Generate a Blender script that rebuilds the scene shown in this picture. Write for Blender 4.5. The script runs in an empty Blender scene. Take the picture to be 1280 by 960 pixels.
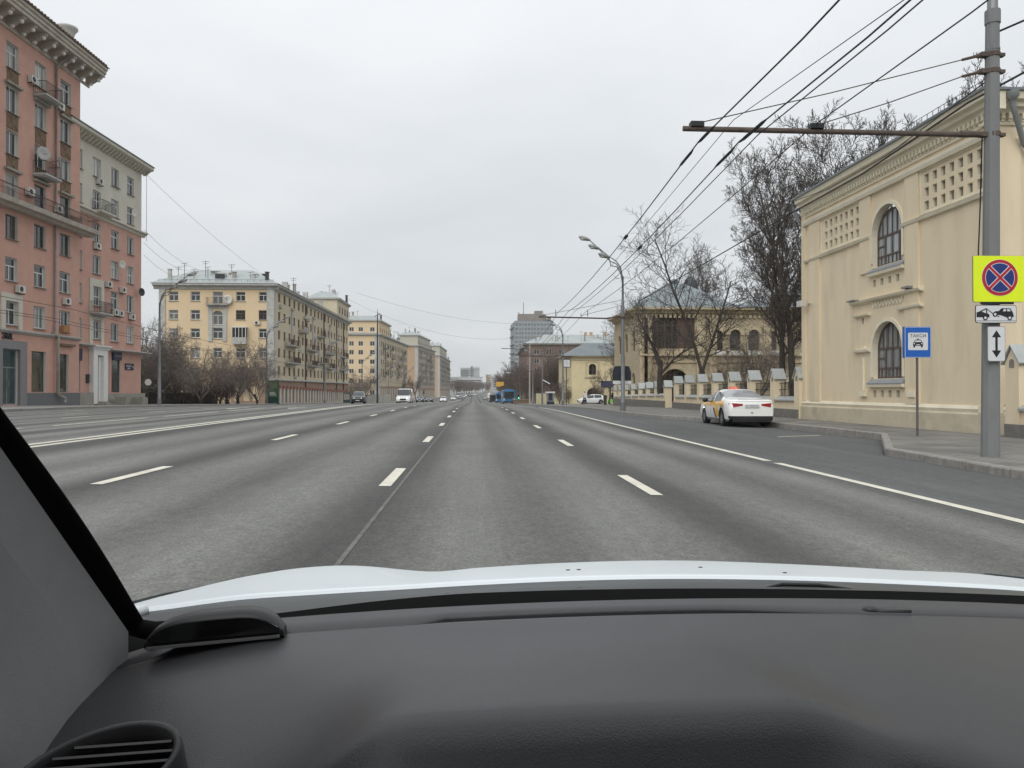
import bpy, bmesh, math, random
from mathutils import Vector, Matrix, noise as mnoise
R = math.radians
random.seed(7)
C = bpy.context.scene.collection
sc = bpy.context.scene

# ------------------------------------------------------------------ camera, sky, sun, exposure
cam = bpy.data.objects.new('camera', bpy.data.cameras.new('camera'))
C.objects.link(cam)
cam.location = (0, 0, 1.2)
cam.rotation_euler = (R(90 + 0.4775), 0, -math.atan(48 / 960))
cam.data.lens = 27.0
cam.data.sensor_width = 36.0
cam.data.clip_start = 0.02
cam.data.clip_end = 20000
sc.camera = cam
sc.view_settings.view_transform = 'Standard'
sc.view_settings.look = 'None'
sc.view_settings.exposure = 0.1
sc.view_settings.gamma = 1.0
sc.cycles.max_bounces = 6
sc.cycles.transparent_max_bounces = 12

SUN_EL, SUN_AZ = 42.0, 200.0        # behind and a little to the left of the camera
world = bpy.data.worlds.new('World')
sc.world = world
world.use_nodes = True
nt = world.node_tree
nt.nodes.clear()
def nn(t, **k):
    n = nt.nodes.new(t)
    for a, v in k.items():
        setattr(n, a, v)
    return n
out = nn('ShaderNodeOutputWorld'); bg = nn('ShaderNodeBackground')
bg.inputs['Strength'].default_value = 0.1
sky = nn('ShaderNodeTexSky', sky_type='NISHITA', sun_disc=False)
sky.sun_elevation = R(SUN_EL); sky.sun_rotation = R(SUN_AZ)
tc = nn('ShaderNodeTexCoord')
sepw = nn('ShaderNodeSeparateXYZ')
nt.links.new(tc.outputs['Generated'], sepw.inputs[0])
zz = nn('ShaderNodeMath', operation='MAXIMUM'); zz.inputs[1].default_value = 0.0
nt.links.new(sepw.outputs['Z'], zz.inputs[0])
den = nn('ShaderNodeMath', operation='ADD'); den.inputs[1].default_value = 0.16
nt.links.new(zz.outputs[0], den.inputs[0])
dv = nn('ShaderNodeVectorMath', operation='DIVIDE')
cmb = nn('ShaderNodeCombineXYZ')
for i in range(3):
    nt.links.new(den.outputs[0], cmb.inputs[i])
nt.links.new(tc.outputs['Generated'], dv.inputs[0]); nt.links.new(cmb.outputs[0], dv.inputs[1])
no = nn('ShaderNodeTexNoise'); no.inputs['Scale'].default_value = 1.1
no.inputs['Detail'].default_value = 6; no.inputs['Roughness'].default_value = 0.5
no.inputs['Distortion'].default_value = 0.4
nt.links.new(dv.outputs[0], no.inputs['Vector'])
cr = nn('ShaderNodeValToRGB')
cr.color_ramp.elements[0].position = 0.30; cr.color_ramp.elements[0].color = (6.15, 6.38, 6.65, 1)
cr.color_ramp.elements[1].position = 0.72; cr.color_ramp.elements[1].color = (7.2, 7.35, 7.55, 1)
nt.links.new(no.outputs['Fac'], cr.inputs[0])
# an overcast sky grows brighter towards the zenith
grad = nn('ShaderNodeMath', operation='MULTIPLY_ADD'); grad.inputs[1].default_value = 0.75; grad.inputs[2].default_value = 0.93
nt.links.new(zz.outputs[0], grad.inputs[0])
sc1 = nn('ShaderNodeVectorMath', operation='SCALE')
nt.links.new(cr.outputs[0], sc1.inputs[0]); nt.links.new(grad.outputs[0], sc1.inputs['Scale'])
mx = nn('ShaderNodeMix', data_type='RGBA'); mx.inputs['Factor'].default_value = 0.95
nt.links.new(sky.outputs[0], mx.inputs['A']); nt.links.new(sc1.outputs[0], mx.inputs['B'])
nt.links.new(mx.outputs['Result'], bg.inputs['Color']); nt.links.new(bg.outputs[0], out.inputs[0])

sl = bpy.data.lights.new('sun', 'SUN'); sl.energy = 1.5; sl.angle = R(50); sl.color = (1.0, 0.98, 0.94)
sun = bpy.data.objects.new('sun', sl); C.objects.link(sun)
az = R(SUN_AZ)
sun_dir = Vector((math.sin(az) * math.cos(R(SUN_EL)), math.cos(az) * math.cos(R(SUN_EL)), math.sin(R(SUN_EL))))
sun.rotation_euler = (-sun_dir).to_track_quat('-Z', 'Y').to_euler()

# ------------------------------------------------------------------ materials
MATS = {}
def lin(c):
    return tuple((x / 255 / 12.92) if x <= 10 else ((x / 255 + 0.055) / 1.055) ** 2.4 for x in c)
def mat(name, rgb, rough=0.8, var=0.12, scale=3.0, bump=0.0, bscale=60.0, metal=0.0, spec=0.4, detail=5, stretch=(1, 1, 1), dirt=None, dirt_scale=0.6, dirt_amt=0.5, coat=0.0, emis=0.0, rgb_is_lin=True):
    if name in MATS:
        return MATS[name]
    m = bpy.data.materials.new(name); MATS[name] = m
    m.use_nodes = True
    t = m.node_tree; b = t.nodes['Principled BSDF']
    c = rgb if rgb_is_lin else lin(rgb)
    b.inputs['Roughness'].default_value = rough
    b.inputs['Metallic'].default_value = metal
    b.inputs['Specular IOR Level'].default_value = spec
    b.inputs['Coat Weight'].default_value = coat
    co = t.nodes.new('ShaderNodeTexCoord'); mp = t.nodes.new('ShaderNodeMapping')
    mp.inputs['Scale'].default_value = stretch
    t.links.new(co.outputs['Object'], mp.inputs['Vector'])
    n = t.nodes.new('ShaderNodeTexNoise'); n.inputs['Scale'].default_value = scale; n.inputs['Detail'].default_value = detail
    n.inputs['Roughness'].default_value = 0.6
    t.links.new(mp.outputs[0], n.inputs['Vector'])
    r = t.nodes.new('ShaderNodeValToRGB')
    r.color_ramp.elements[0].position = 0.3; r.color_ramp.elements[1].position = 0.7
    r.color_ramp.elements[0].color = tuple(max(0, x * (1 - var)) for x in c) + (1,)
    r.color_ramp.elements[1].color = tuple(min(1, x * (1 + var)) for x in c) + (1,)
    t.links.new(n.outputs['Fac'], r.inputs[0])
    last = r.outputs[0]
    if dirt:
        n2 = t.nodes.new('ShaderNodeTexNoise'); n2.inputs['Scale'].default_value = dirt_scale; n2.inputs['Detail'].default_value = 8
        n2.inputs['Roughness'].default_value = 0.65
        t.links.new(mp.outputs[0], n2.inputs['Vector'])
        r2 = t.nodes.new('ShaderNodeValToRGB'); r2.color_ramp.elements[0].position = 0.48; r2.color_ramp.elements[1].position = 0.75
        r2.color_ramp.elements[1].color = (dirt_amt,) * 3 + (1,)
        t.links.new(n2.outputs['Fac'], r2.inputs[0])
        mxx = t.nodes.new('ShaderNodeMix'); mxx.data_type = 'RGBA'
        t.links.new(r2.outputs[0], mxx.inputs['Factor']); t.links.new(last, mxx.inputs['A'])
        mxx.inputs['B'].default_value = tuple(dirt) + (1,)
        last = mxx.outputs['Result']
    t.links.new(last, b.inputs['Base Color'])
    if bump > 0:
        n3 = t.nodes.new('ShaderNodeTexNoise'); n3.inputs['Scale'].default_value = bscale; n3.inputs['Detail'].default_value = 4
        t.links.new(mp.outputs[0], n3.inputs['Vector'])
        bp = t.nodes.new('ShaderNodeBump'); bp.inputs['Strength'].default_value = bump; bp.inputs['Distance'].default_value = 0.02
        t.links.new(n3.outputs['Fac'], bp.inputs['Height']); t.links.new(bp.outputs[0], b.inputs['Normal'])
    if emis > 0:
        b.inputs['Emission Color'].default_value = tuple(c) + (1,); b.inputs['Emission Strength'].default_value = emis
    return m

def pane_mat(name, dark, light, rough=0.04):
    """window glass: dark room or pale curtain behind it, differing from pane to pane"""
    m = bpy.data.materials.new(name); m.use_nodes = True
    t = m.node_tree; b = t.nodes['Principled BSDF']
    oi = t.nodes.new('ShaderNodeObjectInfo')
    r = t.nodes.new('ShaderNodeValToRGB')
    e = r.color_ramp.elements
    e[0].position = 0.0; e[0].color = tuple(dark) + (1,)
    e[1].position = 1.0; e[1].color = tuple(light) + (1,)
    x = e.new(0.55); x.color = tuple(d * 1.6 for d in dark) + (1,)
    x = e.new(0.8); x.color = tuple((d + l) / 2 for d, l in zip(dark, light)) + (1,)
    t.links.new(oi.outputs['Random'], r.inputs[0])
    co = t.nodes.new('ShaderNodeTexCoord'); w = t.nodes.new('ShaderNodeTexNoise')
    mp = t.nodes.new('ShaderNodeMapping'); mp.inputs['Scale'].default_value = (9, 1, 0.7)
    t.links.new(co.outputs['Object'], mp.inputs[0]); t.links.new(mp.outputs[0], w.inputs['Vector']); w.inputs['Scale'].default_value = 1.2
    mu = t.nodes.new('ShaderNodeMix'); mu.data_type = 'RGBA'; mu.blend_type = 'MULTIPLY'; mu.inputs['Factor'].default_value = 0.8
    rr = t.nodes.new('ShaderNodeValToRGB'); rr.color_ramp.elements[0].position = 0.35; rr.color_ramp.elements[1].position = 0.6
    rr.color_ramp.elements[0].color = (0.3, 0.3, 0.3, 1)
    t.links.new(w.outputs['Fac'], rr.inputs[0]); t.links.new(r.outputs[0], mu.inputs['A']); t.links.new(rr.outputs[0], mu.inputs['B'])
    t.links.new(mu.outputs['Result'], b.inputs['Base Color'])
    b.inputs['Roughness'].default_value = rough
    b.inputs['Specular IOR Level'].default_value = 0.8
    return m

# ------------------------------------------------------------------ mesh helpers
class MB:
    def __init__(s):
        s.v = []; s.f = []; s.mi = []; s.cur = 0; s.sm = False
    def face(s, pts):
        b = len(s.v); s.v.extend(tuple(p) for p in pts); s.f.append(tuple(range(b, b + len(pts)))); s.mi.append(s.cur)
    def hull(s, vs, fs):
        b = len(s.v); s.v.extend(tuple(p) for p in vs)
        for f in fs:
            s.f.append(tuple(b + i for i in f)); s.mi.append(s.cur)
    def box(s, x0, x1, y0, y1, z0, z1):
        s.hull([(x0, y0, z0), (x1, y0, z0), (x1, y1, z0), (x0, y1, z0), (x0, y0, z1), (x1, y0, z1), (x1, y1, z1), (x0, y1, z1)],
               [(0, 3, 2, 1), (4, 5, 6, 7), (0, 1, 5, 4), (1, 2, 6, 5), (2, 3, 7, 6), (3, 0, 4, 7)])
        return s
    def obox(s, c, ax, ay, az_):
        c = Vector(c); ax = Vector(ax); ay = Vector(ay); az_ = Vector(az_)
        vs = [c + ax * i + ay * j + az_ * k for k in (-1, 1) for (i, j) in ((-1, -1), (1, -1), (1, 1), (-1, 1))]
        s.hull(vs, [(0, 3, 2, 1), (4, 5, 6, 7), (0, 1, 5, 4), (1, 2, 6, 5), (2, 3, 7, 6), (3, 0, 4, 7)])
        return s
    def bar(s, p0, p1, w, h=None, up=(0, 0, 1)):
        p0 = Vector(p0); p1 = Vector(p1); d = p1 - p0; L = d.length
        if L < 1e-6: return s
        d.normalize(); u = Vector(up)
        a = d.cross(u)
        if a.length < 1e-4: a = d.cross(Vector((1, 0, 0)))
        a.normalize(); u = a.cross(d); h = h or w
        return s.obox((p0 + p1) / 2, a * (w / 2), d * (L / 2), u * (h / 2))
    def tube(s, pts, rad, n=6, cap=True):
        pts = [Vector(p) for p in pts]
        if not hasattr(rad, '__len__'): rad = [rad] * len(pts)
        b = len(s.v); up = Vector((0.13, 0.21, 0.97))
        for i, p in enumerate(pts):
            d = (pts[min(i + 1, len(pts) - 1)] - pts[max(i - 1, 0)])
            if d.length < 1e-9: d = Vector((0, 0, 1))
            d.normalize()
            a = d.cross(up)
            if a.length < 0.05: a = d.cross(Vector((1, 0, 0)))
            a.normalize(); c = d.cross(a)
            for k in range(n):
                t = 2 * math.pi * k / n
                s.v.append(tuple(p + (a * math.cos(t) + c * math.sin(t)) * rad[i]))
        for i in range(len(pts) - 1):
            for k in range(n):
                k2 = (k + 1) % n
                s.f.append((b + i * n + k, b + i * n + k2, b + (i + 1) * n + k2, b + (i + 1) * n + k)); s.mi.append(s.cur)
        if cap:
            s.f.append(tuple(b + k for k in range(n))); s.mi.append(s.cur)
            e = b + (len(pts) - 1) * n
            s.f.append(tuple(e + k for k in reversed(range(n)))); s.mi.append(s.cur)
        return s
    def cyl(s, p0, p1, r0, r1=None, n=12):
        return s.tube([p0, p1], [r0, r0 if r1 is None else r1], n)
    def lathe(s, prof, n=16, c=(0, 0, 0), axis='z'):
        b = len(s.v)
        for (r, z) in prof:
            for k in range(n):
                t = 2 * math.pi * k / n
                if axis == 'z': p = (c[0] + r * math.cos(t), c[1] + r * math.sin(t), c[2] + z)
                elif axis == 'x': p = (c[0] + z, c[1] + r * math.cos(t), c[2] + r * math.sin(t))
                else: p = (c[0] + r * math.cos(t), c[1] + z, c[2] + r * math.sin(t))
                s.v.append(p)
        for i in range(len(prof) - 1):
            for k in range(n):
                k2 = (k + 1) % n
                s.f.append((b + i * n + k, b + i * n + k2, b + (i + 1) * n + k2, b + (i + 1) * n + k)); s.mi.append(s.cur)
        return s
    def prism(s, poly, f0, f1):
        """poly 2d points; f0(x,y) and f1(x,y) give the two end positions"""
        n = len(poly); b = len(s.v)
        s.v.extend(tuple(f0(*p)) for p in poly); s.v.extend(tuple(f1(*p)) for p in poly)
        for k in range(n):
            k2 = (k + 1) % n
            s.f.append((b + k, b + k2, b + n + k2, b + n + k)); s.mi.append(s.cur)
        s.f.append(tuple(b + k for k in reversed(range(n)))); s.mi.append(s.cur)
        s.f.append(tuple(b + n + k for k in range(n))); s.mi.append(s.cur)
        return s
    def grid(s, rows, close=False):
        b = len(s.v); nu = len(rows); nv = len(rows[0])
        for r in rows: s.v.extend(tuple(p) for p in r)
        for i in range(nu - 1):
            for j in range(nv - 1):
                s.f.append((b + i * nv + j, b + i * nv + j + 1, b + (i + 1) * nv + j + 1, b + (i + 1) * nv + j)); s.mi.append(s.cur)
        return s
    def ball(s, c, r, n=8, m=6, sz=(1, 1, 1)):
        rows = []
        for i in range(m + 1):
            t = math.pi * i / m
            rows.append([(c[0] + r * sz[0] * math.sin(t) * math.cos(2 * math.pi * k / n), c[1] + r * sz[1] * math.sin(t) * math.sin(2 * math.pi * k / n), c[2] + r * sz[2] * math.cos(t)) for k in range(n + 1)])
        return s.grid(rows)
    def mesh(s, name, mats, smooth=False):
        me = bpy.data.meshes.new(name)
        me.from_pydata(s.v, [], s.f)
        if not isinstance(mats, (list, tuple)): mats = [mats]
        for m in mats: me.materials.append(m)
        me.polygons.foreach_set('material_index', s.mi)
        if smooth: me.polygons.foreach_set('use_smooth', [True] * len(s.f))
        me.update()
        return me
    def build(s, name, mats, parent=None, loc=(0, 0, 0), rz=0, smooth=False):
        return link(name, s.mesh(name, mats, smooth), parent, loc, rz)

def link(name, me, parent=None, loc=(0, 0, 0), rz=0):
    o = bpy.data.objects.new(name, me); C.objects.link(o)
    o.location = loc; o.rotation_euler = (0, 0, rz) if not hasattr(rz, '__len__') else rz
    if parent is not None: o.parent = parent
    return o
def tag(o, label, cat, group=None, kind=None):
    o['label'] = label; o['category'] = cat
    if group: o['group'] = group
    if kind: o['kind'] = kind
    return o
def thing(name, label, cat, loc=(0, 0, 0), rz=0, group=None):
    o = bpy.data.objects.new(name, None); C.objects.link(o)
    o.location = loc; o.rotation_euler = (0, 0, rz) if not hasattr(rz, '__len__') else rz
    o.empty_display_size = 0.3
    return tag(o, label, cat, group)
def kids(o):
    return [c for c in ALL_CHILDREN.get(o.name, [])]
def dup(root, loc=None, rz=None, label=None, group=None, scale=None, matmap=None):
    """a copy of a thing with copies of its parts and sub-parts"""
    def cp(o, par):
        c = o.copy(); C.objects.link(c); c.parent = par
        for ch in list(o.children): cp(ch, c)
        return c
    r = cp(root, None)
    if loc is not None: r.location = loc
    if rz is not None: r.rotation_euler = (0, 0, rz) if not hasattr(rz, '__len__') else rz
    if label: r['label'] = label
    if group: r['group'] = group
    if scale is not None: r.scale = (scale,) * 3 if not hasattr(scale, '__len__') else scale
    return r
def stuff(o):
    o['kind'] = 'stuff'; return o
def structure(o):
    o['kind'] = 'structure'; return o

# ------------------------------------------------------------------ the lie of the land
def P(Y):
    if Y < 45: return 0.0
    if Y < 65: return -0.014 * (Y - 45) ** 2 / 40
    if Y < 200: return -0.14 - 0.014 * (Y - 65)
    if Y < 320: return -2.03 - 0.014 * (Y - 200) + 0.014 * (Y - 200) ** 2 / 240
    if Y < 700: return -2.87
    return -2.87 + min(1.6, (Y - 700) * 0.0018)
def pw(pts, y):
    if y <= pts[0][0]: return pts[0][1]
    for (a, b), (c, d) in zip(pts, pts[1:]):
        if y <= c: return b + (d - b) * (y - a) / (c - a)
    return pts[-1][1]
def KL(Y): return pw([(0, -27), (120, -27), (250, -22.5), (360, -19), (470, -15), (570, -12), (900, -2), (1500, 8), (4000, 40)], Y)
KRP = [(-60, 8.05), (11.66, 8.4), (15.9, 8.72), (16.0, 8.75), (20.6, 11.2), (21.4, 11.62), (31.0, 11.62), (34.7, 10.4), (37.6, 9.2), (43.0, 8.6), (150, 8.6), (400, 12), (700, 22), (1500, 36), (4000, 90)]
def KR(Y): return pw(KRP, Y)
def bend(Y):        # sideways drift of the lanes far down the road
    return 0 if Y < 200 else (KL(Y) + KR(Y) - KL(200) - KR(200)) / 2
def cross(X):
    X = max(-27, min(11.7, X))
    return -0.02 * X if X > -9 else 0.18 + 0.012 * (X + 9)
def gz(X, Y): return P(Y) + cross(X)
PAVE_R = -0.03
PAVE_L = 0.11
def pzR(Y): return P(Y) + PAVE_R
def pzL(Y): return P(Y) + PAVE_L

YS = sorted(set([-60, -30, -10, 0, 6, 11.66, 15.9, 16.0, 18, 20.6, 21.4, 25, 31, 34.7, 37.6, 40, 43] + list(range(45, 70, 4)) + list(range(70, 210, 10)) + list(range(210, 330, 15)) + [360, 400, 470, 570, 700, 800, 900, 1200, 1500, 2200, 4000]))

def asphalt(name, base, tracks=True, grain=0.35, track_amt=0.5):
    m = bpy.data.materials.new(name); m.use_nodes = True
    t = m.node_tree; L = t.links; b = t.nodes['Principled BSDF']; b.inputs['Roughness'].default_value = 0.85
    b.inputs['Specular IOR Level'].default_value = 0.35
    co = t.nodes.new('ShaderNodeTexCoord')
    def noise_(scale, stretch=(1, 1, 1), detail=4, rough=0.6):
        mp = t.nodes.new('ShaderNodeMapping'); mp.inputs['Scale'].default_value = stretch
        L.new(co.outputs['Object'], mp.inputs[0])
        n = t.nodes.new('ShaderNodeTexNoise'); n.inputs['Scale'].default_value = scale; n.inputs['Detail'].default_value = detail
        n.inputs['Roughness'].default_value = rough
        L.new(mp.outputs[0], n.inputs['Vector']); return n.outputs['Fac']
    def mr(v, a, b_, c, d):
        n = t.nodes.new('ShaderNodeMapRange'); n.inputs['From Min'].default_value = a; n.inputs['From Max'].default_value = b_
        n.inputs['To Min'].default_value = c; n.inputs['To Max'].default_value = d
        L.new(v, n.inputs['Value']); return n.outputs[0]
    def mul(a, b_, op='MULTIPLY'):
        n = t.nodes.new('ShaderNodeMath'); n.operation = op; L.new(a, n.inputs[0])
        if hasattr(b_, 'is_linked'): L.new(b_, n.inputs[1])
        else: n.inputs[1].default_value = b_
        return n.outputs[0]
    fine = mr(noise_(42, detail=4, rough=0.8), 0.3, 0.7, 1 - grain, 1 + grain)
    mid = mr(noise_(11, (1, 0.6, 1), 5, 0.7), 0.3, 0.7, 0.84, 1.16)
    big = mr(noise_(0.35, (1, 0.4, 1), 7, .7), 0.3, 0.7, 0.80, 1.18)
    streak = mr(noise_(1.0, (1.5, 0.03, 1), 5, 0.7), 0.3, 0.7, 0.86, 1.14)
    f = mul(mul(fine, mid), mul(big, streak))
    if tracks:
        sx = t.nodes.new('ShaderNodeSeparateXYZ'); L.new(co.outputs['Object'], sx.inputs[0])
        # polished pale bands where wheels run, darker between: two bands a lane, lanes 3.25 m
        wob = mr(noise_(0.5, (0.4, 0.06, 1), 3), 0.2, 0.8, -0.45, 0.45)
        xx = mul(mul(mul(sx.outputs['X'], 1.06, 'ADD'), wob, 'ADD'), 2 * math.pi / 3.25 )
        s1 = mul(xx, 0.0, 'ADD'); c_ = t.nodes.new('ShaderNodeMath'); c_.operation = 'COSINE'; L.new(s1, c_.inputs[0])
        x2 = mul(xx, 2.0); c2 = t.nodes.new('ShaderNodeMath'); c2.operation = 'COSINE'; L.new(x2, c2.inputs[0])
        tr = mul(mul(c_.outputs[0], -0.10), mul(c2.outputs[0], -0.17), 'ADD')
        f = mul(f, mul(mul(tr, track_amt * 2), 1.0, 'ADD'))
    col = t.nodes.new('ShaderNodeVectorMath'); col.operation = 'SCALE'; col.inputs[0].default_value = base
    L.new(f, col.inputs['Scale'])
    L.new(col.outputs[0], b.inputs['Base Color'])
    bp = t.nodes.new('ShaderNodeBump'); bp.inputs['Strength'].default_value = 0.5; bp.inputs['Distance'].default_value = 0.01
    L.new(noise_(70, detail=3), bp.inputs['Height']); L.new(bp.outputs[0], b.inputs['Normal'])
    return m

M_ASPH = asphalt('worn_asphalt', (0.130, 0.130, 0.121), track_amt=0.85, grain=0.5)
M_ASPH2 = asphalt('dark_asphalt', (0.098, 0.101, 0.101), tracks=False, grain=0.28)
M_SOIL = mat('bare_winter_ground', (0.10, 0.092, 0.07), 0.95, 0.35, 0.5, dirt=(0.13, 0.12, 0.09), dirt_scale=0.08)
def paver_mat():
    m = bpy.data.materials.new('small_grey_pavers'); m.use_nodes = True
    t = m.node_tree; b = t.nodes['Principled BSDF']; b.inputs['Roughness'].default_value = 0.9
    co = t.nodes.new('ShaderNodeTexCoord')
    br = t.nodes.new('ShaderNodeTexBrick'); br.inputs['Scale'].default_value = 1.0
    br.inputs['Brick Width'].default_value = 0.22; br.inputs['Row Height'].default_value = 0.11; br.inputs['Mortar Size'].default_value = 0.008
    br.inputs['Color1'].default_value = (0.17, 0.165, 0.155, 1); br.inputs['Color2'].default_value = (0.225, 0.215, 0.20, 1); br.inputs['Mortar'].default_value = (0.10, 0.097, 0.09, 1)
    t.links.new(co.outputs['Object'], br.inputs['Vector'])
    n = t.nodes.new('ShaderNodeTexNoise'); n.inputs['Scale'].default_value = 0.7; n.inputs['Detail'].default_value = 7
    t.links.new(co.outputs['Object'], n.inputs['Vector'])
    r = t.nodes.new('ShaderNodeValToRGB'); r.color_ramp.elements[0].position = 0.35; r.color_ramp.elements[1].position = 0.65
    r.color_ramp.elements[0].color = (0.72, 0.72, 0.72, 1); r.color_ramp.elements[1].color = (1.15, 1.13, 1.1, 1)
    t.links.new(n.outputs['Fac'], r.inputs[0])
    x = t.nodes.new('ShaderNodeMix'); x.data_type = 'RGBA'; x.blend_type = 'MULTIPLY'; x.inputs['Factor'].default_value = 1
    t.links.new(br.outputs['Color'], x.inputs['A']); t.links.new(r.outputs[0], x.inputs['B']); t.links.new(x.outputs['Result'], b.inputs['Base Color'])
    bp = t.nodes.new('ShaderNodeBump'); bp.inputs['Strength'].default_value = 0.4; bp.inputs['Distance'].default_value = 0.01
    t.links.new(br.outputs['Fac'], bp.inputs['Height']); bp.invert = True; t.links.new(bp.outputs[0], b.inputs['Normal'])
    return m
M_PAVE = paver_mat()
M_GRANITE = mat('granite_kerb', (0.27, 0.255, 0.235), 0.85, 0.25, 8, 0.5, 40, dirt=(0.15, 0.14, 0.12), dirt_scale=1.5)
M_PAINT = mat('road_paint', (0.66, 0.63, 0.53), 0.8, 0.10, 6, 0.3, 80, dirt=(0.33, 0.32, 0.29), dirt_scale=3.5, dirt_amt=0.55)

def sheet(name, fx0, fx1, fz, m, ys=YS, nx=8):
    mb = MB(); rows = []
    for y in ys:
        a, b = fx0(y), fx1(y)
        rows.append([(a + (b - a) * i / nx, y, fz(a + (b - a) * i / nx, y)) for i in range(nx + 1)])
    mb.grid(rows)
    return structure(mb.build(name, m, smooth=True))
sheet('ground', lambda y: -4000, lambda y: 4000, lambda x, y: P(y) - 0.31, M_SOIL, ys=[-400] + YS + [9000], nx=16)
def road_sheet():
    mb = MB(); rows = []
    for y in YS:
        e = KR(y) - 0.1 if y >= 420 else 5.3 + bend(y)
        k = KL(y); c = bend(y) - 9.0
        xs = [k, (k + c) / 2, c, (2 * c + e) / 3, (c + 2 * e) / 3, e]
        rows.append([(x, y, gz(x - bend(y), y)) for x in xs])
    mb.grid(rows); return structure(mb.build('road', M_ASPH, smooth=True))
road = road_sheet()
buslane = sheet('bus_lane', lambda y: 5.3 + bend(y), lambda y: KR(y) , lambda x, y: gz(x - bend(y), y), M_ASPH2, ys=[y for y in YS if y <= 400], nx=6)
sheet('pavement_right', lambda y: KR(y) + 0.05, lambda y: (14.9 if y < 75 else 26) if y < 420 else KR(y) + 12, lambda x, y: pzR(y) - 0.004, M_PAVE, nx=4, ys=sorted(YS + [75.5, 76]))
sheet('pavement_left', lambda y: KL(y) - 40, lambda y: KL(y) - 0.05, lambda x, y: pzL(y) - 0.004, mat('left_pavement_grey', (0.22, 0.215, 0.2), 0.9, 0.2, 1.5), nx=4)
# a flat worn strip of soil and old leaves behind the fence
sheet('lawn_right', lambda y: 14.9, lambda y: 90, lambda x, y: pzR(y) - 0.05, mat('dead_grass', (0.13, 0.12, 0.075), 0.95, 0.4, 2.5), nx=4, ys=[y for y in YS if 20 <= y <= 200])

# lane paint, pieces of the road
def strip_mesh(L, w):
    mb = MB(); mb.face([(-w / 2, 0, 0), (w / 2, 0, 0), (w / 2, L, 0), (-w / 2, L, 0)]); return mb.mesh('lane_dash', M_PAINT)
dash = strip_mesh(2.15, 0.15)
def paint(name, X, y0, y1, w=0.15, parent=road, nseg=None):
    mb = MB(); ys = [y0] + [y for y in YS if y0 < y < y1] + [y1]; rows = []
    for y in ys:
        bx = X + bend(y); rows.append([(bx - w / 2, y, gz(X - w / 2, y) + 0.006), (bx + w / 2, y, gz(X + w / 2, y) + 0.006)])
    mb.grid(rows); return mb.build(name, M_PAINT, parent)
for (X, y0) in ((-1.09, 9.5), (2.17, 9.0), (-4.45, 9.3)):
    for k in range(-1, 34):
        y = y0 + 8.05 * k
        paint('lane_dash', X, y, y + 2.15)
for X in (-8.42, -8.08):
    paint('centre_line', X, -10, 330, 0.15)
for k in range(-1, 30):
    paint('lane_dash', -12.6, 23.7 - 8.3 + 8.3 * k, 30.4 - 8.3 + 8.3 * k, 0.14)
for X in (-16.3, -19.8, -23.4):
    for k in range(0, 26):
        y = 12 + 8.05 * k + X * 0.3
        paint('lane_dash', X, y, y + 2.2, 0.14)
paint('edge_line', 5.45, -10, 13.55, 0.16); paint('edge_line', 5.45, 14.0, 64, 0.16); paint('edge_line', 5.45, 68, 300, 0.16)
# arrows painted in the far lanes across the centre line
for X, y in ((-10.6, 46), (-14.4, 47)):
    mb = MB(); zf = lambda x, yy: gz(x, yy) + 0.007
    mb.face([(X - .08, y, zf(X, y)), (X + .08, y, zf(X, y)), (X + .08, y + 3.2, zf(X, y + 3.2)), (X - .08, y + 3.2, zf(X, y + 3.2))])
    mb.face([(X - .3, y, zf(X, y)), (X, y - 1.6, zf(X, y - 1.6)), (X + .3, y, zf(X, y))])
    mb.build('lane_arrow', M_PAINT, road)
# the pale seam of tar that runs beside the middle lane line, and a faded bay mark in the taxi lay-by
mb = MB(); rows = []
for y in [0, 5, 10, 20, 30, 45, 60, 80]:
    x = -0.93 + 0.0015 * y; rows.append([(x - .019, y, gz(x, y) + .0035), (x + .019, y, gz(x, y) + .0035)])
mb.grid(rows); mb.build('road_seam', mat('seam_dust', (0.135, 0.135, 0.125), 0.9, 0.3, 6), road)
mb = MB(); mb.face([(9.0, 22.3, gz(9.0, 22.3) + .006), (10.9, 23.6, gz(10.9, 23.6) + .006), (10.9, 23.72, gz(10.9, 23.7) + .006), (9.0, 22.42, gz(9, 22.4) + .006)])
mb.build('bay_mark', M_PAINT, buslane)

# kerbs, one granite stone after the other
def kerb(name, pts, side, zpave, length=1.55, count=200, z_road_drop=0.12):
    root = bpy.data.objects.new(name, None); C.objects.link(root); root['kind'] = 'structure'
    rng = random.Random(3); segs = []
    for (a, b) in zip(pts, pts[1:]):
        a = Vector(a); b = Vector(b); L = (b - a).length; n = max(1, round(L / length)); 
        cuts = [0] + sorted((i + rng.uniform(-.16, .16)) / n for i in range(1, n)) + [1]
        for c0, c1 in zip(cuts, cuts[1:]): segs.append((a.lerp(b, c0), a.lerp(b, c1)))
    def stone(mb, a, b):
        d = (b - a); L = d.length; d.normalize(); nrm = Vector((-d.y, d.x)) * side
        j = rng.uniform(-.008, .008); h = rng.uniform(-.006, .006)
        g = 0.012
        a2 = a + d * g; b2 = b - d * g
        prof = [(0.0, -0.30), (0.0, -0.025), (0.022, 0.0), (0.17, 0.0), (0.17, -0.30)]
        mb.prism(prof, lambda p, q: (a2.x + nrm.x * (p + j), a2.y + nrm.y * (p + j), zpave(a.y) + 0.012 + h + q),
                 lambda p, q: (b2.x + nrm.x * (p + j), b2.y + nrm.y * (p + j), zpave(b.y) + 0.012 + h + q))
    for a, b in segs[:count]:
        mb = MB(); stone(mb, a, b); mb.build('kerb_stone', M_GRANITE, root)
    if len(segs) > count:
        mb = MB()
        for a, b in segs[count:]: stone(mb, a, b)
        stuff(mb.build('kerb_run', M_GRANITE, root))
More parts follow.
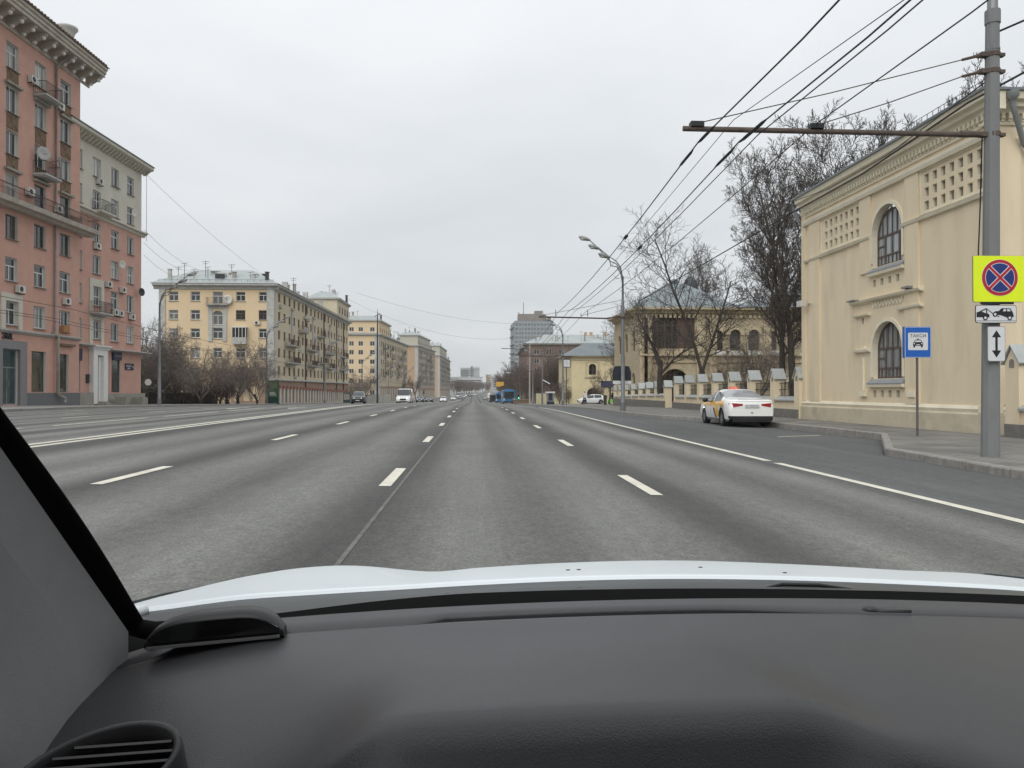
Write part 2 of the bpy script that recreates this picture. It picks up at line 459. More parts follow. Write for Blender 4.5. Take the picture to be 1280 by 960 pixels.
kr = [(KR(y), y) for y in [2, 11.66, 15.9, 20.6, 21.4, 31.0, 34.7, 37.6, 43.0, 70, 100, 150, 400, 700]]
kerb('kerb_right', kr, -1, pzR, count=70)
kl = [(KL(y), y) for y in [30, 60, 90, 120, 160, 250, 360, 470, 570, 900]]
kerb('kerb_left', kl, 1, pzL, 2.2, count=60)

# ------------------------------------------------------------------ facade tools
class Fac:
    """a wall plane from P0 (left as seen from outside) to P1; coordinates s along, d outwards, z up; base = the building's origin"""
    def __init__(f, P0, P1, base=(0, 0, 0)):
        f.p0 = Vector((P0[0], P0[1], 0)); v = Vector((P1[0], P1[1], 0)) - f.p0; f.L = v.length; f.u = v.normalized()
        f.n = Vector((f.u.y, -f.u.x, 0)); f.b = Vector(base); f.rz = math.atan2(f.u.y, f.u.x)
    def pt(f, s, d, z):
        return f.p0 + f.u * s + f.n * d + Vector((0, 0, z)) - f.b
def fbox(mb, F, s0, s1, d0, d1, z0, z1):
    vs = [F.pt(s, d, z) for z in (z0, z1) for (s, d) in ((s0, d1), (s1, d1), (s1, d0), (s0, d0))]
    mb.hull(vs, [(0, 3, 2, 1), (4, 5, 6, 7), (0, 1, 5, 4), (1, 2, 6, 5), (2, 3, 7, 6), (3, 0, 4, 7)])
def fprof(mb, F, s0, s1, prof):
    mb.prism(prof, lambda d, z: F.pt(s0, d, z), lambda d, z: F.pt(s1, d, z))
def wall(mb, F, s0, s1, z0, z1, holes, depth=0.3, mi_wall=0, mi_rev=1, back=None):
    """holes: (s0,s1,z0,z1[,arch]) with arch = height of the curved head"""
    ss = sorted(set([s0, s1] + [h[0] for h in holes] + [h[1] for h in holes])); zs = sorted(set([z0, z1] + [h[2] for h in holes] + [h[3] for h in holes]))
    ss = [s for s in ss if s0 <= s <= s1]; zs = [z for z in zs if z0 <= z <= z1]
    mb.cur = mi_wall
    for a, b in zip(ss, ss[1:]):
        run = None
        for c, d in zip(zs, zs[1:]):
            ms, mz = (a + b) / 2, (c + d) / 2
            inside = any(h[0] < ms < h[1] and h[2] < mz < h[3] for h in holes)
            if inside:
                if run: mb.face([F.pt(a, 0, run[0]), F.pt(b, 0, run[0]), F.pt(b, 0, run[1]), F.pt(a, 0, run[1])]); run = None
            else:
                run = (run[0], d) if run else (c, d)
        if run: mb.face([F.pt(a, 0, run[0]), F.pt(b, 0, run[0]), F.pt(b, 0, run[1]), F.pt(a, 0, run[1])])
    for h in holes:
        a, b, c, d = h[:4]; arch = h[4] if len(h) > 4 else 0; dp = h[5] if len(h) > 5 else depth
        mb.cur = mi_rev
        top = d - arch
        mb.face([F.pt(a, 0, c), F.pt(a, -dp, c), F.pt(a, -dp, top), F.pt(a, 0, top)])
        mb.face([F.pt(b, 0, c), F.pt(b, 0, top), F.pt(b, -dp, top), F.pt(b, -dp, c)])
        mb.face([F.pt(a, 0, c), F.pt(b, 0, c), F.pt(b, -dp, c), F.pt(a, -dp, c)])
        if not arch:
            mb.face([F.pt(a, 0, d), F.pt(a, -dp, d), F.pt(b, -dp, d), F.pt(b, 0, d)])
        else:
            N = 14; arc = [((a + b) / 2 - (b - a) / 2 * math.cos(math.pi * k / N), top + arch * math.sin(math.pi * k / N)) for k in range(N + 1)]
            for p, q in zip(arc, arc[1:]):
                mb.cur = mi_rev; mb.face([F.pt(p[0], 0, p[1]), F.pt(p[0], -dp, p[1]), F.pt(q[0], -dp, q[1]), F.pt(q[0], 0, q[1])])
                mb.cur = mi_wall; mb.face([F.pt(p[0], 0, p[1]), F.pt(q[0], 0, q[1]), F.pt(q[0], 0, d), F.pt(p[0], 0, d)])
    mb.cur = mi_wall

WM = {}
def win_mesh(w, h, style, mf, mp):
    """frame and pane meshes; local x right, z up from the sill, -y outwards"""
    key = (round(w, 2), round(h, 2), style, mf.name, mp.name)
    if key in WM: return WM[key]
    f = MB(); t = 0.07 if w < 1.2 else 0.085; a = -w / 2; b = w / 2
    f.box(a, a + t, -.03, .03, 0, h); f.box(b - t, b, -.03, .03, 0, h); f.box(a + t, b - t, -.03, .03, 0, t); f.box(a + t, b - t, -.03, .03, h - t, h)
    if 'm' in style: f.box(-t / 2, t / 2, -.028, .028, t, h * (0.68 if 't' in style else 1) - t)
    if '3' in style:
        for k in (-1, 1): f.box(k * w / 6 - t / 2, k * w / 6 + t / 2, -.028, .028, t, h - t)
    if 't' in style: f.box(a + t, b - t, -.026, .026, h * .68 - t, h * .68)
    if 'q' in style: f.box(a + t, b - t, -.026, .026, h * .5 - t / 2, h * .5 + t / 2)
    g = MB(); g.box(a + t * .5, b - t * .5, .0, .012, t * .5, h - t * .5)
    WM[key] = (f.mesh('window', mf), g.mesh('pane', mp)); return WM[key]
def put_window(F, s0, s1, z0, z1, parent, mf, mp, style='mt', depth=0.3, name='window', sill=None):
    fm, gm = win_mesh(s1 - s0 - .01, z1 - z0 - .01, style, mf, mp)
    o = link(name, fm, parent, F.pt((s0 + s1) / 2, -depth + .06, z0 + .005), F.rz)
    link('pane', gm, o)
    if sill:
        key = ('sill', round(s1 - s0, 2), sill.name)
        if key not in WM:
            b = MB(); w = (s1 - s0) / 2; b.hull([(-w - .06, 0.0, -.03), (w + .06, 0.0, -.03), (w + .06, -depth - .02 - .1, -.06), (-w - .06, -depth - .12, -.06), (-w - .06, 0.0, .0), (w + .06, 0.0, .0), (w + .06, -depth - .12, -.03), (-w - .06, -depth - .12, -.03)],
                             [(0, 1, 2, 3), (4, 7, 6, 5), (0, 3, 7, 4), (1, 5, 6, 2), (0, 4, 5, 1), (3, 2, 6, 7)])
            WM[key] = b.mesh('sill', sill)
        link('sill', WM[key], o, (0, 0, 0))
    return o

M_PANE = pane_mat('flat_window_glass', (0.028, 0.033, 0.036), (0.44, 0.44, 0.41))
M_PANE_D = pane_mat('dark_window_glass', (0.02, 0.022, 0.023), (0.06, 0.06, 0.055), 0.08)
M_PANE_N = pane_mat('old_building_glass', (0.16, 0.18, 0.185), (0.22, 0.24, 0.24), 0.08)
M_PANE_S = pane_mat('shop_window_glass', (0.05, 0.052, 0.04), (0.10, 0.095, 0.06), 0.03)
M_WFRAME = mat('white_window_frame', (0.62, 0.62, 0.60), 0.5, 0.05)
M_BFRAME = mat('brown_window_frame', (0.10, 0.06, 0.045), 0.6, 0.15)
M_GFRAME = mat('grey_window_frame', (0.20, 0.21, 0.21), 0.5, 0.1)
M_DARK = mat('dark_metal', (0.035, 0.037, 0.04), 0.5, 0.15, metal=0.3)
M_RUSTDK = mat('rusty_dark_railing', (0.07, 0.045, 0.038), 0.8, 0.3, 4)
M_ROOFM = mat('zinc_roof', (0.36, 0.39, 0.385), 0.45, 0.12, 0.6, metal=0.2, dirt=(0.25, 0.26, 0.25), dirt_scale=0.4)
M_ROOFD = mat('dark_sheet_roof', (0.16, 0.18, 0.19), 0.5, 0.15, 0.6, metal=0.1)
M_TILE = mat('brown_roof_tile', (0.13, 0.085, 0.06), 0.8, 0.3, 2)
M_PINK = mat('pink_brick_wall', (0.54, 0.315, 0.25), 0.9, 0.07, 1.2, 0.25, 30, dirt=(0.46, 0.275, 0.22), dirt_scale=0.5, dirt_amt=0.6)
M_CREAMREV = mat('pale_plaster_reveal', (0.60, 0.58, 0.53), 0.85, 0.08, 2, dirt=(0.3, 0.28, 0.24), dirt_scale=1.0, dirt_amt=0.5)
M_CREAM = mat('cream_plaster', (0.56, 0.53, 0.45), 0.9, 0.05, 1.0, dirt=(0.46, 0.43, 0.36), dirt_scale=0.35, dirt_amt=0.45)
M_CORN = mat('weathered_cornice', (0.46, 0.42, 0.36), 0.9, 0.15, 2, dirt=(0.22, 0.17, 0.13), dirt_scale=0.8)
M_PLASTW = mat('white_plaster', (0.70, 0.69, 0.66), 0.85, 0.05)
M_GRAN = mat('grey_granite', (0.13, 0.135, 0.14), 0.7, 0.2, 12)
M_STONE = mat('grey_plinth_stone', (0.30, 0.28, 0.24), 0.9, 0.18, 4, 0.4, 20, dirt=(0.17, 0.155, 0.13), dirt_scale=0.9)
M_YEL = mat('ochre_plaster', (0.66, 0.515, 0.335), 0.9, 0.05, 0.6, dirt=(0.58, 0.44, 0.27), dirt_scale=0.3, dirt_amt=0.4)
M_YELP = mat('pale_ochre_plaster', (0.54, 0.465, 0.335), 0.9, 0.06, 0.6, dirt=(0.48, 0.40, 0.26), dirt_scale=0.35, dirt_amt=0.5)
M_GREYTRIM = mat('grey_stone_trim', (0.43, 0.425, 0.40), 0.9, 0.15, 1.5, dirt=(0.26, 0.25, 0.22), dirt_scale=0.5)
M_WHITEBOX = mat('white_metal_box', (0.58, 0.57, 0.53), 0.5, 0.1, dirt=(0.4, 0.37, 0.32), dirt_scale=3)
M_BLACK = mat('black_plastic', (0.012, 0.012, 0.013), 0.5, 0.1)
M_NAVY = mat('navy_sign', (0.012, 0.018, 0.05), 0.5, 0.1)
M_TXTW = mat('white_lettering', (0.75, 0.75, 0.74), 0.6, 0.03)
M_BROWNPANEL = mat('carved_brown_panel', (0.17, 0.115, 0.075), 0.9, 0.3, 6, 0.6, 12)

# shared small parts
def make_ac():
    b = MB(); b.box(-.4, .4, -.32, 0, 0, .56)
    f = MB(); f.lathe([(0.0, -.335), (.2, -.335), (.215, -.32)], 14, (-.1, 0, .28), 'y')
    g = MB(); g.box(-.38, -.33, -.3, 0.28, -.1, -.04); g.box(.33, .38, -.3, .28, -.1, -.04)
    return b.mesh('air_conditioner', M_WHITEBOX), f.mesh('fan', M_BLACK), g.mesh('bracket', M_DARK)
ACM = make_ac()
def put_ac(F, s, z, parent, out_=0.33):
    o = link('air_conditioner', ACM[0], parent, F.pt(s, 0.06, z), F.rz); link('fan', ACM[1], o); link('bracket', ACM[2], o)
    return o
def text_mesh(txt, size, m, ext=0.01, align='CENTER'):
    cu = bpy.data.curves.new('lettering', 'FONT'); cu.body = txt; cu.size = size; cu.extrude = ext; cu.align_x = align
    tmp = bpy.data.objects.new('tmp', cu); C.objects.link(tmp)
    dg = bpy.context.evaluated_depsgraph_get(); me = bpy.data.meshes.new_from_object(tmp.evaluated_get(dg))
    bpy.data.objects.remove(tmp); bpy.data.curves.remove(cu)
    me.materials.clear(); me.materials.append(m); me.name = 'lettering'
    return me
def put_text(txt, size, m, parent, loc, rz=0, ext=0.006, name='lettering'):
    o = link(name, text_mesh(txt, size, m, ext), parent, loc, (math.pi / 2, 0, rz)); return o
def ring_arc(F, sc_, zc, r0, r1, d0, d1, mb, N=16, ry=1.0, a0=0, a1=math.pi):
    """an arched moulding round an opening"""
    for k in range(N):
        p = a0 + (a1 - a0) * k / N; q = a0 + (a1 - a0) * (k + 1) / N
        vs = []
        for d in (d0, d1):
            for (a, r) in ((p, r0), (q, r0), (q, r1), (p, r1)):
                vs.append(F.pt(sc_ - r * math.cos(a), d, zc + r * ry * math.sin(a)))
        mb.hull(vs, [(0, 1, 2, 3), (7, 6, 5, 4), (0, 4, 5, 1), (1, 5, 6, 2), (2, 6, 7, 3), (3, 7, 4, 0)])
#@@BUILDINGS
# ------------------------------------------------------------------ pink apartment house, taller wing
def cornice_brackets(F, s0, s1, step, z0, z1, d, w, parent, m, name='cornice_bracket', knobs=False, cap=300):
    b = MB(); b.prism([(0, 0), (0, z1 - z0), (-d, z1 - z0), (-d, (z1 - z0) * .75), (-d * .35, 0)], lambda y, z: (-w / 2, y, z), lambda y, z: (w / 2, y, z))
    me = b.mesh(name, m); n = int((s1 - s0) / step)
    k2 = MB(); k2.ball((0, -d * .82, (z1 - z0) * .45), .17, 8, 6); k2.ball((0, -d * .3, -.02), .17, 8, 6); km = k2.mesh('plaster_knob', M_PLASTW)
    for i in range(n + 1):
        s = s0 + (s1 - s0) * i / n
        o = link(name, me, parent, F.pt(s, 0, z0), F.rz)
        if knobs: link('plaster_knob', km, o)
def railing_mesh(w, h=1.0, d=0.9, step=0.12, m=None, sides=True):
    b = MB(); t = .02
    def rail(x0, y0, x1, y1):
        b.bar((x0, y0, h), (x1, y1, h), .045, .035); b.bar((x0, y0, .06), (x1, y1, .06), .03)
        L = math.hypot(x1 - x0, y1 - y0); n = max(1, int(L / step))
        for i in range(n + 1):
            x = x0 + (x1 - x0) * i / n; y = y0 + (y1 - y0) * i / n
            b.box(x - t / 2, x + t / 2, y - t / 2, y + t / 2, 0, h)
    rail(-w / 2, -d, w / 2, -d)
    if sides: rail(-w / 2, -.02, -w / 2, -d); rail(w / 2, -.02, w / 2, -d)
    return b.mesh('railing', m or M_DARK)
def put_balcony(F, s, z, w, parent, d=1.0, slab=None, rail=None, key=None, h=1.0, step=0.12, clutter=None):
    k = ('bal', round(w, 2), round(d, 2), (slab or M_STONE).name, (rail or M_DARK).name, h, step)
    if k not in WM:
        b = MB(); b.box(-w / 2 - .08, w / 2 + .08, -d - .08, .02, -.16, 0); b.box(-w / 2, w / 2, -d + .05, .02, -.26, -.16)
        WM[k] = (b.mesh('balcony', slab or M_STONE), railing_mesh(w, h, d, step, rail))
    o = link('balcony', WM[k][0], parent, F.pt(s, 0, z), F.rz); link('railing', WM[k][1], o, (0, 0, 0))
    return o

def pink_tall():
    zb = pzL(60); base = (-35.3, 52, zb)
    t = thing('apartment_house', 'tall pink apartment house with bracketed cornice and brown carved panels, at the far left', 'apartment building', base)
    t.rotation_euler = (0, 0, 0)
    F = Fac((-35.79, 47.0), (-34.94, 69.9), base); off = -3.0    # s measured from Y=50 in the notes
    S = lambda s: s + 3.0
    cols = [(9.74, 11.21), (13.3, 14.85), (16.86, 18.45)]
    cols = [(2.4, 3.9), (5.9, 7.4)] + cols
    rows = [(6.2, 8.0, 'mt'), (9.55, 11.35, 'mt'), (12.75, 14.6, 'm'), (15.9, 17.8, 'q'), (19.2, 21.05, 'm'), (22.4, 24.45, 'm'), (25.75, 27.75, 'mt')]
    holes = [(S(a), S(b), r[0], r[1]) for a, b in cols for r in rows]
    shop = [(S(1.5), S(4.5), .25, 4.4), (S(13.05), S(15.0), 1.05, 4.35), (S(16.7), S(18.3), 1.05, 4.3)]
    door = (S(9.2), S(11.3), .1, 4.35)
    L = F.L
    mb = MB(); wall(mb, F, 0, L, zb - .3, 28.85, holes + shop + [door], .3)
    # the return wall beside the lower wing, and the far walls
    G = Fac((-34.94, 69.9), (-50, 70.6), base); wall(mb, G, 0, G.L, zb - .3, 29.6, []); wall(mb, F, 0, L, 28.85, 29.6, [])
    H = Fac((-36.1, 47.0 - .05), (-50, 47.5), base)
    mb.build('wall', [M_PINK, M_CREAMREV], t)
    mb = MB(); fbox(mb, F, 0, door[0] - .9, 0, .12, zb - .3, 1.0); fbox(mb, F, door[1] + .9, L, 0, .12, zb - .3, 1.0)
    mb.build('plinth', M_GRAN, t)
    for i, (a, b) in enumerate(cols):
        for j, r in enumerate(rows):
            if r[0] == 15.9 and i >= 3:      # dark blinds behind the long balcony
                put_window(F, S(a), S(b), 15.9, 17.8, t, M_DARK, M_PANE_D, 'q', sill=M_STONE)
            else:
                put_window(F, S(a), S(b), r[0], r[1], t, M_WFRAME if r[0] != 12.75 else M_BFRAME, M_PANE, random.choice([r[2], r[2], 'm', '3']), sill=M_STONE)
    for a, b, c, d in shop: put_window(F, a, b, c, d, t, M_BFRAME, M_PANE_S, 'q' if a < 5 else '', name='shop_window')
    # brown carved panels between the upper windows, each with its frame
    for i, (a, b) in enumerate(cols):
        for (z0, z1) in ((17.95 if i % 2 == 0 else 18.3, 19.15), (21.15, 22.3), (24.55, 25.65)):
            if i == 3 and z0 > 24: continue
            mb = MB(); fbox(mb, F, S(a) + .05, S(b) - .05, 0, .05, z0, z1)
            o = mb.build('carved_panel', M_BROWNPANEL, t)
            mb = MB()
            for k in range(3):
                s_ = S(a) + .2 + (b - a - .4) * k / 2
                mb.bar(F.pt(s_, .07, z0 + .08), F.pt(S(b) - .2 - (b - a - .4) * k / 2, .07, z1 - .08), .06, .05)
            mb.build('panel_carving', mat('carving_brown', (0.24, 0.17, 0.115), 0.9, 0.3, 8), o)
        for zt in (17.95, 24.5) if i % 2 == 0 else (24.5, 18.0):
            mb = MB(); fbox(mb, F, S(a) - .22, S(b) + .22, 0, .3, zt - .02, zt + .16); mb.build('window_hood', M_GREYTRIM if zt > 30 else M_STONE, t)
    # long balcony that runs round the corner
    mb = MB(); fprof(mb, F, 0, L + 1.3, [(-.01, 15.0), (.55, 15.0), (.7, 15.16), (1.15, 15.2), (1.25, 15.55), (-.01, 15.55)])
    o = mb.build('long_balcony', M_CORN, t)
    mb = MB()
    n = int((L + 1.2) / .14)
    for i in range(n): s_ = i * .14; mb.bar(F.pt(s_, 1.12, 15.55), F.pt(s_, 1.12, 16.5), .02)
    mb.bar(F.pt(0, 1.12, 16.5), F.pt(L + 1.2, 1.12, 16.5), .05); mb.bar(F.pt(0, 1.12, 16.05), F.pt(L + 1.2, 1.12, 16.05), .025)
    mb.bar(F.pt(L + 1.2, 1.12, 16.5), F.pt(L + 1.2, 0, 16.5), .05)
    mb.build('railing', M_RUSTDK, o)
    # deep cornice on brackets with pale knobs, tiled edge
    mb = MB(); fprof(mb, F, -.3, L + 1.35, [(-.01, 28.6), (.12, 28.6), (.12, 28.85), (-.01, 28.85)]); mb.build('cornice_moulding', M_CORN, t)
    mb = MB(); fprof(mb, F, -.3, L + 1.35, [(-.01, 29.55), (1.5, 29.55), (1.5, 29.8), (1.62, 29.85), (1.62, 30.1), (1.75, 30.15), (1.75, 30.38), (-.01, 30.38)])
    mb.build('cornice', M_CORN, t)
    cornice_brackets(F, .3, L + 1.0, 1.35, 28.86, 29.55, 1.35, .38, t, M_CORN, knobs=True)
    mb = MB(); fprof(mb, F, -.3, L + 1.5, [(1.85, 30.38), (1.85, 30.46), (-7.5, 34.0), (-7.5, 33.9)])
    rf = mb.build('roof', M_TILE, t)
    tl = MB(); tl.tube([(0, 0, 0), (0, .9, .34)], .09, 6); tm = tl.mesh('roof_tile', M_TILE)
    for i in range(int((L + 1.7) / .42)): link('roof_tile', tm, rf, F.pt(-.2 + i * .42, 1.9, 30.46), F.rz)
    # funnel shaped white vent stack
    mb = MB(); c = F.pt(L - .5, -.9, 0) + Vector((0, 0, 0)); mb.lathe([(.45, 30.4), (.44, 31.9), (.5, 32.4), (.68, 32.9), (.86, 33.1), (.88, 33.25), (.8, 33.25), (0.0, 33.0)], 20, c)
    mb.build('vent_stack', mat('white_vent_metal', (0.55, 0.55, 0.52), 0.6, 0.1, dirt=(.3, .3, .28)), t, smooth=True)
    # downpipe
    mb = MB(); mb.tube([F.pt(S(16.0), .16, 28.5), F.pt(S(16.0), .16, 5.9)], .09, 8); mb.tube([F.pt(S(15.95), 1.3, 29.3), F.pt(S(16.0), .16, 28.4)], .08, 8)
    mb.build('downpipe', mat('dull_pipe_grey', (0.27, 0.24, 0.23), 0.6, 0.15, metal=.3), t, smooth=True)
    mb = MB(); mb.tube([F.pt(S(15.5), .16, 5.9), F.pt(S(16.15), .3, 5.75), F.pt(S(16.2), .3, 5.3), F.pt(S(16.2), .3, .9), F.pt(S(16.9), .45, .55), F.pt(S(16.9), .5, .2)], .13, 8)
    mb.build('downpipe', M_STONE, t, smooth=True)
    # string course above the shops
    mb = MB(); fprof(mb, F, 0, L, [(0, 5.55), (.12, 5.6), (.3, 5.75), (.3, 5.85), (0, 5.9)]); mb.build('string_course', M_GREYTRIM, t)
    # pale surround of the window over the door
    mb = MB(); fbox(mb, F, S(9.2), S(9.72), 0, .1, 5.9, 8.6); fbox(mb, F, S(11.23), S(11.75), 0, .1, 5.9, 8.6); fbox(mb, F, S(9.72), S(11.23), 0, .1, 8.02, 8.6); mb.build('window_surround', M_CREAM, t)
    # granite door frame and glass door
    mb = MB(); fbox(mb, F, door[0] - .85, door[0], 0, .22, zb - .2, 5.0); fbox(mb, F, door[1], door[1] + .85, 0, .22, zb - .2, 5.0); fbox(mb, F, door[0], door[1], 0, .22, 4.35, 5.0)
    mb.build('door_surround', mat('door_granite', (0.2, 0.19, 0.195), .6, .15, 10), t)
    o = put_window(F, door[0], door[1], .1, 4.35, t, M_GFRAME, mat('teal_door_glass', (0.04, 0.07, 0.075), .05, .3, 1.2), 'mt', name='shop_door', depth=.25)
    b = MB(); b.bar((-.12, -.1, 1.3), (-.12, -.1, 1.9), .03); b.bar((.12, -.1, 1.3), (.12, -.1, 1.9), .03); b.build('handle', M_GFRAME, o)
    # dark lettering on the wall over the shop and one lamp bar
    put_text('ЭМL', .62, M_DARK, t, F.pt(S(10.0), .06, 4.95 + .15), F.rz, .05, 'shop_lettering')
    mb = MB(); fbox(mb, F, S(16.6), S(18.9), .02, .3, 5.0, 5.18); mb.build('lamp_bar', M_BROWNPANEL, t)
    # small balconies at the middle column
    for z in (25.0, 18.6):
        put_balcony(F, S(14.15), z - .0, 2.1, t, 1.0, M_GREYTRIM, M_DARK, step=.14)
    for s_, z in ((12.7, 25.6), (16.5, 24.9), (12.4, 16.6), (16.3, 16.15), (11.25, 8.75), (17.6, 8.55)): put_ac(F, S(s_), z, t)
    for k, (s_, z) in enumerate(((13.3, 20.2), (15.6, 20.3))):
        mb = MB(); c = F.pt(S(s_), .75, z); mb.lathe([(0, .12), (.3, .09), (.55, 0), (.56, .02), (.3, .13), (0, .16)], 18, (0, 0, 0), 'y')
        o = mb.build('satellite_dish', mat('pale_dish', (.42, .42, .40), .6, .1), t, c, (0, 0, F.rz + (.5 if k else -.5)), smooth=True)
        mb = MB(); mb.bar((0, .1, 0), (0, .75, -.2), .04); mb.bar((0, .1, 0), (0.05, -.4, -.1), .025); mb.build('dish_arm', M_DARK, o)
    # an orange box hung under a sill and a small lamp
    mb = MB(); fbox(mb, F, S(17.0), S(17.9), .02, .3, 6.15, 6.75); mb.build('flower_box', mat('orange_brown_box', (.35, .16, .06), .8, .15), t)
pink_tall()

def pink_low():
    zb = pzL(75); base = (-35.6, 72, zb)
    t = thing('apartment_house', 'lower pink apartment house with cream top floors and a white portal', 'apartment building', base)
    F = Fac((-35.8 + .0, 68.3), (-35.25, 83.3), base); L = 15.0
    cols = [(2.1, 3.5), (5.32, 6.74), (8.7, 10.2), (11.9, 13.3)]
    rows = [(6.05, 7.8), (9.2, 10.95), (12.2, 13.95), (15.2, 17.0), (18.3, 20.05), (21.35, 23.15)]
    holes = [(a, b, c, d) for a, b in cols for c, d in rows]
    shopw = [(2.2, 3.3, 1.1, 5.0), (8.9, 10.6, 1.0, 5.0)]
    door = (5.5, 6.6, zb, 4.5)
    mb = MB(); wall(mb, F, 0, L, zb - .3, 17.7, [h for h in holes if h[3] < 17.5] + shopw + [door], .25)
    mb.build('lower_wall', [M_PINK, M_CREAMREV], t)
    mb = MB(); wall(mb, F, 0, L, 17.7, 24.2, [h for h in holes if h[3] > 17.5], .25)
    G = Fac((-35.25, 83.3), (-52, 84.0), base); wall(mb, G, 0, G.L, zb - .3, 24.2, [])
    mb.build('upper_wall', [M_CREAM, M_CREAMREV], t)
    for a, b in cols:
        for c, d in rows:
            put_window(F, a, b, c, d, t, M_WFRAME, M_PANE, random.choice(['mt', 'mt', 'm', 'q3']), .25, sill=M_STONE)
    for a, b, c, d in shopw: put_window(F, a, b, c, d, t, M_DARK, M_PANE_S, '', .2, name='shop_window')
    # cornices
    mb = MB(); fprof(mb, F, 0, L + .5, [(0, 17.45), (.15, 17.5), (.25, 17.7), (.5, 17.8), (.5, 17.95), (0, 18.05)]); mb.build('string_course', M_CREAM, t)
    mb = MB(); fprof(mb, F, 0, L + .7, [(0, 24.2), (.0, 24.75), (1.0, 25.0), (1.0, 24.72), (.85, 24.62), (.15, 24.45)]); mb.build('cornice', M_CREAM, t)
    cornice_brackets(F, .3, L + .4, .62, 24.1, 24.6, .7, .22, t, M_CREAM)
    mb = MB(); fprof(mb, F, 0, L + .8, [(1.1, 25.0), (1.1, 25.08), (-6, 27.2), (-6, 27.1)]); fbox(mb, F, 1.3, 2.2, -1.5, -.4, 25.2, 26.2); mb.build('roof', M_ROOFD, t)
    # entrance canopy ledge over the ground floor
    mb = MB(); fprof(mb, F, 0, 4.6, [(0, 5.25), (.35, 5.3), (.7, 5.35), (.7, 5.45), (0, 5.55)]); fprof(mb, F, 7.7, L + .9, [(0, 5.0), (.6, 5.1), (.8, 5.12), (.8, 5.2), (0, 5.3)]); mb.build('ledge', M_GREYTRIM, t)
    # white portal
    mb = MB(); fbox(mb, F, 4.75, 5.5, 0, .45, zb + .1, 5.0); fbox(mb, F, 6.6, 7.35, 0, .45, zb + .1, 5.0); fbox(mb, F, 5.5, 6.6, 0, .45, 4.5, 5.0); fprof(mb, F, 4.55, 7.55, [(0, 5.0), (.5, 5.0), (.6, 5.2), (.75, 5.3), (.75, 5.42), (0, 5.42)])
    mb.build('portal', M_PLASTW, t)
    mb = MB(); fbox(mb, F, 5.52, 6.1, -.2, -.1, zb, 4.45); o = mb.build('front_door', M_BLACK, t); mb = MB(); mb.bar(F.pt(6.0, -.06, 1.2), F.pt(6.0, -.06, 1.6), .04); mb.build('handle', M_GFRAME, o)
    mb = MB(); fbox(mb, F, 6.12, 6.58, -.2, .2, zb, 4.4); mb.build('door_leaf', M_PLASTW, t)
    # cream bay above the portal
    mb = MB(); fbox(mb, F, 4.75, 5.3, 0, .09, 5.55, 11.7); fbox(mb, F, 6.76, 7.3, 0, .09, 5.55, 11.7); fbox(mb, F, 5.3, 6.76, 0, .09, 11.0, 11.7); fbox(mb, F, 5.3, 6.76, 0, .09, 7.85, 8.2); mb.build('window_surround', M_CREAM, t)
    put_balcony(F, 6.05, 8.5, 2.5, t, .9, M_GREYTRIM, M_DARK, step=.14); put_balcony(F, 6.4, 18.1, 2.4, t, .9, M_CREAM, M_DARK, step=.14); put_balcony(F, .9, 15.35, 1.7, t, .9, M_GREYTRIM, M_RUSTDK, step=.14)
    for s_, z in ((6.2, 20.7), (5.8, 14.5), (7.9, 11.2), (10.7, 11.0), (9.2, 8.6), (10.2, 8.6), (12.6, 8.5)): put_ac(F, s_, z, t)
    for s_, z in ((9.8, 13.7), (12.3, 19.4), (13.9, 11.5)):
        mb = MB(); mb.lathe([(0, .1), (.25, .07), (.42, 0), (.43, .02), (.22, .11), (0, .13)], 16, (0, 0, 0), 'y')
        mb.build('satellite_dish', M_DARK if s_ > 13 else M_WHITEBOX, t, F.pt(s_, .6, z), (0, 0, F.rz - .3), smooth=True)
    # plinth, steps and flower tubs
    mb = MB(); fbox(mb, F, 0, 4.7, 0, .5, zb - .3, 1.0); fbox(mb, F, 7.4, L + .25, 0, .35, zb - .3, .9); fbox(mb, F, 7.4, L + .4, 0, .6, zb - .3, .35); mb.build('plinth', M_STONE, t)
    mb = MB(); fbox(mb, F, 5.5, 6.6, -.1, 1.3, zb - .2, zb + .16); fbox(mb, F, 5.5, 6.6, -.1, .9, zb + .16, zb + .32); mb.build('doorstep', M_STONE, t)
    # signs on the wall
    for a, b, c, d in ((8.95, 10.55, 4.2, 5.05), (2.2, 3.3, 3.9, 5.0)):
        mb = MB(); fbox(mb, F, a, b, .05, .2, c, d); o = mb.build('shop_sign', M_NAVY, t)
        if a > 8: put_text('———', .34, M_TXTW, o, F.pt((a + b) / 2, .22, (c + d) / 2 - .1), F.rz)
    mb = MB(); fbox(mb, F, 11.5, 13.3, .03, .09, 3.3, 3.95); o = mb.build('street_name_plate', M_NAVY, t)
    put_text('ПРОСПЕКТ', .2, M_TXTW, o, F.pt(12.2, .1, 3.62), F.rz); put_text('МИРА', .2, M_TXTW, o, F.pt(12.2, .1, 3.38), F.rz); put_text('4', .42, M_TXTW, o, F.pt(13.05, .1, 3.45), F.rz)
    for a in (4.45, 7.6): mb = MB(); fbox(mb, F, a - .25, a + .25, .03, .1, 1.9, 2.7); mb.build('notice_board', M_DARK, t)
    for k, s_ in enumerate((8.0, 11.4)):
        c = F.pt(s_, 1.6, 0) + Vector(base)
        mb = MB(); mb.lathe([(0, 0), (.62, 0), (.75, .75), (.62, .75), (.55, .6), (0, .6)], 4, (0, 0, 0)); 
        u = mb.build('flower_tub', M_STONE, None, (c.x, c.y, pzL(c.y)), F.rz + .78)
        tag(u, 'square stone flower tub nearer the white portal' if k == 0 else 'square stone flower tub under the street name plate', 'flower tub', 'stone tubs before the pink house')
pink_low()

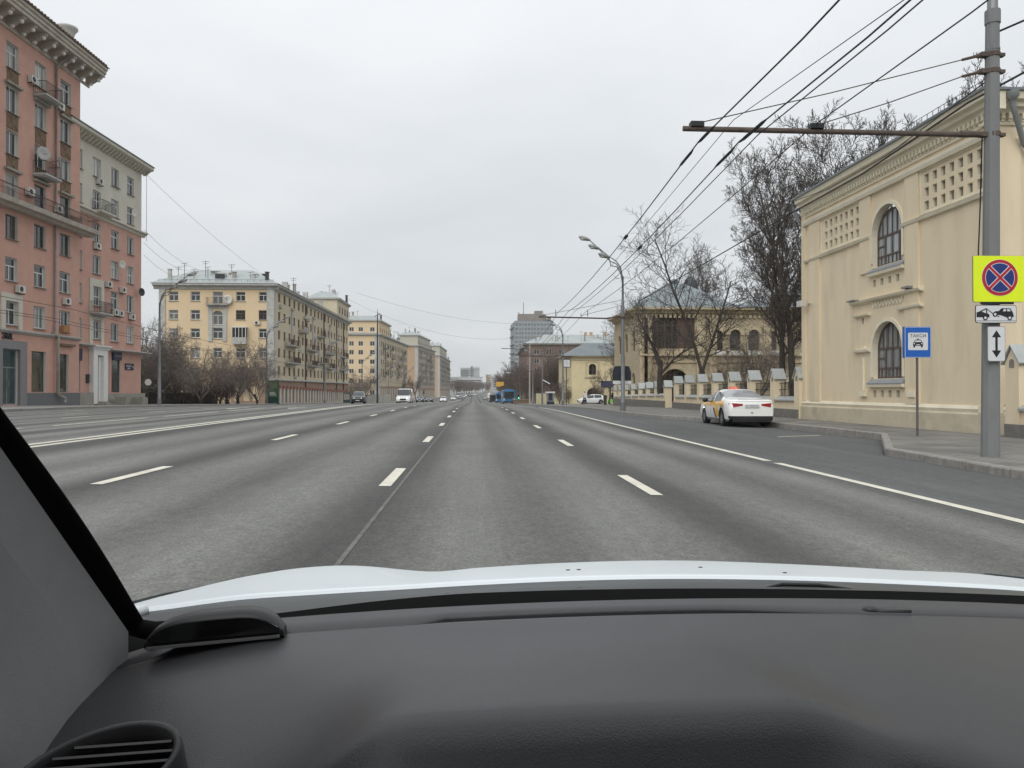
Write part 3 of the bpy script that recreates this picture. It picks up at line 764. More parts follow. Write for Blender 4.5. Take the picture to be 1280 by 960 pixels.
# ------------------------------------------------------------------ yellow apartment blocks down the left side
def bmesh_window_wall(t, F, s0, s1, z0, z1, cols, rows, w, h, mats, frame, pane, style='m', depth=0.2, sill=None, skip=()):
    holes = [(c - w / 2, c + w / 2, r, r + h) for i, c in enumerate(cols) for j, r in enumerate(rows) if (i, j) not in skip]
    mb = MB(); wall(mb, F, s0, s1, z0, z1, holes, depth)
    mb.build('wall', mats, t)
    for hh in holes: put_window(F, hh[0], hh[1], hh[2], hh[3], t, frame, pane, style, depth, sill=sill)

def hip_roof(t, corners, z0, h, inset, m, name='roof'):
    """corners in order (4), world xy; roof rises to a smaller rectangle"""
    b = Vector(t.location); cx = sum(c[0] for c in corners) / 4; cy = sum(c[1] for c in corners) / 4
    mb = MB(); lo = [Vector((c[0], c[1], z0)) - b for c in corners]; hi = []
    for c in corners:
        v = Vector((c[0] - cx, c[1] - cy)); sx = max(0, 1 - inset / max(.1, abs(v.x))); sy = max(0, 1 - inset / max(.1, abs(v.y)))
        hi.append(Vector((cx + v.x * sx, cy + v.y * sy, z0 + h)) - b)
    n = 4
    for i in range(n): mb.face([lo[i], lo[(i + 1) % n], hi[(i + 1) % n], hi[i]])
    mb.face(hi); mb.face(list(reversed(lo)))
    return mb.build(name, m, t)

def roof_clutter(t, x0, x1, y0, y1, z, n, seed, tall=1.0):
    """vent pipes, small boxes and aerials standing on a roof"""
    rg = random.Random(seed); b = Vector(t.location)
    for i in range(n):
        p = Vector((rg.uniform(x0, x1), rg.uniform(y0, y1), z)) - b; mb = MB(); k = rg.random(); h = rg.uniform(.7, 1.6) * tall
        if k < .45: mb.box(p.x - .25, p.x + .25, p.y - .25, p.y + .25, p.z - .8, p.z + h); mb.box(p.x - .33, p.x + .33, p.y - .33, p.y + .33, p.z + h, p.z + h + .12); mb.build('roof_vent', rg.choice([M_GREYTRIM, M_STONE, M_DARK]), t)
        elif k < .75: mb.lathe([(.14, -.8), (.14, h), (.26, h + .05), (.02, h + .3)], 8, tuple(p)); mb.build('vent_pipe', M_STONE, t)
        else:
            q = p + Vector((0, 0, h * 1.8)); mb.bar(p - Vector((0, 0, .8)), q, .06); mb.bar(q + Vector((-.6, 0, -.15)), q + Vector((.6, 0, -.1)), .05); mb.bar(q + Vector((-.4, 0, -.5)), q + Vector((.4, 0, -.45)), .05); mb.build('aerial', M_DARK, t)
def block_B():
    zb = pzL(125) ; base = (-40, 125, zb)
    t = thing('apartment_house', 'ochre apartment house with an arched central window, behind the bare bushy trees', 'apartment building', base)
    F = Fac((-50.1, 125), (-32.16, 125), base); L = F.L; X = lambda x: x + 50.1
    cols = [X(-47.83), X(-44.42), X(-37.3), X(-33.7)]
    rows = [4.86, 8.0 - .1, 9.62 + 1.5 - 1.5, 12.5, 15.5]
    zrow = [(3.3, 4.9), (6.4, 8.0), (9.62, 11.1), (12.55, 14.05), (15.52, 17.0)]
    holes = [(c - .74, c + .74, a, b) for c in cols for a, b in zrow]
    cen = [(X(-40.9) - .8, X(-40.9) + .8, 15.0, 17.0), (X(-40.9) - .8, X(-40.9) + .8, 11.7, 14.0, .75), (X(-40.9) - .8, X(-40.9) + .8, 9.5, 11.2), (X(-40.9) - .7, X(-40.9) + .7, 6.4, 8.0)]
    mb = MB(); wall(mb, F, 0, L, zb - .4, 17.7, holes + cen, .25); mb.build('wall', [M_YEL, M_YEL], t)
    for k, h in enumerate(holes): put_window(F, *h[:4], t, M_BFRAME if k in (13, 18) else M_WFRAME, M_PANE_D if k in (13, 18) else M_PANE, 'mt', .25, sill=M_GREYTRIM)
    for h in cen: put_window(F, h[0], h[1], h[2], h[3], t, M_WFRAME, M_PANE, 'mt', .25, sill=M_GREYTRIM)
    # grey corner piers and centre bay frame
    mb = MB(); fbox(mb, F, 0, 1.0, 0, .15, zb, 17.7); mb.build('corner_pier', M_GREYTRIM, t)
    mb = MB(); fbox(mb, F, L - 1.0, L + .15, 0, .15, zb, 17.7); mb.build('corner_pier', M_GREYTRIM, t)
    mb = MB(); c = X(-40.9); fbox(mb, F, c - 1.45, c - .82, 0, .14, 9.0, 14.3); fbox(mb, F, c + .82, c + 1.45, 0, .14, 9.0, 14.3); fbox(mb, F, c - 1.45, c + 1.45, 0, .16, 14.3, 14.75); fbox(mb, F, c - .82, c + .82, 0, .1, 11.22, 11.65)
    mb.build('bay_frame', M_GREYTRIM, t)
    put_balcony(F, c, 15.0, 3.2, t, .8, M_GREYTRIM, M_RUSTDK, step=.2)
    put_ac(F, X(-34.6), 11.75, t)
    mb = MB(); mb.lathe([(0, .12), (.5, .06), (.75, 0), (.76, .02), (.4, .12), (0, .16)], 16, (0, 0, 0), 'y'); mb.build('satellite_dish', M_WHITEBOX, t, F.pt(X(-39.2), .5, 15.7), F.rz, smooth=True)
    # glazed balcony
    mb = MB(); cc = X(-37.3); fbox(mb, F, cc - 1.1, cc + 1.1, .02, .95, 8.6, 9.65); o = mb.build('glazed_balcony', M_GREYTRIM, t)
    mb = MB(); fbox(mb, F, cc - 1.05, cc + 1.05, .02, .9, 9.65, 11.2); mb.build('pane', M_PANE_D, o)
    mb = MB()
    for k in range(5): fbox(mb, F, cc - 1.1 + k * .53, cc - 1.02 + k * .53, .86, .97, 9.65, 11.25)
    fbox(mb, F, cc - 1.15, cc + 1.15, .02, 1.0, 11.2, 11.35); mb.build('frame', M_WFRAME, o)
    # street side
    G = Fac((-32.16, 125), (-31.2, 193), base)
    gs = [3.72, 7.11, 10.5, 13.8, 17.1, 20.3, 23.6, 27.0, 30.4, 33.6, 36.8, 40.4, 43.7, 47.3, 50.6, 55.7, 59.1, 63.0, 66.0]
    rz = [3.7, 6.65, 9.6, 12.65, 15.75]
    bmesh_window_wall(t, G, 0, G.L, 2.9, 17.7, gs, rz, 1.35, 1.5, [M_YELP, M_YEL], M_BFRAME, M_PANE_D, 'm', .22)
    mb = MB(); fbox(mb, G, 0, .9, 0, .15, 3.1, 17.7); mb.build('corner_pier', M_GREYTRIM, t)
    for s_ in (22, 38.5, 52.5, 61): mb = MB(); mb.tube([G.pt(s_, .15, 17.5), G.pt(s_, .15, zb)], .12, 6); mb.build('downpipe', M_RUSTDK, t)
    # cornice, roof
    pf = [(0, 17.35), (.2, 17.4), (.3, 17.75), (.9, 17.95), (.9, 18.2), (0, 18.25)]
    mb = MB(); fprof(mb, F, -.8, L + .9, pf); mb.build('cornice', M_GREYTRIM, t)
    mb = MB(); fprof(mb, G, .0, G.L + .5, pf); mb.build('cornice', M_GREYTRIM, t)
    hip_roof(t, [(-51.2, 124.0), (-31.1, 124.0), (-30.3, 193.5), (-51.2, 193.5)], 18.25, 2.9, 5.5, M_ROOFM)
    mb = MB(); 
    for x, y in ((-47.5, 127.5), (-41, 126.2), (-36, 127), (-33.5, 136), (-33, 150), (-33, 165)): fbox(mb, Fac((x, y), (x + 1, y), base), 0, .9, -.8, 0, 18.3, 20.2)
    mb.build('chimney', M_GREYTRIM, t)
    roof_clutter(t, -49, -33, 125.5, 130, 19.3, 14, 31); roof_clutter(t, -36, -31.8, 130, 190, 19.0, 22, 32)
    mb = MB(); fbox(mb, F, X(-41.6), X(-40.2), -2.5, -.8, 18.8, 20.0); mb.build('dormer', M_DARK, t)
    mb = MB()
    for i in range(19): mb.bar(F.pt(i, .3, 18.25), F.pt(i, .3, 18.95), .04)
    mb.bar(F.pt(0, .3, 18.9), F.pt(L, .3, 18.9), .04); mb.build('roof_railing', M_DARK, t)
    for x, h in ((-46.5, 3.2), (-45.0, 2.2), (-42.8, 2.6), (-36, 1.8), (-35.3, 1.5)):
        mb = MB(); p = F.pt(X(x), -1, 18.5); mb.bar(p, p + Vector((0, 0, h)), .06); mb.bar(p + Vector((-.5, 0, h - .1)), p + Vector((.5, 0, h + .05)), .05); mb.bar(p + Vector((-.35, 0, h - .5)), p + Vector((.35, 0, h - .45)), .05); mb.build('aerial', M_DARK, t)
    # the raised storey at the far end
    Hf = Fac((-37.8, 178), (-31.3, 178), base); Hs = Fac((-31.3, 178), (-31.1, 193.2), base)
    mb = MB(); wall(mb, Hf, 0, Hf.L, 17.7, 22.2, [], .2); wall(mb, Hs, 0, Hs.L, 17.7, 22.2, [], .2); mb.build('raised_storey', [M_YELP, M_YELP], t)
    for s_ in (3, 6.4, 9.7, 13): put_window(Hs, s_ - .6, s_ + .6, 19.2, 20.8, t, M_BFRAME, M_PANE_D, 'm', .02)
    put_window(Hf, 1.2, 2.4, 19.4, 20.8, t, M_WFRAME, M_PANE_D, 'm', .02)
    mb = MB(); fprof(mb, Hf, -.5, Hf.L + .6, [(0, 21.9), (.5, 22.2), (.5, 22.5), (0, 22.5)]); fprof(mb, Hs, 0, Hs.L + .5, [(0, 21.9), (.5, 22.2), (.5, 22.5), (0, 22.5)]); mb.build('cornice', M_GREYTRIM, t)
    roof_clutter(t, -37.5, -31.4, 178.3, 192, 23.3, 10, 33, 1.3)
    hip_roof(t, [(-38.3, 177.5), (-30.7, 177.5), (-30.6, 193.8), (-38.3, 193.8)], 22.5, 1.6, 2.5, M_ROOFM)
    # balconies in groups
    ch = random.Random(5)
    for s_, w, z in ((10.8, 7.2, 9.0), (11.0, 7.2, 6.0), (18.7, 4.0, 12.0), (27.0, 7.0, 9.0), (27.2, 7.0, 6.0), (34.8, 4.2, 12.2), (43.4, 7.2, 9.1), (43.6, 7.0, 6.0), (59.5, 7.5, 9.1), (59.7, 7.0, 6.1), (36.8, 3.4, 6.9)):
        o = put_balcony(G, s_, z, w, t, 1.0, M_GREYTRIM, M_RUSTDK, step=.28)
        mb = MB()
        for k in range(int(w / 1.2)):
            if ch.random() < .75: a = -w / 2 + .1 + k * 1.2; mb.box(a, a + 1.0, -.99, -.96, .08, .9)
        mb.build('balcony_screen', ch.choice([M_RUSTDK, mat('wine_red_screen', (.13, .035, .035), .8, .2), M_WHITEBOX]), o)
    for s_, z in ((4.0, 14.9), (21, 14.6), (24, 14.5), (30.2, 11.3), (33.5, 8.3), (17.2, 8.2), (40.3, 5.2), (47.2, 11.6), (50.7, 5.3), (55.8, 8.4), (8.9, 5.4), (13.9, 2.95 + .4)): put_ac(G, s_, z, t)
    # two tall grey niches with pointed heads
    for s_ in (12.0, 28.6, 45.0):
        mb = MB(); fbox(mb, G, s_ - .5, s_ + .5, 0, .18, 10.5, 15.2); fprof(mb, G, s_ - .8, s_ + .8, [(0, 15.2), (.4, 15.3), (.4, 15.5), (0, 15.7)]); mb.build('pilaster', M_GREYTRIM, t)
    # ground floor arcade with pale pilasters and brownish heads
    mb = MB(); wall(mb, G, 0, G.L, zb - .4, 2.9, [], .2); mb.build('shop_wall', [mat('brown_shopfront', (.30, .20, .14), .85, .15, 1), M_YEL], t)
    pm = MB(); pm.box(-.55, .55, -.2, 0, 0, 2.9); pmm = pm.mesh('shop_pilaster', mat('pale_pilaster', (.50, .45, .38), .85, .12, 2))
    hm = MB(); hm.box(-.75, .75, -.32, 0, 2.9, 3.35); hmm = hm.mesh('pilaster_head', mat('brick_red_trim', (.28, .13, .09), .85, .15))
    n = 28
    for i in range(n):
        s_ = 1.6 + i * (G.L - 2.4) / (n - 1)
        o = link('shop_pilaster', pmm, t, G.pt(s_, 0, pzL(125 + s_) - .4), G.rz); link('pilaster_head', hmm, o)
    for i in range(0, n - 1, 2):
        s_ = 1.6 + (i + .5) * (G.L - 2.4) / (n - 1)
        mb = MB(); fbox(mb, G, s_ - .55, s_ + .55, .02, .05, pzL(125 + s_) + .2, 1.6); mb.build('shop_window', M_PANE_D, t)
    mb = MB(); fprof(mb, G, -.1, G.L, [(0, 2.75), (.45, 2.85), (.45, 3.05), (0, 3.15)]); mb.build('string_course', M_GREYTRIM, t)
    # low shopfront on the front side with three beige panels
    mb = MB(); fbox(mb, F, X(-38.5), X(-32.3), 0, 1.1, zb - .3, 2.1); o = mb.build('shopfront', mat('brown_shopfront', (.3, .2, .14)), t)
    for k in range(3): mb = MB(); fbox(mb, F, X(-37.9) + k * 1.45, X(-37.0) + k * 1.45, 1.1, 1.16, zb + .35, 1.9); mb.build('beige_panel', mat('beige_panel', (.52, .42, .27), .8, .08), o)
block_B()

def block_generic(name, label, F0, F1, S1, zb, ztop, zattic, attic_len, cols_f, rows, wallm, sidem, attic_front=None, frontw=1.5, pier=True, seed=1, roof_h=2.2, step_s=3.4, depth_back=20, attic_mat=None):
    """front from F0 to F1 (corner), street side from F1 to S1"""
    base = ((F0[0] + F1[0]) / 2, F1[1], zb)
    t = thing('apartment_house', label, 'apartment building', base)
    F = Fac(F0, F1, base); G = Fac(F1, S1, base); rng = random.Random(seed)
    ac = [c for c in cols_f]
    bmesh_window_wall(t, F, 0, F.L, zb - .5, ztop, ac, rows, frontw, 1.5, [wallm, wallm], M_WFRAME, M_PANE_D, 'm', .2)
    n = int((G.L - 2) / step_s); gs = [2 + (G.L - 4) * i / (n - 1) for i in range(n)]
    r2 = rows
    bmesh_window_wall(t, G, 0, G.L, 3.2 if zb > -3 else 2.6, ztop, gs, [r for r in r2 if r > 3.4], 1.7, 1.75, [sidem, sidem], M_BFRAME, M_PANE_D, 'm', .2)
    if pier:
        for FF, a, b in ((F, F.L - 1.3, F.L + .12), (G, 0, 1.5)):
            mb = MB(); fbox(mb, FF, a, b, 0, .12, zb, ztop); mb.build('corner_pier', M_GREYTRIM, t)
    pf = [(0, ztop - .3), (.3, ztop - .1), (.8, ztop + .1), (.8, ztop + .4), (0, ztop + .45)]
    mb = MB(); fprof(mb, F, -.5, F.L + .8, pf); mb.build('cornice', M_GREYTRIM, t); mb = MB(); fprof(mb, G, 0, G.L + .5, pf); mb.build('cornice', M_GREYTRIM, t)
    xs = F0[0] - (depth_back if F.L < 8 else 0)
    hip_roof(t, [(xs, F1[1] - .7), (F1[0] + .8, F1[1] - .7), (S1[0] + .8, S1[1] + .5), (xs + (S1[0] - F1[0]), S1[1] + .5)], ztop + .45, roof_h, 4.5, M_ROOFM)
    # attic storey over the first part of the street side
    am = attic_mat or wallm
    A0 = attic_front[0] if attic_front else F0; A1 = (F1[0] + .02, F1[1] + .02)
    e = G.p0 + G.u * attic_len
    AF = Fac((A0[0], A0[1] + .02), A1, base); AG = Fac(A1, (e.x, e.y), base)
    bmesh_window_wall(t, AF, 0, AF.L, ztop + .46, zattic, [c for c in cols_f if c < AF.L - 1], [ztop + 1.1], frontw, 1.4, [am, am], M_WFRAME, M_PANE_D, 'm', .15)
    ng = max(2, int(attic_len / 4)); bmesh_window_wall(t, AG, 0, AG.L, ztop + .46, zattic, [attic_len * (i + .7) / (ng + .4) for i in range(ng)], [ztop + 1.1], 1.2, 1.4, [am, am], M_BFRAME, M_PANE_D, 'm', .15)
    mb = MB(); wall(mb, Fac((e.x, e.y), (e.x - 9, e.y), base), 0, 9, ztop, zattic, []); mb.build('attic_wall', [am, am], t)
    pf = [(0, zattic - .2), (.6, zattic), (.6, zattic + .35), (0, zattic + .35)]
    mb = MB(); fprof(mb, AF, -.4, AF.L + .6, pf); mb.build('cornice', M_GREYTRIM, t); mb = MB(); fprof(mb, AG, 0, AG.L + .4, pf); mb.build('cornice', M_GREYTRIM, t)
    hip_roof(t, [(A0[0] - .4, A0[1] - .6), (A1[0] + .6, A1[1] - .6), (e.x + .6, e.y + .4), (A0[0] - .4 + (e.x - A1[0]), e.y + .4)], zattic + .35, 1.5, 2.5, M_ROOFM)
    roof_clutter(t, A0[0] + .5, A1[0] - .3, A0[1] + .5, e.y - .5, zattic + 1.1, 12, seed + 50, 1.5); roof_clutter(t, S1[0] - 4.5, S1[0] - .5, e.y + 2, S1[1], ztop + 1.2, 14, seed + 60, 1.4)
    # balconies and boxes
    for i, s_ in enumerate(gs[1:-1]):
        for r in rows:
            if r > 4 and rng.random() < .75 and (i % 4) in (1, 2):
                o = put_balcony(G, s_, r - .25, 2.8, t, 1.0, rng.choice([M_GREYTRIM, M_STONE]), M_RUSTDK, step=.4)
                if rng.random() < .7: mb = MB(); mb.box(-1.35, 1.35, -1.0, -.95, .05, .95); mb.build('balcony_screen', rng.choice([M_RUSTDK, M_WHITEBOX, M_GREYTRIM]), o)
            elif r > 4 and rng.random() < .3: put_ac(G, s_ + .9, r - .5, t)
    # ground floor
    mb = MB(); wall(mb, G, 0, G.L, zb - .5, 3.2 if zb > -3 else 2.6, []); mb.build('shop_wall', [mat('brown_shopfront', (.3, .2, .14)), M_YEL], t)
    npil = min(18, int(G.L / 4)); pm = MB(); pm.box(-.8, .8, -.2, 0, 0, 5.2); me = pm.mesh('shop_pilaster', mat('pale_pilaster', (.5, .45, .38)))
    for i in range(npil): link('shop_pilaster', me, t, G.pt(2 + i * (G.L - 4) / (npil - 1), 0, zb - .4), G.rz)
    mb = MB()
    for k in range(9):
        x = F0[0] + (F1[0] - F0[0]) * rng.random(); y = F1[1] + 3 + rng.random() * G.L * .3; fbox(mb, Fac((x, y), (x + 1, y), base), 0, rng.uniform(.5, 1.1), -.7, 0, ztop + 1, zattic + rng.uniform(1, 2.2) if y < F1[1] + attic_len and k % 2 else ztop + 3.2)
    mb.build('chimney', M_GREYTRIM, t)
    return t, F, G
block_generic('apartment_house', 'second yellow apartment house on the left, its raised corner storey above a grey ledge', (-41.5, 247), (-30.3, 247), (-26.6, 311), -3.0, 18.9, 23.4, 21.5,
              [2.6, 5.55, 9.2], [-.2, 3.5 - .1, 6.6, 9.6, 12.6, 15.4], M_YEL, M_YELP, seed=2)
M_ORG = mat('orange_ochre_plaster', (0.45, 0.31, 0.205), 0.9, 0.08, .5)
block_generic('apartment_house', 'third apartment house on the left, with a blank orange end wall', (-31.0, 360), (-26.1, 360), (-20.9, 415), -3.6, 21.9, 26.8, 38, [], [3.5, 6.6, 9.7, 12.8, 15.9, 18.9], M_ORG, mat('greyish_ochre_plaster', (.37, .33, .27), .9, .15, .4), attic_front=((-34.5, 360),), seed=3, attic_mat=mat('pale_attic', (.46, .44, .36), .9, .08))
block_generic('apartment_house', 'farthest and smallest apartment house of the left row, with a pale attic', (-26.0, 470), (-20.7, 470), (-17.4, 570), -3.8, 22.3, 28.2, 62, [], [3.5, 6.6, 9.7, 12.8, 15.9, 18.9], M_ORG, mat('greyish_ochre_plaster', (.4, .34, .25)), attic_front=((-28.5, 470),), seed=4, attic_mat=mat('pale_attic', (.46, .44, .36)))

# ------------------------------------------------------------------ pale yellow building on the near right
def near_house():
    base = (14.5, 27, -.03)
    t = thing('mansion_wing', 'pale yellow house with arched windows and rows of square niches under its cornice', 'building', base)
    MY = mat('pale_yellow_stucco', (0.72, 0.61, 0.435), 0.9, 0.05, 0.9, 0.12, 60, dirt=(0.52, 0.43, 0.31), dirt_scale=1.0, dirt_amt=0.55, stretch=(1, 1, .25))
    MC = mat('cream_stucco_trim', (0.74, 0.68, 0.53), 0.9, 0.05, 2, dirt=(0.48, 0.43, 0.33), dirt_scale=1.2, dirt_amt=0.45)
    MPL = mat('weathered_plinth', (0.54, 0.475, 0.355), 0.95, 0.08, 2, 0.3, 30, dirt=(0.30, 0.265, 0.2), dirt_scale=1.1, dirt_amt=0.6)
    F = Fac((14.4, 32.9), (14.5, 20.9), base); L = F.L
    # sill openings: two arched windows
    W1 = (5.8, 7.7, 1.62, 3.62, .95, .24); W2 = (5.8, 7.7, 5.62, 7.72, .95, .24)
    small = []
    for z0 in (.95, 4.93):
        for k in range(4): small.append((5.78 + k * .5, 5.98 + k * .5, z0, z0 + .25, 0, .10))
    nich = []
    for (a, b, nx) in ((1.95, 4.88, 7), (8.84, 11.82, 7)):
        st = (b - a) / nx
        for i in range(nx):
            for j in range(3):
                nich.append((a + st * (i + .25), a + st * (i + .80), 6.98 + j * .43, 7.27 + j * .43, 0, .10))
    side = [(4.98, 5.14, 3.66, 3.88, 0, .08), (8.1, 8.26, 3.66, 3.88, 0, .08)]
    mb = MB(); wall(mb, F, .35, L, .7, 9.0, [W1, W2] + small + nich + side, .24)
    # the end wall that faces down the road towards us, and the rear walls
    E_ = Fac((14.5, 20.9), (30, 20.9), base); wall(mb, E_, 0, E_.L, .7, 9.0, [(3.2, 5.1, 1.62, 3.62, .95, .24), (3.2, 5.1, 5.62, 7.72, .95, .24), (9.2, 11.1, 1.62, 3.62, .95, .24), (9.2, 11.1, 5.62, 7.72, .95, .24)], .24)
    K = Fac((30, 32.9), (14.4 , 32.9), base); wall(mb, K, 0, K.L, -.1, 9.0, [])
    mb.build('wall', [MY, MC], t)
    # arch faces need a back behind the niches
    bk = MB(); bk.box(-.09, .09, 0, .02, 0, .26); 
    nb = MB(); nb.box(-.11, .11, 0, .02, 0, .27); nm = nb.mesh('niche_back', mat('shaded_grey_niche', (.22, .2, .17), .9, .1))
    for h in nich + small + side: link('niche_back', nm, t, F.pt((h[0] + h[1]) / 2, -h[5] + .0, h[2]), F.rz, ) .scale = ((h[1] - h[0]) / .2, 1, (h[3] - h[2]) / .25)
    # pilaster strips and panel frames
    for a, b, z0, z1 in ((.72, 1.7, .75, 8.3), (4.97, 5.72, 5.5, 8.3), (7.92, 8.7, .75, 8.3), (-.0, .35, .75, 9.0)):
        mb = MB(); fbox(mb, F, a, b, 0, .07, z0, z1); mb.build('pilaster', MY, t)
    for a, b in ((1.75, 4.93), (8.74, 11.95)):
        mb = MB(); fbox(mb, F, a, b, 0, .035, 6.86, 6.93); fbox(mb, F, a, b, 0, .035, 8.25, 8.3)
        fbox(mb, F, a, a + .06, 0, .035, 6.93, 8.25); fbox(mb, F, b - .06, b, 0, .035, 6.93, 8.25)
        mb.build('niche_panel', MC, t)
    # string courses
    def molding(nm_, s0, s1, prof, m=MC): mb = MB(); fprof(mb, F, s0, s1, prof); return mb.build(nm_, m, t)
    molding('string_course', .3, 5.72, [(0, 6.7), (.1, 6.72), (.14, 6.8), (0, 6.84)]); molding('string_course', 7.78, L, [(0, 6.68), (.1, 6.7), (.14, 6.8), (0, 6.84)])
    molding('band', .2, L + .1, [(0, 8.3), (.12, 8.3), (.16, 8.42), (.16, 8.5), (0, 8.5)])
    # window arch rings, sills, ledges
    for z, zt in ((2.67, 3.62), (6.77, 7.72)):
        mb = MB(); ring_arc(F, 6.75, z, .95, 1.07, 0, .05, mb, 16); fbox(mb, F, 5.68, 5.8, 0, .05, z - 1.0, z); fbox(mb, F, 7.7, 7.82, 0, .05, z - 1.0, z); mb.build('arch_moulding', MC, t)
    for z in (1.62, 5.62):
        molding('window_sill', 5.62, 7.86, [(-.2, z), (0, z - .02), (.17, z - .16), (.17, z - .2), (0, z - .2)], mat('lead_grey_sill', (.25, .26, .27), .6, .1)); molding('sill_moulding', 5.6, 7.88, [(0, z - .2), (.16, z - .2), (.14, z - .3), (0, z - .32)])
    molding('ledge', 4.35, 8.9, [(0, 4.4), (.16, 4.45), (.2, 4.52), (0, 4.56)])
    molding('ledge', 4.55, 5.66, [(0, 3.92), (.12, 3.95), (.14, 4.0), (0, 4.02)]); molding('ledge', 7.5, 8.88, [(0, 3.9), (.12, 3.93), (.14, 4.0), (0, 4.02)])
    molding('impost', 4.55, 5.68, [(0, 2.58), (.12, 2.62), (.14, 2.7), (0, 2.72)]); molding('impost', 7.82, 8.9, [(0, 2.58), (.12, 2.62), (.14, 2.7), (0, 2.72)])
    # bits of metal flashing and lamps on the ledge
    mb = MB(); fbox(mb, F, 4.3, 4.8, .0, .24, 4.55, 4.6); fbox(mb, F, 8.0, 8.4, .0, .24, 4.57, 4.64); mb.build('flashing', M_GFRAME, t)
    # zigzag frieze
    mb = MB(); n = 9
    for i in range(n):
        a = 5.78 + i * .215; mb.bar(F.pt(a, .02, 4.37), F.pt(a + .107, .02, 4.17), .045, .05); mb.bar(F.pt(a + .107, .02, 4.17), F.pt(a + .215, .02, 4.37), .045, .05)
    mb.build('zigzag_frieze', MC, t)
    for s_ in (5.17, 8.3):       # thin engaged shafts with square bases
        mb = MB(); mb.tube([F.pt(s_, .02, 1.2), F.pt(s_, .02, 2.42)], .05, 8); fbox(mb, F, s_ - .2, s_ + .2, 0, .12, .98, 1.18); mb.build('engaged_shaft', MC, t)
        mb = MB(); ring_arc(F, s_, 2.72, .0, .13, 0, .03, mb, 8); mb.build('blind_arch', MC, t)
    # windows with tall panes
    gl = pane_mat('curtained_glass', (0.21, 0.23, 0.235), (0.31, 0.33, 0.335), 0.12)
    MFR = mat('brown_old_frame', (.115, .085, .075), .7, .2, 5)
    def arched_window(FF, s_, z):
        w, h, ar = 1.9, 1.05, .95
        f = MB(); d = .03
        def bx(x0, x1, z0, z1): f.box(x0, x1, -d, d, z0, z1)
        a = -w / 2
        bx(a, a + .07, 0, h); bx(-a - .07, -a, 0, h); bx(a, -a, 0, .07); bx(a, -a, h - .02, h + .06); bx(a, -a, .34, .40)
        for x in (-.45, .45): bx(x - .04, x + .04, 0, h)
        bx(-.03, .03, .4, h); bx(a, -.45, .7, .75)
        for x in (-.7, -.25, -.0, .25, .7): bx(x - .02, x + .02, 0.02, .34)
        N = 14
        for k in range(N):
            p, q = math.pi * k / N, math.pi * (k + 1) / N
            for r0, r1 in ((.88, .95),):
                vs = [(-r * math.cos(an), y, h + r * math.sin(an)) for y in (-d, d) for (an, r) in ((p, r0), (q, r0), (q, r1), (p, r1))]
                f.hull(vs, [(0, 1, 2, 3), (7, 6, 5, 4), (0, 4, 5, 1), (2, 6, 7, 3)])
        for x in (-.62, -.31, 0, .31, .62): bx(x - .022, x + .022, h, h + math.sqrt(.9 ** 2 - x * x))
        o = f.build('window', MFR, t, FF.pt(s_, -.2, z), FF.rz)
        g = MB(); pts = [(a + .02, 0.02), (-a - .02, 0.02)] + [(.93 * math.cos(math.pi * k / 16), h + .93 * math.sin(math.pi * k / 16)) for k in range(17)]
        g.prism(pts, lambda x, zz_: (x, .0, zz_), lambda x, zz_: (x, .015, zz_)); g.build('pane', gl, o)
    for z in (1.62, 5.62):
        arched_window(F, 6.75, z); arched_window(E_, 4.15, z); arched_window(E_, 10.15, z)
    for FF, s0, s1 in ((F, -.0, L + .14), (E_, -.14, 15)):
        # plinth
        mb = MB(); fprof(mb, FF, s0, s1, [(-.3, -.4), (.14, -.4), (.14, .5), (.1, .56), (-.3, .56)]); mb.build('plinth', MPL, t)
        mb = MB(); fprof(mb, FF, s0, s1, [(-.3, .56), (.06, .56), (.1, .66), (.04, .76), (-.3, .78)]); mb.build('plinth_moulding', MC, t)
        # cornice
        mb = MB(); fprof(mb, FF, s0 + .1 if FF is F else s0, s1 + .3, [(-.2, 9.0), (.1, 9.0), (.14, 9.1), (.26, 9.14), (.28, 9.26), (.4, 9.3), (.44, 9.5), (-.2, 9.5)]); mb.build('cornice', MC, t)
        mb = MB(); fprof(mb, FF, s0, s1, [(-.2, 8.68), (.05, 8.68), (.07, 8.76), (-.2, 8.76)]); mb.build('frieze_band', MC, t)
        db = MB(); db.box(-.05, .05, -.13, 0, 0, .16); db.box(-.04, .04, -.09, 0, -.07, 0); dm = db.mesh('dentil', MC)
        n = int((s1 - s0) / .2)
        for i in range(n): link('dentil', dm, t, FF.pt(s0 + .1 + i * .2, 0, 8.84), FF.rz)
    # eave, roof, snow railing
    mb = MB(); fprof(mb, F, -.12, L + .5, [(.3, 9.5), (.5, 9.5), (.5, 9.58), (.3, 9.6)]); fprof(mb, E_, -.3, 15, [(.3, 9.505), (.5, 9.505), (.5, 9.575), (.3, 9.595)]); mb.build('eave', M_ROOFD, t)
    hip_roof(t, [(14.0, 20.5), (30.3, 20.5), (30.3, 33.2), (13.95, 33.2)], 9.58, 2.2, 5.5, M_ROOFD)
    mb = MB()
    for i in range(42):
        s_ = .0 + i * .29; mb.bar(F.pt(s_, .1, 9.62), F.pt(s_, .1, 9.97), .014)
    for z in (9.97, 9.8): mb.bar(F.pt(0, .1, z), F.pt(L, .1, z), .014)
    mb.build('snow_railing', M_DARK, t)
    # rain pipe at the near corner
    mb = MB(); mb.tube([E_.pt(.35, .5, 9.35), E_.pt(.35, .5, 9.1), E_.pt(.9, .18, 8.1), E_.pt(1.3, .18, 7.7), E_.pt(1.3, .18, .5)], .08, 8); mb.lathe([(.16, .25), (.16, .1), (.08, 0)], 8, E_.pt(.35, .5, 9.2)); mb.build('downpipe', M_GFRAME, t, smooth=True)
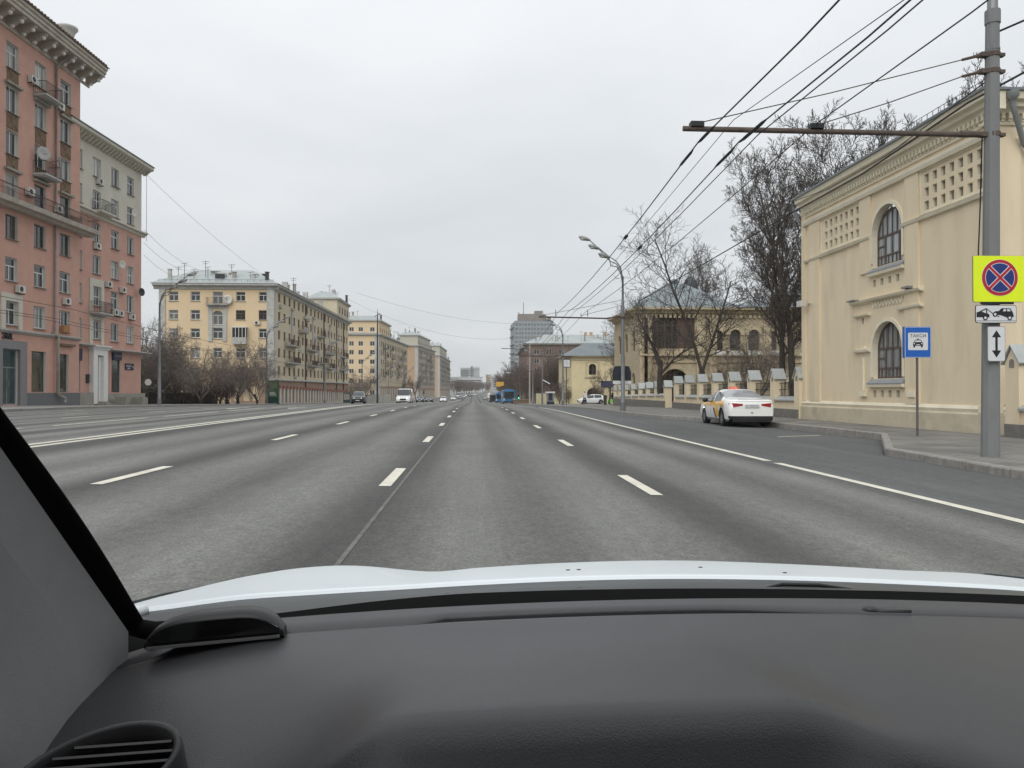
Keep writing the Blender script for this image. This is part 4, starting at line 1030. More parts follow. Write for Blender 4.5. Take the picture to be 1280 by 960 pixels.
    mb = MB(); mb.tube([F.pt(-.25, .3, 9.4), F.pt(-.25, .3, 9.1), F.pt(-.1, .1, 8.6)], .06, 6); mb.build('downpipe', M_GFRAME, t)
    # floodlight bracket at the far corner
    mb = MB(); c = F.pt(.5, .3, 4.9); mb.box(c.x - .15, c.x + .1, c.y - .2, c.y + .15, c.z - .1, c.z + .15); mb.bar(F.pt(.5, 0, 4.9), F.pt(1.2, .25, 4.9), .04); mb.build('floodlight', M_WHITEBOX, t)
    # the pilaster at the corner nearest us
    mb = MB(); fbox(mb, F, 12.3 - .45, L + .07, 0, .07, .78, 8.3); mb.build('pilaster', MY, t)
    mb = MB(); fbox(mb, E_, -.06, .9, .0, .07, .78, 8.3); mb.build('pilaster', MY, t)
near_house()

# ------------------------------------------------------------------ fence of yellow posts with zinc caps and iron grilles
def fence():
    MY = MATS['pale_yellow_stucco']; ZC = mat('zinc_cap', (.40, .42, .41), .5, .12, 2, metal=.3)
    def post_parts(h, w=.52, d=.5):
        p = MB(); p.box(-w / 2, w / 2, -d / 2, d / 2, -.5, h); p.prism([(-w / 2, h), (w / 2, h), (0, h + .42)], lambda x, z: (x, -d / 2, z), lambda x, z: (x, d / 2 , z))
        c = MB(); 
        for sg in (-1, 1): c.hull([(0, -d / 2 - .06, h + .46), (sg * (w / 2 + .08), -d / 2 - .06, h - .04), (sg * (w / 2 + .08), d / 2 + .06, h - .04), (0, d / 2 + .06, h + .46), (0, -d / 2 - .06, h + .50), (sg * (w / 2 + .1), -d / 2 - .06, h), (sg * (w / 2 + .1), d / 2 + .06, h), (0, d / 2 + .06, h + .5)],
                 [(0, 1, 2, 3), (4, 5, 6, 7), (0, 1, 5, 4), (1, 2, 6, 5), (2, 3, 7, 6)])
        nch = MB()
        pts = [(-.09, h - .12), (.09, h - .12)] + [(.09 * math.cos(math.pi * k / 6), h + .02 + .09 * math.sin(math.pi * k / 6)) for k in range(7)]
        nch.prism(pts, lambda x, z: (x, -d / 2 - .012, z), lambda x, z: (x, -d / 2 - .002, z))
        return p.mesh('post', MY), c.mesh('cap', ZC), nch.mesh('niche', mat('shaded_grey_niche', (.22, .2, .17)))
    tall = post_parts(1.72 - .0); low = post_parts(1.38)
    def run(label, ys, x0, mesh, zg, steps):
        base = (14.45, (ys[0] + ys[-1]) / 2, zg(ys[0]))
        t = thing('garden_fence', label, 'fence', base)
        # posts turn their gables to the camera side and the road
        for i, y in enumerate(ys):
            o = link('post', mesh[0], t, (0, y - base[1], zg(y) - base[2]), -math.pi / 2)
            link('cap', mesh[1], o); link('niche', mesh[2], o)
        for a, b in zip(ys, ys[1:]):
            ya, yb = a + .26, b - .26; z = zg((a + b) / 2) - base[2]
            def bx(nm_, m, x0_, x1_, z0, z1, kids_=None):
                mb = MB(); mb.box(x0_, x1_, ya - base[1], yb - base[1], z + z0, z + z1); return mb.build(nm_, m, t)
            bx('low_wall', MY, -.2, .2, -.5, .72)
            mb = MB(); mb.prism([(-.3, .76), (-.3, .70), (.26, .70), (.26, .78), (0, .92)], lambda x, q: (x, ya - base[1], z + q), lambda x, q: (x, yb - base[1], z + q)); mb.build('coping', ZC, t)
            mb = MB(); n = int((yb - ya) / .16)
            for k in range(n): y = ya + .08 + k * .16 - base[1]; mb.bar((0, y, z + .85), (0, y, z + 1.58 - (0 if mesh is tall else .3)), .022)
            for q in (.92, 1.22, 1.52): 
                q2 = q - (0 if mesh is tall else .2) ; mb.bar((0, ya - base[1], z + q2), (0, yb - base[1], z + q2), .03)
            mb.build('grille', M_DARK, t)
        mb = MB(); mb.box(-.33, .33, ys[0] - .2 - base[1], ys[-1] + .2 - base[1], -.6, .34); 
        o = mb.build('stone_base', M_GRAN_F, t)
        return t
    run('tall-posted stretch of yellow fence with grey gabled caps, behind the taxi', [33.15, 35.9, 39.0, 42.0, 45.0, 48.0, 50.9, 53.7], 14.45, tall, lambda y: pzR(y) + .05, 0)
    run('lower far stretch of yellow fence with small pale caps, before the villa', [56.6, 59.6, 62.6, 65.5, 68.6, 71.8, 74.6, 77.2], 14.45, low, lambda y: pzR(y) + .15, 0)
    run('nearest yellow fence with a gable-capped post, at the right edge', [12.6, 16.0, 19.6], 14.9, post_parts(1.95), lambda y: PAVE_R, 0)
M_GRAN_F = mat('dark_fence_base', (.17, .16, .145), .9, .2, 5, .4, 20)
fence()

# ------------------------------------------------------------------ ornate villa behind the fence
def villa():
    z0 = pzR(68); base = (22, 68, z0)
    t = thing('villa', 'ornate yellow brick villa with a glazed loggia and arched doorway behind the trees', 'villa', base)
    MV = mat('villa_ochre', (0.45, 0.38, 0.26), 0.95, 0.12, 1.5, 0.3, 15, dirt=(0.30, 0.24, 0.165), dirt_scale=1.6, dirt_amt=0.6)
    MT = mat('villa_trim', (0.50, 0.42, 0.28), .9, .12, 2, dirt=(.3, .24, .16), dirt_scale=1)
    F = Fac((14.6, 67), (40, 67), base); S_ = Fac((14.4, 78), (14.6, 67), base)
    def X(px): return ((px - 592) / 960 * 67 - 14.6)
    big = (X(815), X(872), 4.9, 7.9); door = (X(828), X(864), z0, 3.1, 1.25)
    ws = [(X(898), X(908), 4.75, 6.5, .42), (X(917), X(931), 4.75, 6.6, .5), (X(941), X(955), 4.75, 6.6, .5), (X(966), X(978), 4.75, 6.5, .42)]
    wl = [(X(893), X(909), .4, 3.0, .6), (X(936), X(957), z0, 3.3, .75)]
    mb = MB(); wall(mb, F, 0, F.L, z0 - .4, 8.1, [big, door] + ws + wl, .35)
    wall(mb, S_, 0, S_.L, z0 - .4, 8.1, [(2, 3.2, 4.8, 6.6, .6), (5, 6.2, 4.8, 6.6, .6), (8, 9.2, 4.8, 6.6, .6), (2, 3.2, .5, 2.8, .6), (5, 6.2, .5, 2.8, .6), (8, 9.2, .5, 2.8, .6)], .3)
    mb.build('wall', [MV, MT], t)
    MB_ = mat('brown_loggia_boards', (.10, .065, .05), .8, .2, 4)
    # loggia: grid of panes
    o = put_window(F, *big, t, M_BFRAME, M_PANE_D, '', .25, name='loggia')
    mb = MB(); w = big[1] - big[0]; h = big[3] - big[2]
    for k in range(1, 6): mb.box(-w / 2 + w * k / 6 - .05, -w / 2 + w * k / 6 + .05, -.06, .02, 0, h)
    for z in (.42, .68): mb.box(-w / 2, w / 2, -.055, .02, h * z - .04, h * z + .04)
    mb.build('glazing_bar', MB_, o); mb = MB(); mb.box(w * .1, w / 2 - .1, -.04, -.035, .1, h - .1); mb.build('board', MB_, o)
    for hh in ws + wl + [door]:
        o = put_window(F, hh[0], hh[1], hh[2], hh[3], t, M_BFRAME, M_PANE_D, 'mq', .3)
        r = (hh[1] - hh[0]) / 2; mb = MB(); ring_arc(F, (hh[0] + hh[1]) / 2, hh[3] - hh[4], r, r + .3, 0, .12, mb, 12, hh[4] / r); mb.build('arch_moulding', MT, t)
        if hh[2] > 4:
            mb = MB(); fprof(mb, F, hh[0] - .15, hh[1] + .15, [(0, hh[2] - .02), (.3, hh[2] - .15), (.3, hh[2] - .4), (0, hh[2] - .45)]); mb.build('window_sill', M_WHITEBOX, t)
    for h_ in ((2, 3.2, 4.8, 6.6), (5, 6.2, 4.8, 6.6), (8, 9.2, 4.8, 6.6), (2, 3.2, .5, 2.8), (5, 6.2, .5, 2.8), (8, 9.2, .5, 2.8)): put_window(S_, *h_, t, M_BFRAME, M_PANE_D, 'mq', .25)
    for a in (X(837), X(855)):   # lamps lit inside the doorway
        mb = MB(); mb.ball(tuple(F.pt(a, -.1, 1.75)), .09, 8, 6); mb.build('door_lamp', mat('lit_lamp', (1, .95, .85), emis=2.0), t)
    # trim
    for z, d in ((4.2, .25), (3.6, .12)): mb = MB(); fprof(mb, F, 0, F.L, [(0, z), (d, z + .05), (d, z + .2), (0, z + .25)]); mb.build('string_course', MT, t)
    mb = MB(); fprof(mb, F, -.5, F.L, [(0, 7.95), (.2, 8.0), (.3, 8.2), (.7, 8.3), (.7, 8.5), (0, 8.5)]); fprof(mb, S_, 0, S_.L + .5, [(0, 7.95), (.2, 8.0), (.3, 8.2), (.7, 8.3), (.7, 8.5), (0, 8.5)]); mb.build('cornice', MT, t)
    db = MB(); db.box(-.12, .12, -.22, 0, 0, .3); dm = db.mesh('dentil', MT)
    for i in range(60): link('dentil', dm, t, F.pt(.2 + i * .42, 0, 7.6), F.rz)
    for a in (0, X(812) - .35, X(874), X(890), X(960), X(985)): mb = MB(); fbox(mb, F, a, a + .7, 0, .15, z0, 7.6); mb.build('pilaster', MT, t)
    # roof: pyramid over the loggia part, long roof behind, small dome tower
    VR = mat('villa_slate_zinc', (.19, .22, .23), .5, .15, 1.5, metal=.1); hip_roof(t, [(13.9, 66.3), (23.5, 66.3), (23.5, 78.7), (13.9, 78.7)], 8.5, 2.6, 4.0, VR)
    hip_roof(t, [(23.0, 66.2), (41, 66.2), (41, 79), (23.0, 79)], 8.5, 1.7, 4.5, VR)
    mb = MB(); c = (18.7 + 3.6 - 22, 72 - 68, -z0); mb.lathe([(.42, 8.6), (.42, 10.7), (.55, 10.8)], 10, (c[0] - 1.7, c[1], c[2])); tw = mb.build('turret', MV, t)
    mb = MB(); mb.lathe([(.72, 10.8), (.76, 11.0), (.66, 11.45), (.4, 11.85), (.05, 12.05), (0, 12.4)], 14, (c[0] - 1.7, c[1], c[2])); mb.build('dome', mat('dark_dome_metal', (.05, .055, .06), .5, .1), t, smooth=True)
    mb = MB(); mb.ball((-3.3, 2.6, 11.3 - z0), .42, 8, 6, (1, 1, .7)); mb.build('roof_vent', M_ROOFD, t)
villa()
# bare creeper stems on the villa's wall
def creeper():
    rng = random.Random(11); mb = MB(); z0 = pzR(67)
    def stem(x, z, ang, L, r, lv):
        p = [(x, 66.82 - rng.random() * .08, z)]
        for i in range(5):
            ang += rng.uniform(-.5, .5); x += math.cos(ang) * L / 5; z += math.sin(ang) * L / 5
            if z > 7.4 or x < 14.7: break
            p.append((x, 66.82 - rng.random() * .1, z))
        if len(p) > 1: mb.tube(p, [r * (1 - .5 * i / len(p)) for i in range(len(p))], 3, cap=False)
        if lv > 0:
            for q in p[1:]:
                for _ in range(2 if lv > 2 else 1): stem(q[0], q[2], ang + rng.uniform(-1.3, 1.3), L * .65, r * .6, lv - 1)
    for x in (15.2, 16.3, 20.6, 22.3, 25.2): stem(x, z0, 1.57, 3.4, .025, 3)
    o = mb.build('climbing_vine', mat('dry_vine', (.13, .09, .065), .95, .3), None)
    tag(o, 'leafless brown vine climbing over the front wall of the ornate villa', 'vine', kind='stuff')
creeper()

def gatehouse():
    z0 = pzR(132); base = (22, 132, z0)
    t = thing('gatehouse', 'small two storey yellow house with a slate grey hipped roof, beyond the white parked hatchback', 'house', base)
    MG = mat('gatehouse_yellow', (0.62, 0.53, 0.33), .9, .06, .8, dirt=(.45, .37, .22), dirt_scale=.5, dirt_amt=.4); MT = MATS['villa_trim']
    F = Fac((16.9, 132), (27.5, 132), base); Sd = Fac((15.9, 138), (16.9, 132), base); S2 = Fac((15.9, 143), (15.9, 138), base)
    w = [(3.0, 4.3, 3.9, 5.8, .65), (7.6, 8.9, 3.9, 5.8, .65)]; w2 = [(7.5, 8.3, 1.7, 2.7), (8.9, 9.6, 1.7, 2.7), (8.0, 8.7, z0, .5, .35)]; d_ = (2.7, 4.7, z0, 1.6, .9)
    mb = MB(); wall(mb, F, 0, F.L, z0 - .5, 7.0, w + w2 + [d_], .3); wall(mb, Sd, 0, Sd.L, z0 - .5, 7.0, []); wall(mb, S2, 0, 5, z0 - .5, 7.0, []); mb.build('wall', [MG, MT], t)
    for h in w + w2 + [d_]: put_window(F, h[0], h[1], h[2], h[3], t, M_BFRAME, M_PANE_D, 'mq', .25)
    mb = MB(); fbox(mb, F, 2.4, 2.75, 0, .1, 3.4, 6.1); fbox(mb, F, 4.55, 4.9, 0, .1, 3.4, 6.1); fbox(mb, F, 2.75, 4.55, 0, .1, 6.1, 6.3); fbox(mb, F, 2.3, 5.0, 0, .2, 3.4, 3.65); mb.build('window_surround', MT, t)
    for FF in (F, Sd): mb = MB(); fprof(mb, FF, 0, FF.L, [(0, 6.4), (.15, 6.45), (.2, 6.8), (.6, 6.95), (.6, 7.15), (0, 7.15)]); mb.build('cornice', MT, t)
    hip_roof(t, [(15.3, 131.2), (28.2, 131.2), (28.2, 144), (15.3, 144)], 7.15, 2.5, 4.6, M_ROOFD)
    mb = MB(); fbox(mb, F, 5.1, 8.2, .05, .2, 1.75, 2.85); o = mb.build('blue_board', mat('blue_board', (.02, .035, .10), .6, .1), t)

gatehouse()

def brick_block():
    z0 = pzR(270); base = (25, 270, z0)
    t = thing('brick_apartment_house', 'long red brick apartment house with a pale zinc roof, on the right', 'apartment building', base)
    MBR = mat('red_brown_brick', (0.195, 0.138, 0.112), .95, .12, .8, dirt=(.16, .09, .07), dirt_scale=.4)
    F = Fac((18.7, 270), (56, 270), base); S_ = Fac((20.7, 350), (18.7, 270), base)
    cols = [3.5 + 4.4 * i for i in range(8)]; rows = [.5, 3.9, 7.3, 10.6, 13.8]
    bmesh_window_wall(t, F, 0, F.L, z0 - .5, 17.2, cols, rows, 1.9, 1.8, [MBR, MBR], M_WFRAME, M_PANE_D, 'm', .2)
    bmesh_window_wall(t, S_, 0, S_.L, z0 - .5, 17.2, [4 + 4.3 * i for i in range(17)], rows[1:], 1.6, 1.8, [MBR, MBR], M_WFRAME, M_PANE_D, 'm', .2)
    for FF in (F, S_): mb = MB(); fprof(mb, FF, -.3, FF.L + .3, [(0, 17.0), (1.0, 17.4), (1.0, 17.8), (0, 17.8)]); mb.build('cornice', M_STONE, t)
    hip_roof(t, [(17.6, 268.9), (57, 268.9), (59, 351), (19.6, 351)], 17.8, 3.6, 8, M_ROOFM)
    roof_clutter(t, 20, 50, 270, 276, 19.0, 12, 71, 1.2)
    for x in (40, 42, 47): mb = MB(); fbox(mb, Fac((x, 276), (x + 1, 276), base), 0, 1, -1, 0, 19, 22.3); mb.build('chimney', M_ORG, t)
brick_block()

def tower_block():
    z0 = pzR(540); base = (40, 540, z0)
    t = thing('tower_block', 'grey panel tower block with a brown plant floor on its roof', 'tower block', base)
    M1 = mat('grey_tower_panel', (.30, .33, .345), .8, .1, .3); M2 = mat('brown_plant_floor', (.23, .20, .18), .9, .15, .3)
    F = Fac((28.9, 540), (56, 540), base); S_ = Fac((27.6, 575), (28.9, 540), base); ztop = 50.0
    cols = [1.35 + 2.2 * i for i in range(12)]; rows = [4 + 3.05 * i for i in range(15)]
    bmesh_window_wall(t, F, 0, F.L, z0, ztop, cols, rows, 1.75, 1.8, [M1, M1], M_GFRAME, M_PANE_N, '', .25)
    bmesh_window_wall(t, S_, 0, S_.L, z0, ztop, [4, 12, 20, 28], rows, 3.5, 1.7, [M1, M1], M_GFRAME, M_PANE_D, '', .4)
    for i in range(10): mb = MB(); fbox(mb, F, 3.0 * i, 3.0 * i + .35, 0, .5, z0, ztop + .3); mb.build('facade_rib', M1, t)
    for k, z in enumerate(rows[::2]): mb = MB(); fbox(mb, S_, 2, 31, .02, .9, z - .5, z + .4); mb.build('balcony_row', M1, t)
    mb = MB(); fbox(mb, F, 2.6, 20.5, -12, -1, ztop, 55.3); fbox(mb, F, 14.5, 20.2, -10, -2, 55.3, 57.6); fbox(mb, F, 20.5, 26, -10, -3, ztop, 53); mb.build('plant_floor', M2, t)
    mb = MB(); fbox(mb, F, 0, F.L, -20, 0, ztop - .1, ztop + .3); mb.build('roof', M_ROOFD, t)
    mb = MB(); p = F.pt(6.5, -5, 55.3); mb.bar(p, p + Vector((0, 0, 8.5)), .35); p = F.pt(3, -2, 50); mb.bar(p, p + Vector((0, 0, 6.5)), .5); mb.build('mast', M_DARK, t)
tower_block()

# far buildings that close the street
def far_building(label, cx, Y, w, z1, m, parts=(), cat='building', d=30):
    z0 = P(Y); base = (cx, Y, z0)
    t = thing('office_building' if z1 > 30 else 'far_building', label, cat, base)
    F = Fac((cx - w / 2, Y), (cx + w / 2, Y), base)
    mb = MB(); fbox(mb, F, 0, w, -d, 0, z0 - 1, z1); mb.build('wall', m, t)
    mb = MB(); fbox(mb, F, -.5, w + .5, -d, .5, z1, z1 + 1.0); mb.build('roof', M_ROOFM, t)
    rows_ = int((z1 - 8) / 3.6); 
    for j in range(rows_):
        mb = MB(); fbox(mb, F, 2, w - 2, .02, .25, 8 + j * 3.6, 9.7 + j * 3.6); mb.build('window_band', M_PANE_D, t)
    for (a, b, zz0, zz1, mm) in parts: mb = MB(); fbox(mb, F, a, b, -d * .8, 1.2, zz0, zz1); mb.build('block', mm, t)
    return t
MF1 = mat('far_white_wall', (.50, .51, .50), .9, .05, .1); MF2 = mat('far_grey_wall', (.33, .34, .35), .9, .1, .1); MF5 = mat('far_dark_glazing', (.12, .13, .14), .6, .2, .4); MF3 = mat('far_ochre_wall', (.42, .36, .25), .9, .1, .1)
k_ = 1300 / 960
far_building('distant white office slab with dark glazing, tallest thing at the end of the road', (587.5 - 592) * k_, 1300, 32, 38.5, MF1, ((0, 13, 24, 36.5, MF5), (17.5, 20.5, 20, 42, MF5), (20.5, 32, 38.6, 41.2, MF1), (22.5, 31.5, 25, 37, MF2), (0, 32, 36.5, 38.4, MF2)))
far_building('long low white building in the distance, left of the far white slab', (583 - 592) * 1.2, 1150, 48, 20.5, MF1, ((0, 30, 20.6, 21.5, MF1),))
far_building('distant ochre block rising just right of the white slab', (611 - 592) * 1.25, 1200, 8, 25, MF3, ((0, 3.5, 3, 25.5, mat('far_brown', (.28, .19, .14))),))
far_building('distant grey block at the very end of the road on the right', (622 - 592) * 1.5, 1450, 22, 27, MF2)
far_building('distant pale house half hidden by the right hand trees', 38, 760, 16, 17, MF3)
far_building('far low grey building at the left end of the tree row', -32, 1000, 22, 16, MF2)
#@@STREET
# ------------------------------------------------------------------ poles, signs and wires
M_CONC = mat('aged_concrete', (0.20, 0.205, 0.205), 0.9, 0.12, 5, 0.4, 40, stretch=(1, 1, .35), dirt=(.12, .12, .115), dirt_scale=2.5, dirt_amt=.5)
M_RUST = mat('rusty_steel', (0.095, 0.072, 0.06), .8, .3, 10)
M_STEEL = mat('galvanised_steel', (0.24, 0.245, 0.25), .5, .12, 6, metal=.4)
M_LAMPG = mat('lamp_glass', (.45, .40, .34), .25, .05)
M_SIGNW = mat('sign_white', (.62, .63, .64), .45, .03, 5)
M_SIGNB = mat('sign_blue', (.01, .105, .42), .4, .03)
M_SIGNY = mat('fluorescent_yellow', (.72, .86, .012), .45, .03)
M_SIGNR = mat('sign_red', (.42, .015, .03), .4, .05)
M_SIGNN = mat('sign_dark_blue', (.012, .03, .17), .4, .05)
M_SBLACK = mat('sign_black', (.012, .012, .014), .5, .05)

def near_pole():
    x, y, z = 9.56, 13.78, PAVE_R
    t = thing('trolley_pole', 'thick grey concrete pole carrying the parking signs and a rusty crossarm', 'pole', (x, y, z))
    mb = MB(); mb.tube([(0, 0, -.2), (.04, 0, 4), (.09, 0, 8.3)], [.158, .14, .115], 10); mb.build('shaft', M_CONC, t)
    mb = MB(); mb.tube([(.09, 0, 8.05), (.09, 0, 8.3)], [.132, .132], 12); mb.tube([(.085, 0, 7.55), (.085, 0, 7.59)], [.125, .125], 12); mb.build('collar', M_CONC, t)
    mb = MB(); mb.tube([(.09, 0, 8.3), (.10, 0, 11.5)], [.09, .07], 10); mb.build('mast', M_STEEL, t)
    for zz in (7.47, 7.16, 5.98):
        mb = MB(); mb.tube([(.08, 0, zz - .04), (.08, 0, zz + .04)], [.135, .135], 12); mb.box(-.16, -.04, -.06, .06, zz - .04, zz + .04); mb.box(.2, .3, -.05, .05, zz - .03, zz + .03); mb.build('clamp', M_RUST, t)
    mb = MB(); mb.tube([(-.1, 0, 5.99), (-.5, 0, 5.98), (-5.75, 0, 6.0)], [.042, .05, .05], 10); mb.tube([(-.12, 0, 5.99), (-.55, 0, 5.985)], [.06, .065], 8); o = mb.build('crossarm', M_RUST, t)
    for dx in (-5.5, -3.28): mb = MB(); mb.box(dx - .12, dx + .12, -.08, .08, 6.03, 6.12); mb.build('insulator', M_BLACK, o)
    for zz, xe, ze in ((7.47, -5.5, 6.1), (7.16, -3.28, 6.1)):
        mb = MB(); mb.tube([(-.12, 0, zz), (-.5, 0, zz - .1)], [.03, .025], 6); a = Vector((-.5, 0, zz - .1)); b = Vector((xe, 0, ze)); mb.tube([a, a.lerp(b, .5) + Vector((0, 0, -.03)), b], .011, 4); mb.build('stay_rod', M_RUST, t)
    mb = MB(); mb.tube([(-.2, 0, 3.3), (-.22, -.02, 3.8), (-.17, 0, 4.6), (-.12, .0, 6.0)], .012, 4); mb.build('cable', M_BLACK, t)
near_pole()

def rrect(w, h, r, n=4):
    pts = []
    for cx, cz, a0 in ((w / 2 - r, h / 2 - r, 0), (-w / 2 + r, h / 2 - r, 90), (-w / 2 + r, -h / 2 + r, 180), (w / 2 - r, -h / 2 + r, 270)):
        for k in range(n + 1): a = R(a0 + 90 * k / n); pts.append((cx + r * math.cos(a), cz + r * math.sin(a)))
    return pts
def plate(name, poly, m, parent, y0, y1, loc=(0, 0, 0)):
    mb = MB(); mb.prism(poly, lambda x, z: (x, y0, z), lambda x, z: (x, y1, z)); return mb.build(name, m, parent, loc)
def flat(name, polys, m, parent, y, loc=(0, 0, 0)):
    mb = MB()
    for p in polys: mb.prism(p, lambda x, z: (x, y - .002, z), lambda x, z: (x, y, z))
    return mb.build(name, m, parent, loc)
def disc(r, n=36, c=(0, 0)): return [(c[0] + r * math.cos(2 * math.pi * k / n), c[1] + r * math.sin(2 * math.pi * k / n)) for k in range(n)]
def quad_bar(a, b, w):
    a = Vector(a); b = Vector(b); d = (b - a).normalized(); n = Vector((-d.y, d.x)) * w / 2
    return [tuple(a + n), tuple(b + n), tuple(b - n), tuple(a - n)]
def signs():
    # no stopping
    t = thing('no_stopping_sign', 'square fluorescent yellow board with a red and blue no-stopping roundel, highest on the concrete pole', 'road sign', (9.585, 13.56, 3.24), R(-2))
    plate('board', rrect(.93, .84, .03), M_SIGNY, t, 0, .012); plate('backing', rrect(.94, .85, .03), M_STEEL, t, .013, .03)
    c = (.02, .02)
    flat('roundel_edge', [disc(.335, 40, c)], M_SIGNW, t, -.001); flat('red_ring', [disc(.33, 40, c)], M_SIGNR, t, -.0035)
    flat('roundel_inner_edge', [disc(.272, 40, c)], M_SIGNW, t, -.006); flat('blue_field', [disc(.262, 40, c)], M_SIGNN, t, -.0085)
    k = .19
    flat('cross_edge', [quad_bar((c[0] - k, c[1] - k), (c[0] + k, c[1] + k), .075), quad_bar((c[0] - k, c[1] + k), (c[0] - .03, c[1] + .03), .075), quad_bar((c[0] + .03, c[1] - .03), (c[0] + k, c[1] - k), .075)], M_SIGNW, t, -.011)
    k = .2
    flat('red_cross', [quad_bar((c[0] - k, c[1] - k), (c[0] + k, c[1] + k), .048), quad_bar((c[0] - k, c[1] + k), (c[0] - .015, c[1] + .015), .048), quad_bar((c[0] + .015, c[1] - .015), (c[0] + k, c[1] - k), .048)], M_SIGNR, t, -.0135)
    mb = MB(); mb.bar((-.2, .02, -.44), (-.2, .1, -.44), .03); mb.bar((-.3, .05, -.44), (.3, .05, -.44), .04); mb.build('bracket', M_DARK, t)
    # tow-away plate
    t = thing('tow_away_sign', 'white plate with a black tow truck pictogram, just under the yellow board', 'road sign', (9.53, 13.56, 2.595), R(-2))
    plate('board', rrect(.76, .33, .04), M_SBLACK, t, 0, .012); flat('face', [rrect(.74, .31, .035)], M_SIGNW, t, -.001)
    pic = [[(-.36, -.05), (-.36, .03), (-.28, .05), (-.20, .02), (-.13, 0), (-.12, -.06), (-.36, -.06)],  # truck tail
           quad_bar((-.34, .02), (-.18, .10), .02), quad_bar((-.18, .10), (-.02, -.02), .014), quad_bar((-.18, .10), (-.17, .0), .02),
           quad_bar((-.02, -.02), (.06, -.05), .014),
           [(-.06, .0), (-.02, .05), (.05, .055), (.10, .105), (.26, .105), (.31, .03), (.33, -.05), (.20, -.065), (.08, -.02), (-.04, -.02)],
           quad_bar((-.36, -.125), (.36, -.125), .008)]
    flat('tow_truck_pictogram', pic, M_SBLACK, t, -.0035)
    flat('wheel', [disc(.045, 16, (-.2, -.07)), disc(.045, 16, (-.02, -.005)), disc(.045, 16, (.25, -.07))], M_SBLACK, t, -.006)
    flat('wheel_hub', [disc(.024, 12, (-.2, -.07)), disc(.024, 12, (-.02, -.005)), disc(.024, 12, (.25, -.07)), [(.12, .05), (.145, .09), (.18, .09), (.18, .05)], [(.20, .05), (.20, .09), (.24, .09), (.265, .05)]], M_SIGNW, t, -.0085)
    mb = MB(); mb.box(-.2, .15, .015, .06, -.12, -.1); mb.box(-.2, .15, .015, .06, .1, .12); mb.build('bracket', M_DARK, t)
    # double arrow plate
    t = thing('double_arrow_sign', 'upright white plate with a black arrow pointing up and down, lowest on the concrete pole', 'road sign', (9.535, 13.56, 2.05), R(-2))
    plate('board', rrect(.33, .64, .035), M_STEEL, t, 0, .012); flat('face', [rrect(.31, .62, .03)], M_SIGNW, t, -.001)
    flat('double_arrow', [[(-.022, -.13), (.022, -.13), (.022, .13), (-.022, .13)], [(-.085, .12), (.085, .12), (0, .25)], [(-.085, -.12), (0, -.25), (.085, -.12)]], M_SBLACK, t, -.0035)
    mb = MB(); mb.box(-.12, .12, .013, .06, .2, .22); mb.box(-.12, .12, .013, .06, -.22, -.2); mb.build('bracket', M_DARK, t)
    # taxi stand sign
    t = thing('taxi_stand_sign', 'blue taxi stand sign with a cab pictogram, on a thin post by the lay-by', 'road sign', (11.96, 20.16, PAVE_R), R(-6))
    mb = MB(); mb.tube([(0, 0, -.1), (0, 0, 2.85)], .032, 8); mb.build('post', mat('brown_grey_post', (.12, .105, .10), .7, .2, 8), t)
    plate('board', rrect(.70, .84, .02), M_SIGNB, t, -.05, -.035, (0, 0, 2.53)); 
    mb = MB(); mb.box(-.36, -.33, -.05, .06, -.42, .42); mb.build('board_edge', M_SIGNB, t, (0, 0, 2.53))
    flat('border', [rrect(.685, .825, .02)], M_SIGNW, t, -.051, (0, 0, 2.53)); flat('field', [rrect(.66, .80, .018)], M_SIGNB, t, -.0535, (0, 0, 2.53))
    flat('white_panel', [rrect(.52, .47, .03)], M_SIGNW, t, -.056, (0, 0, 2.55))
    put_text('ТАКСИ', .125, M_SBLACK, t, (0.0, -.0605, 2.66), 0, .001)
    cab = [[(-.135, -.0), (-.13, .05), (-.10, .06), (-.085, .115), (-.06, .125), (.06, .125), (.085, .115), (.10, .06), (.13, .05), (.135, 0), (.125, -.04), (-.125, -.04)], [(-.12, -.04), (-.08, -.04), (-.08, -.085), (-.12, -.085)], [(.08, -.04), (.12, -.04), (.12, -.085), (.08, -.085)], [(-.03, .13), (.03, .13), (.022, .155), (-.022, .155)]]
    flat('cab_pictogram', cab, M_SBLACK, t, -.0585, (0, 0, 2.47)); flat('cab_windscreen', [[(-.085, .062), (-.068, .105), (.068, .105), (.085, .062)], disc(.018, 12, (-.1, .02)), disc(.018, 12, (.1, .02)), [(-.05, -.02), (.05, -.02), (.05, .0), (-.05, 0)]], M_SIGNW, t, -.061, (0, 0, 2.47))
signs()

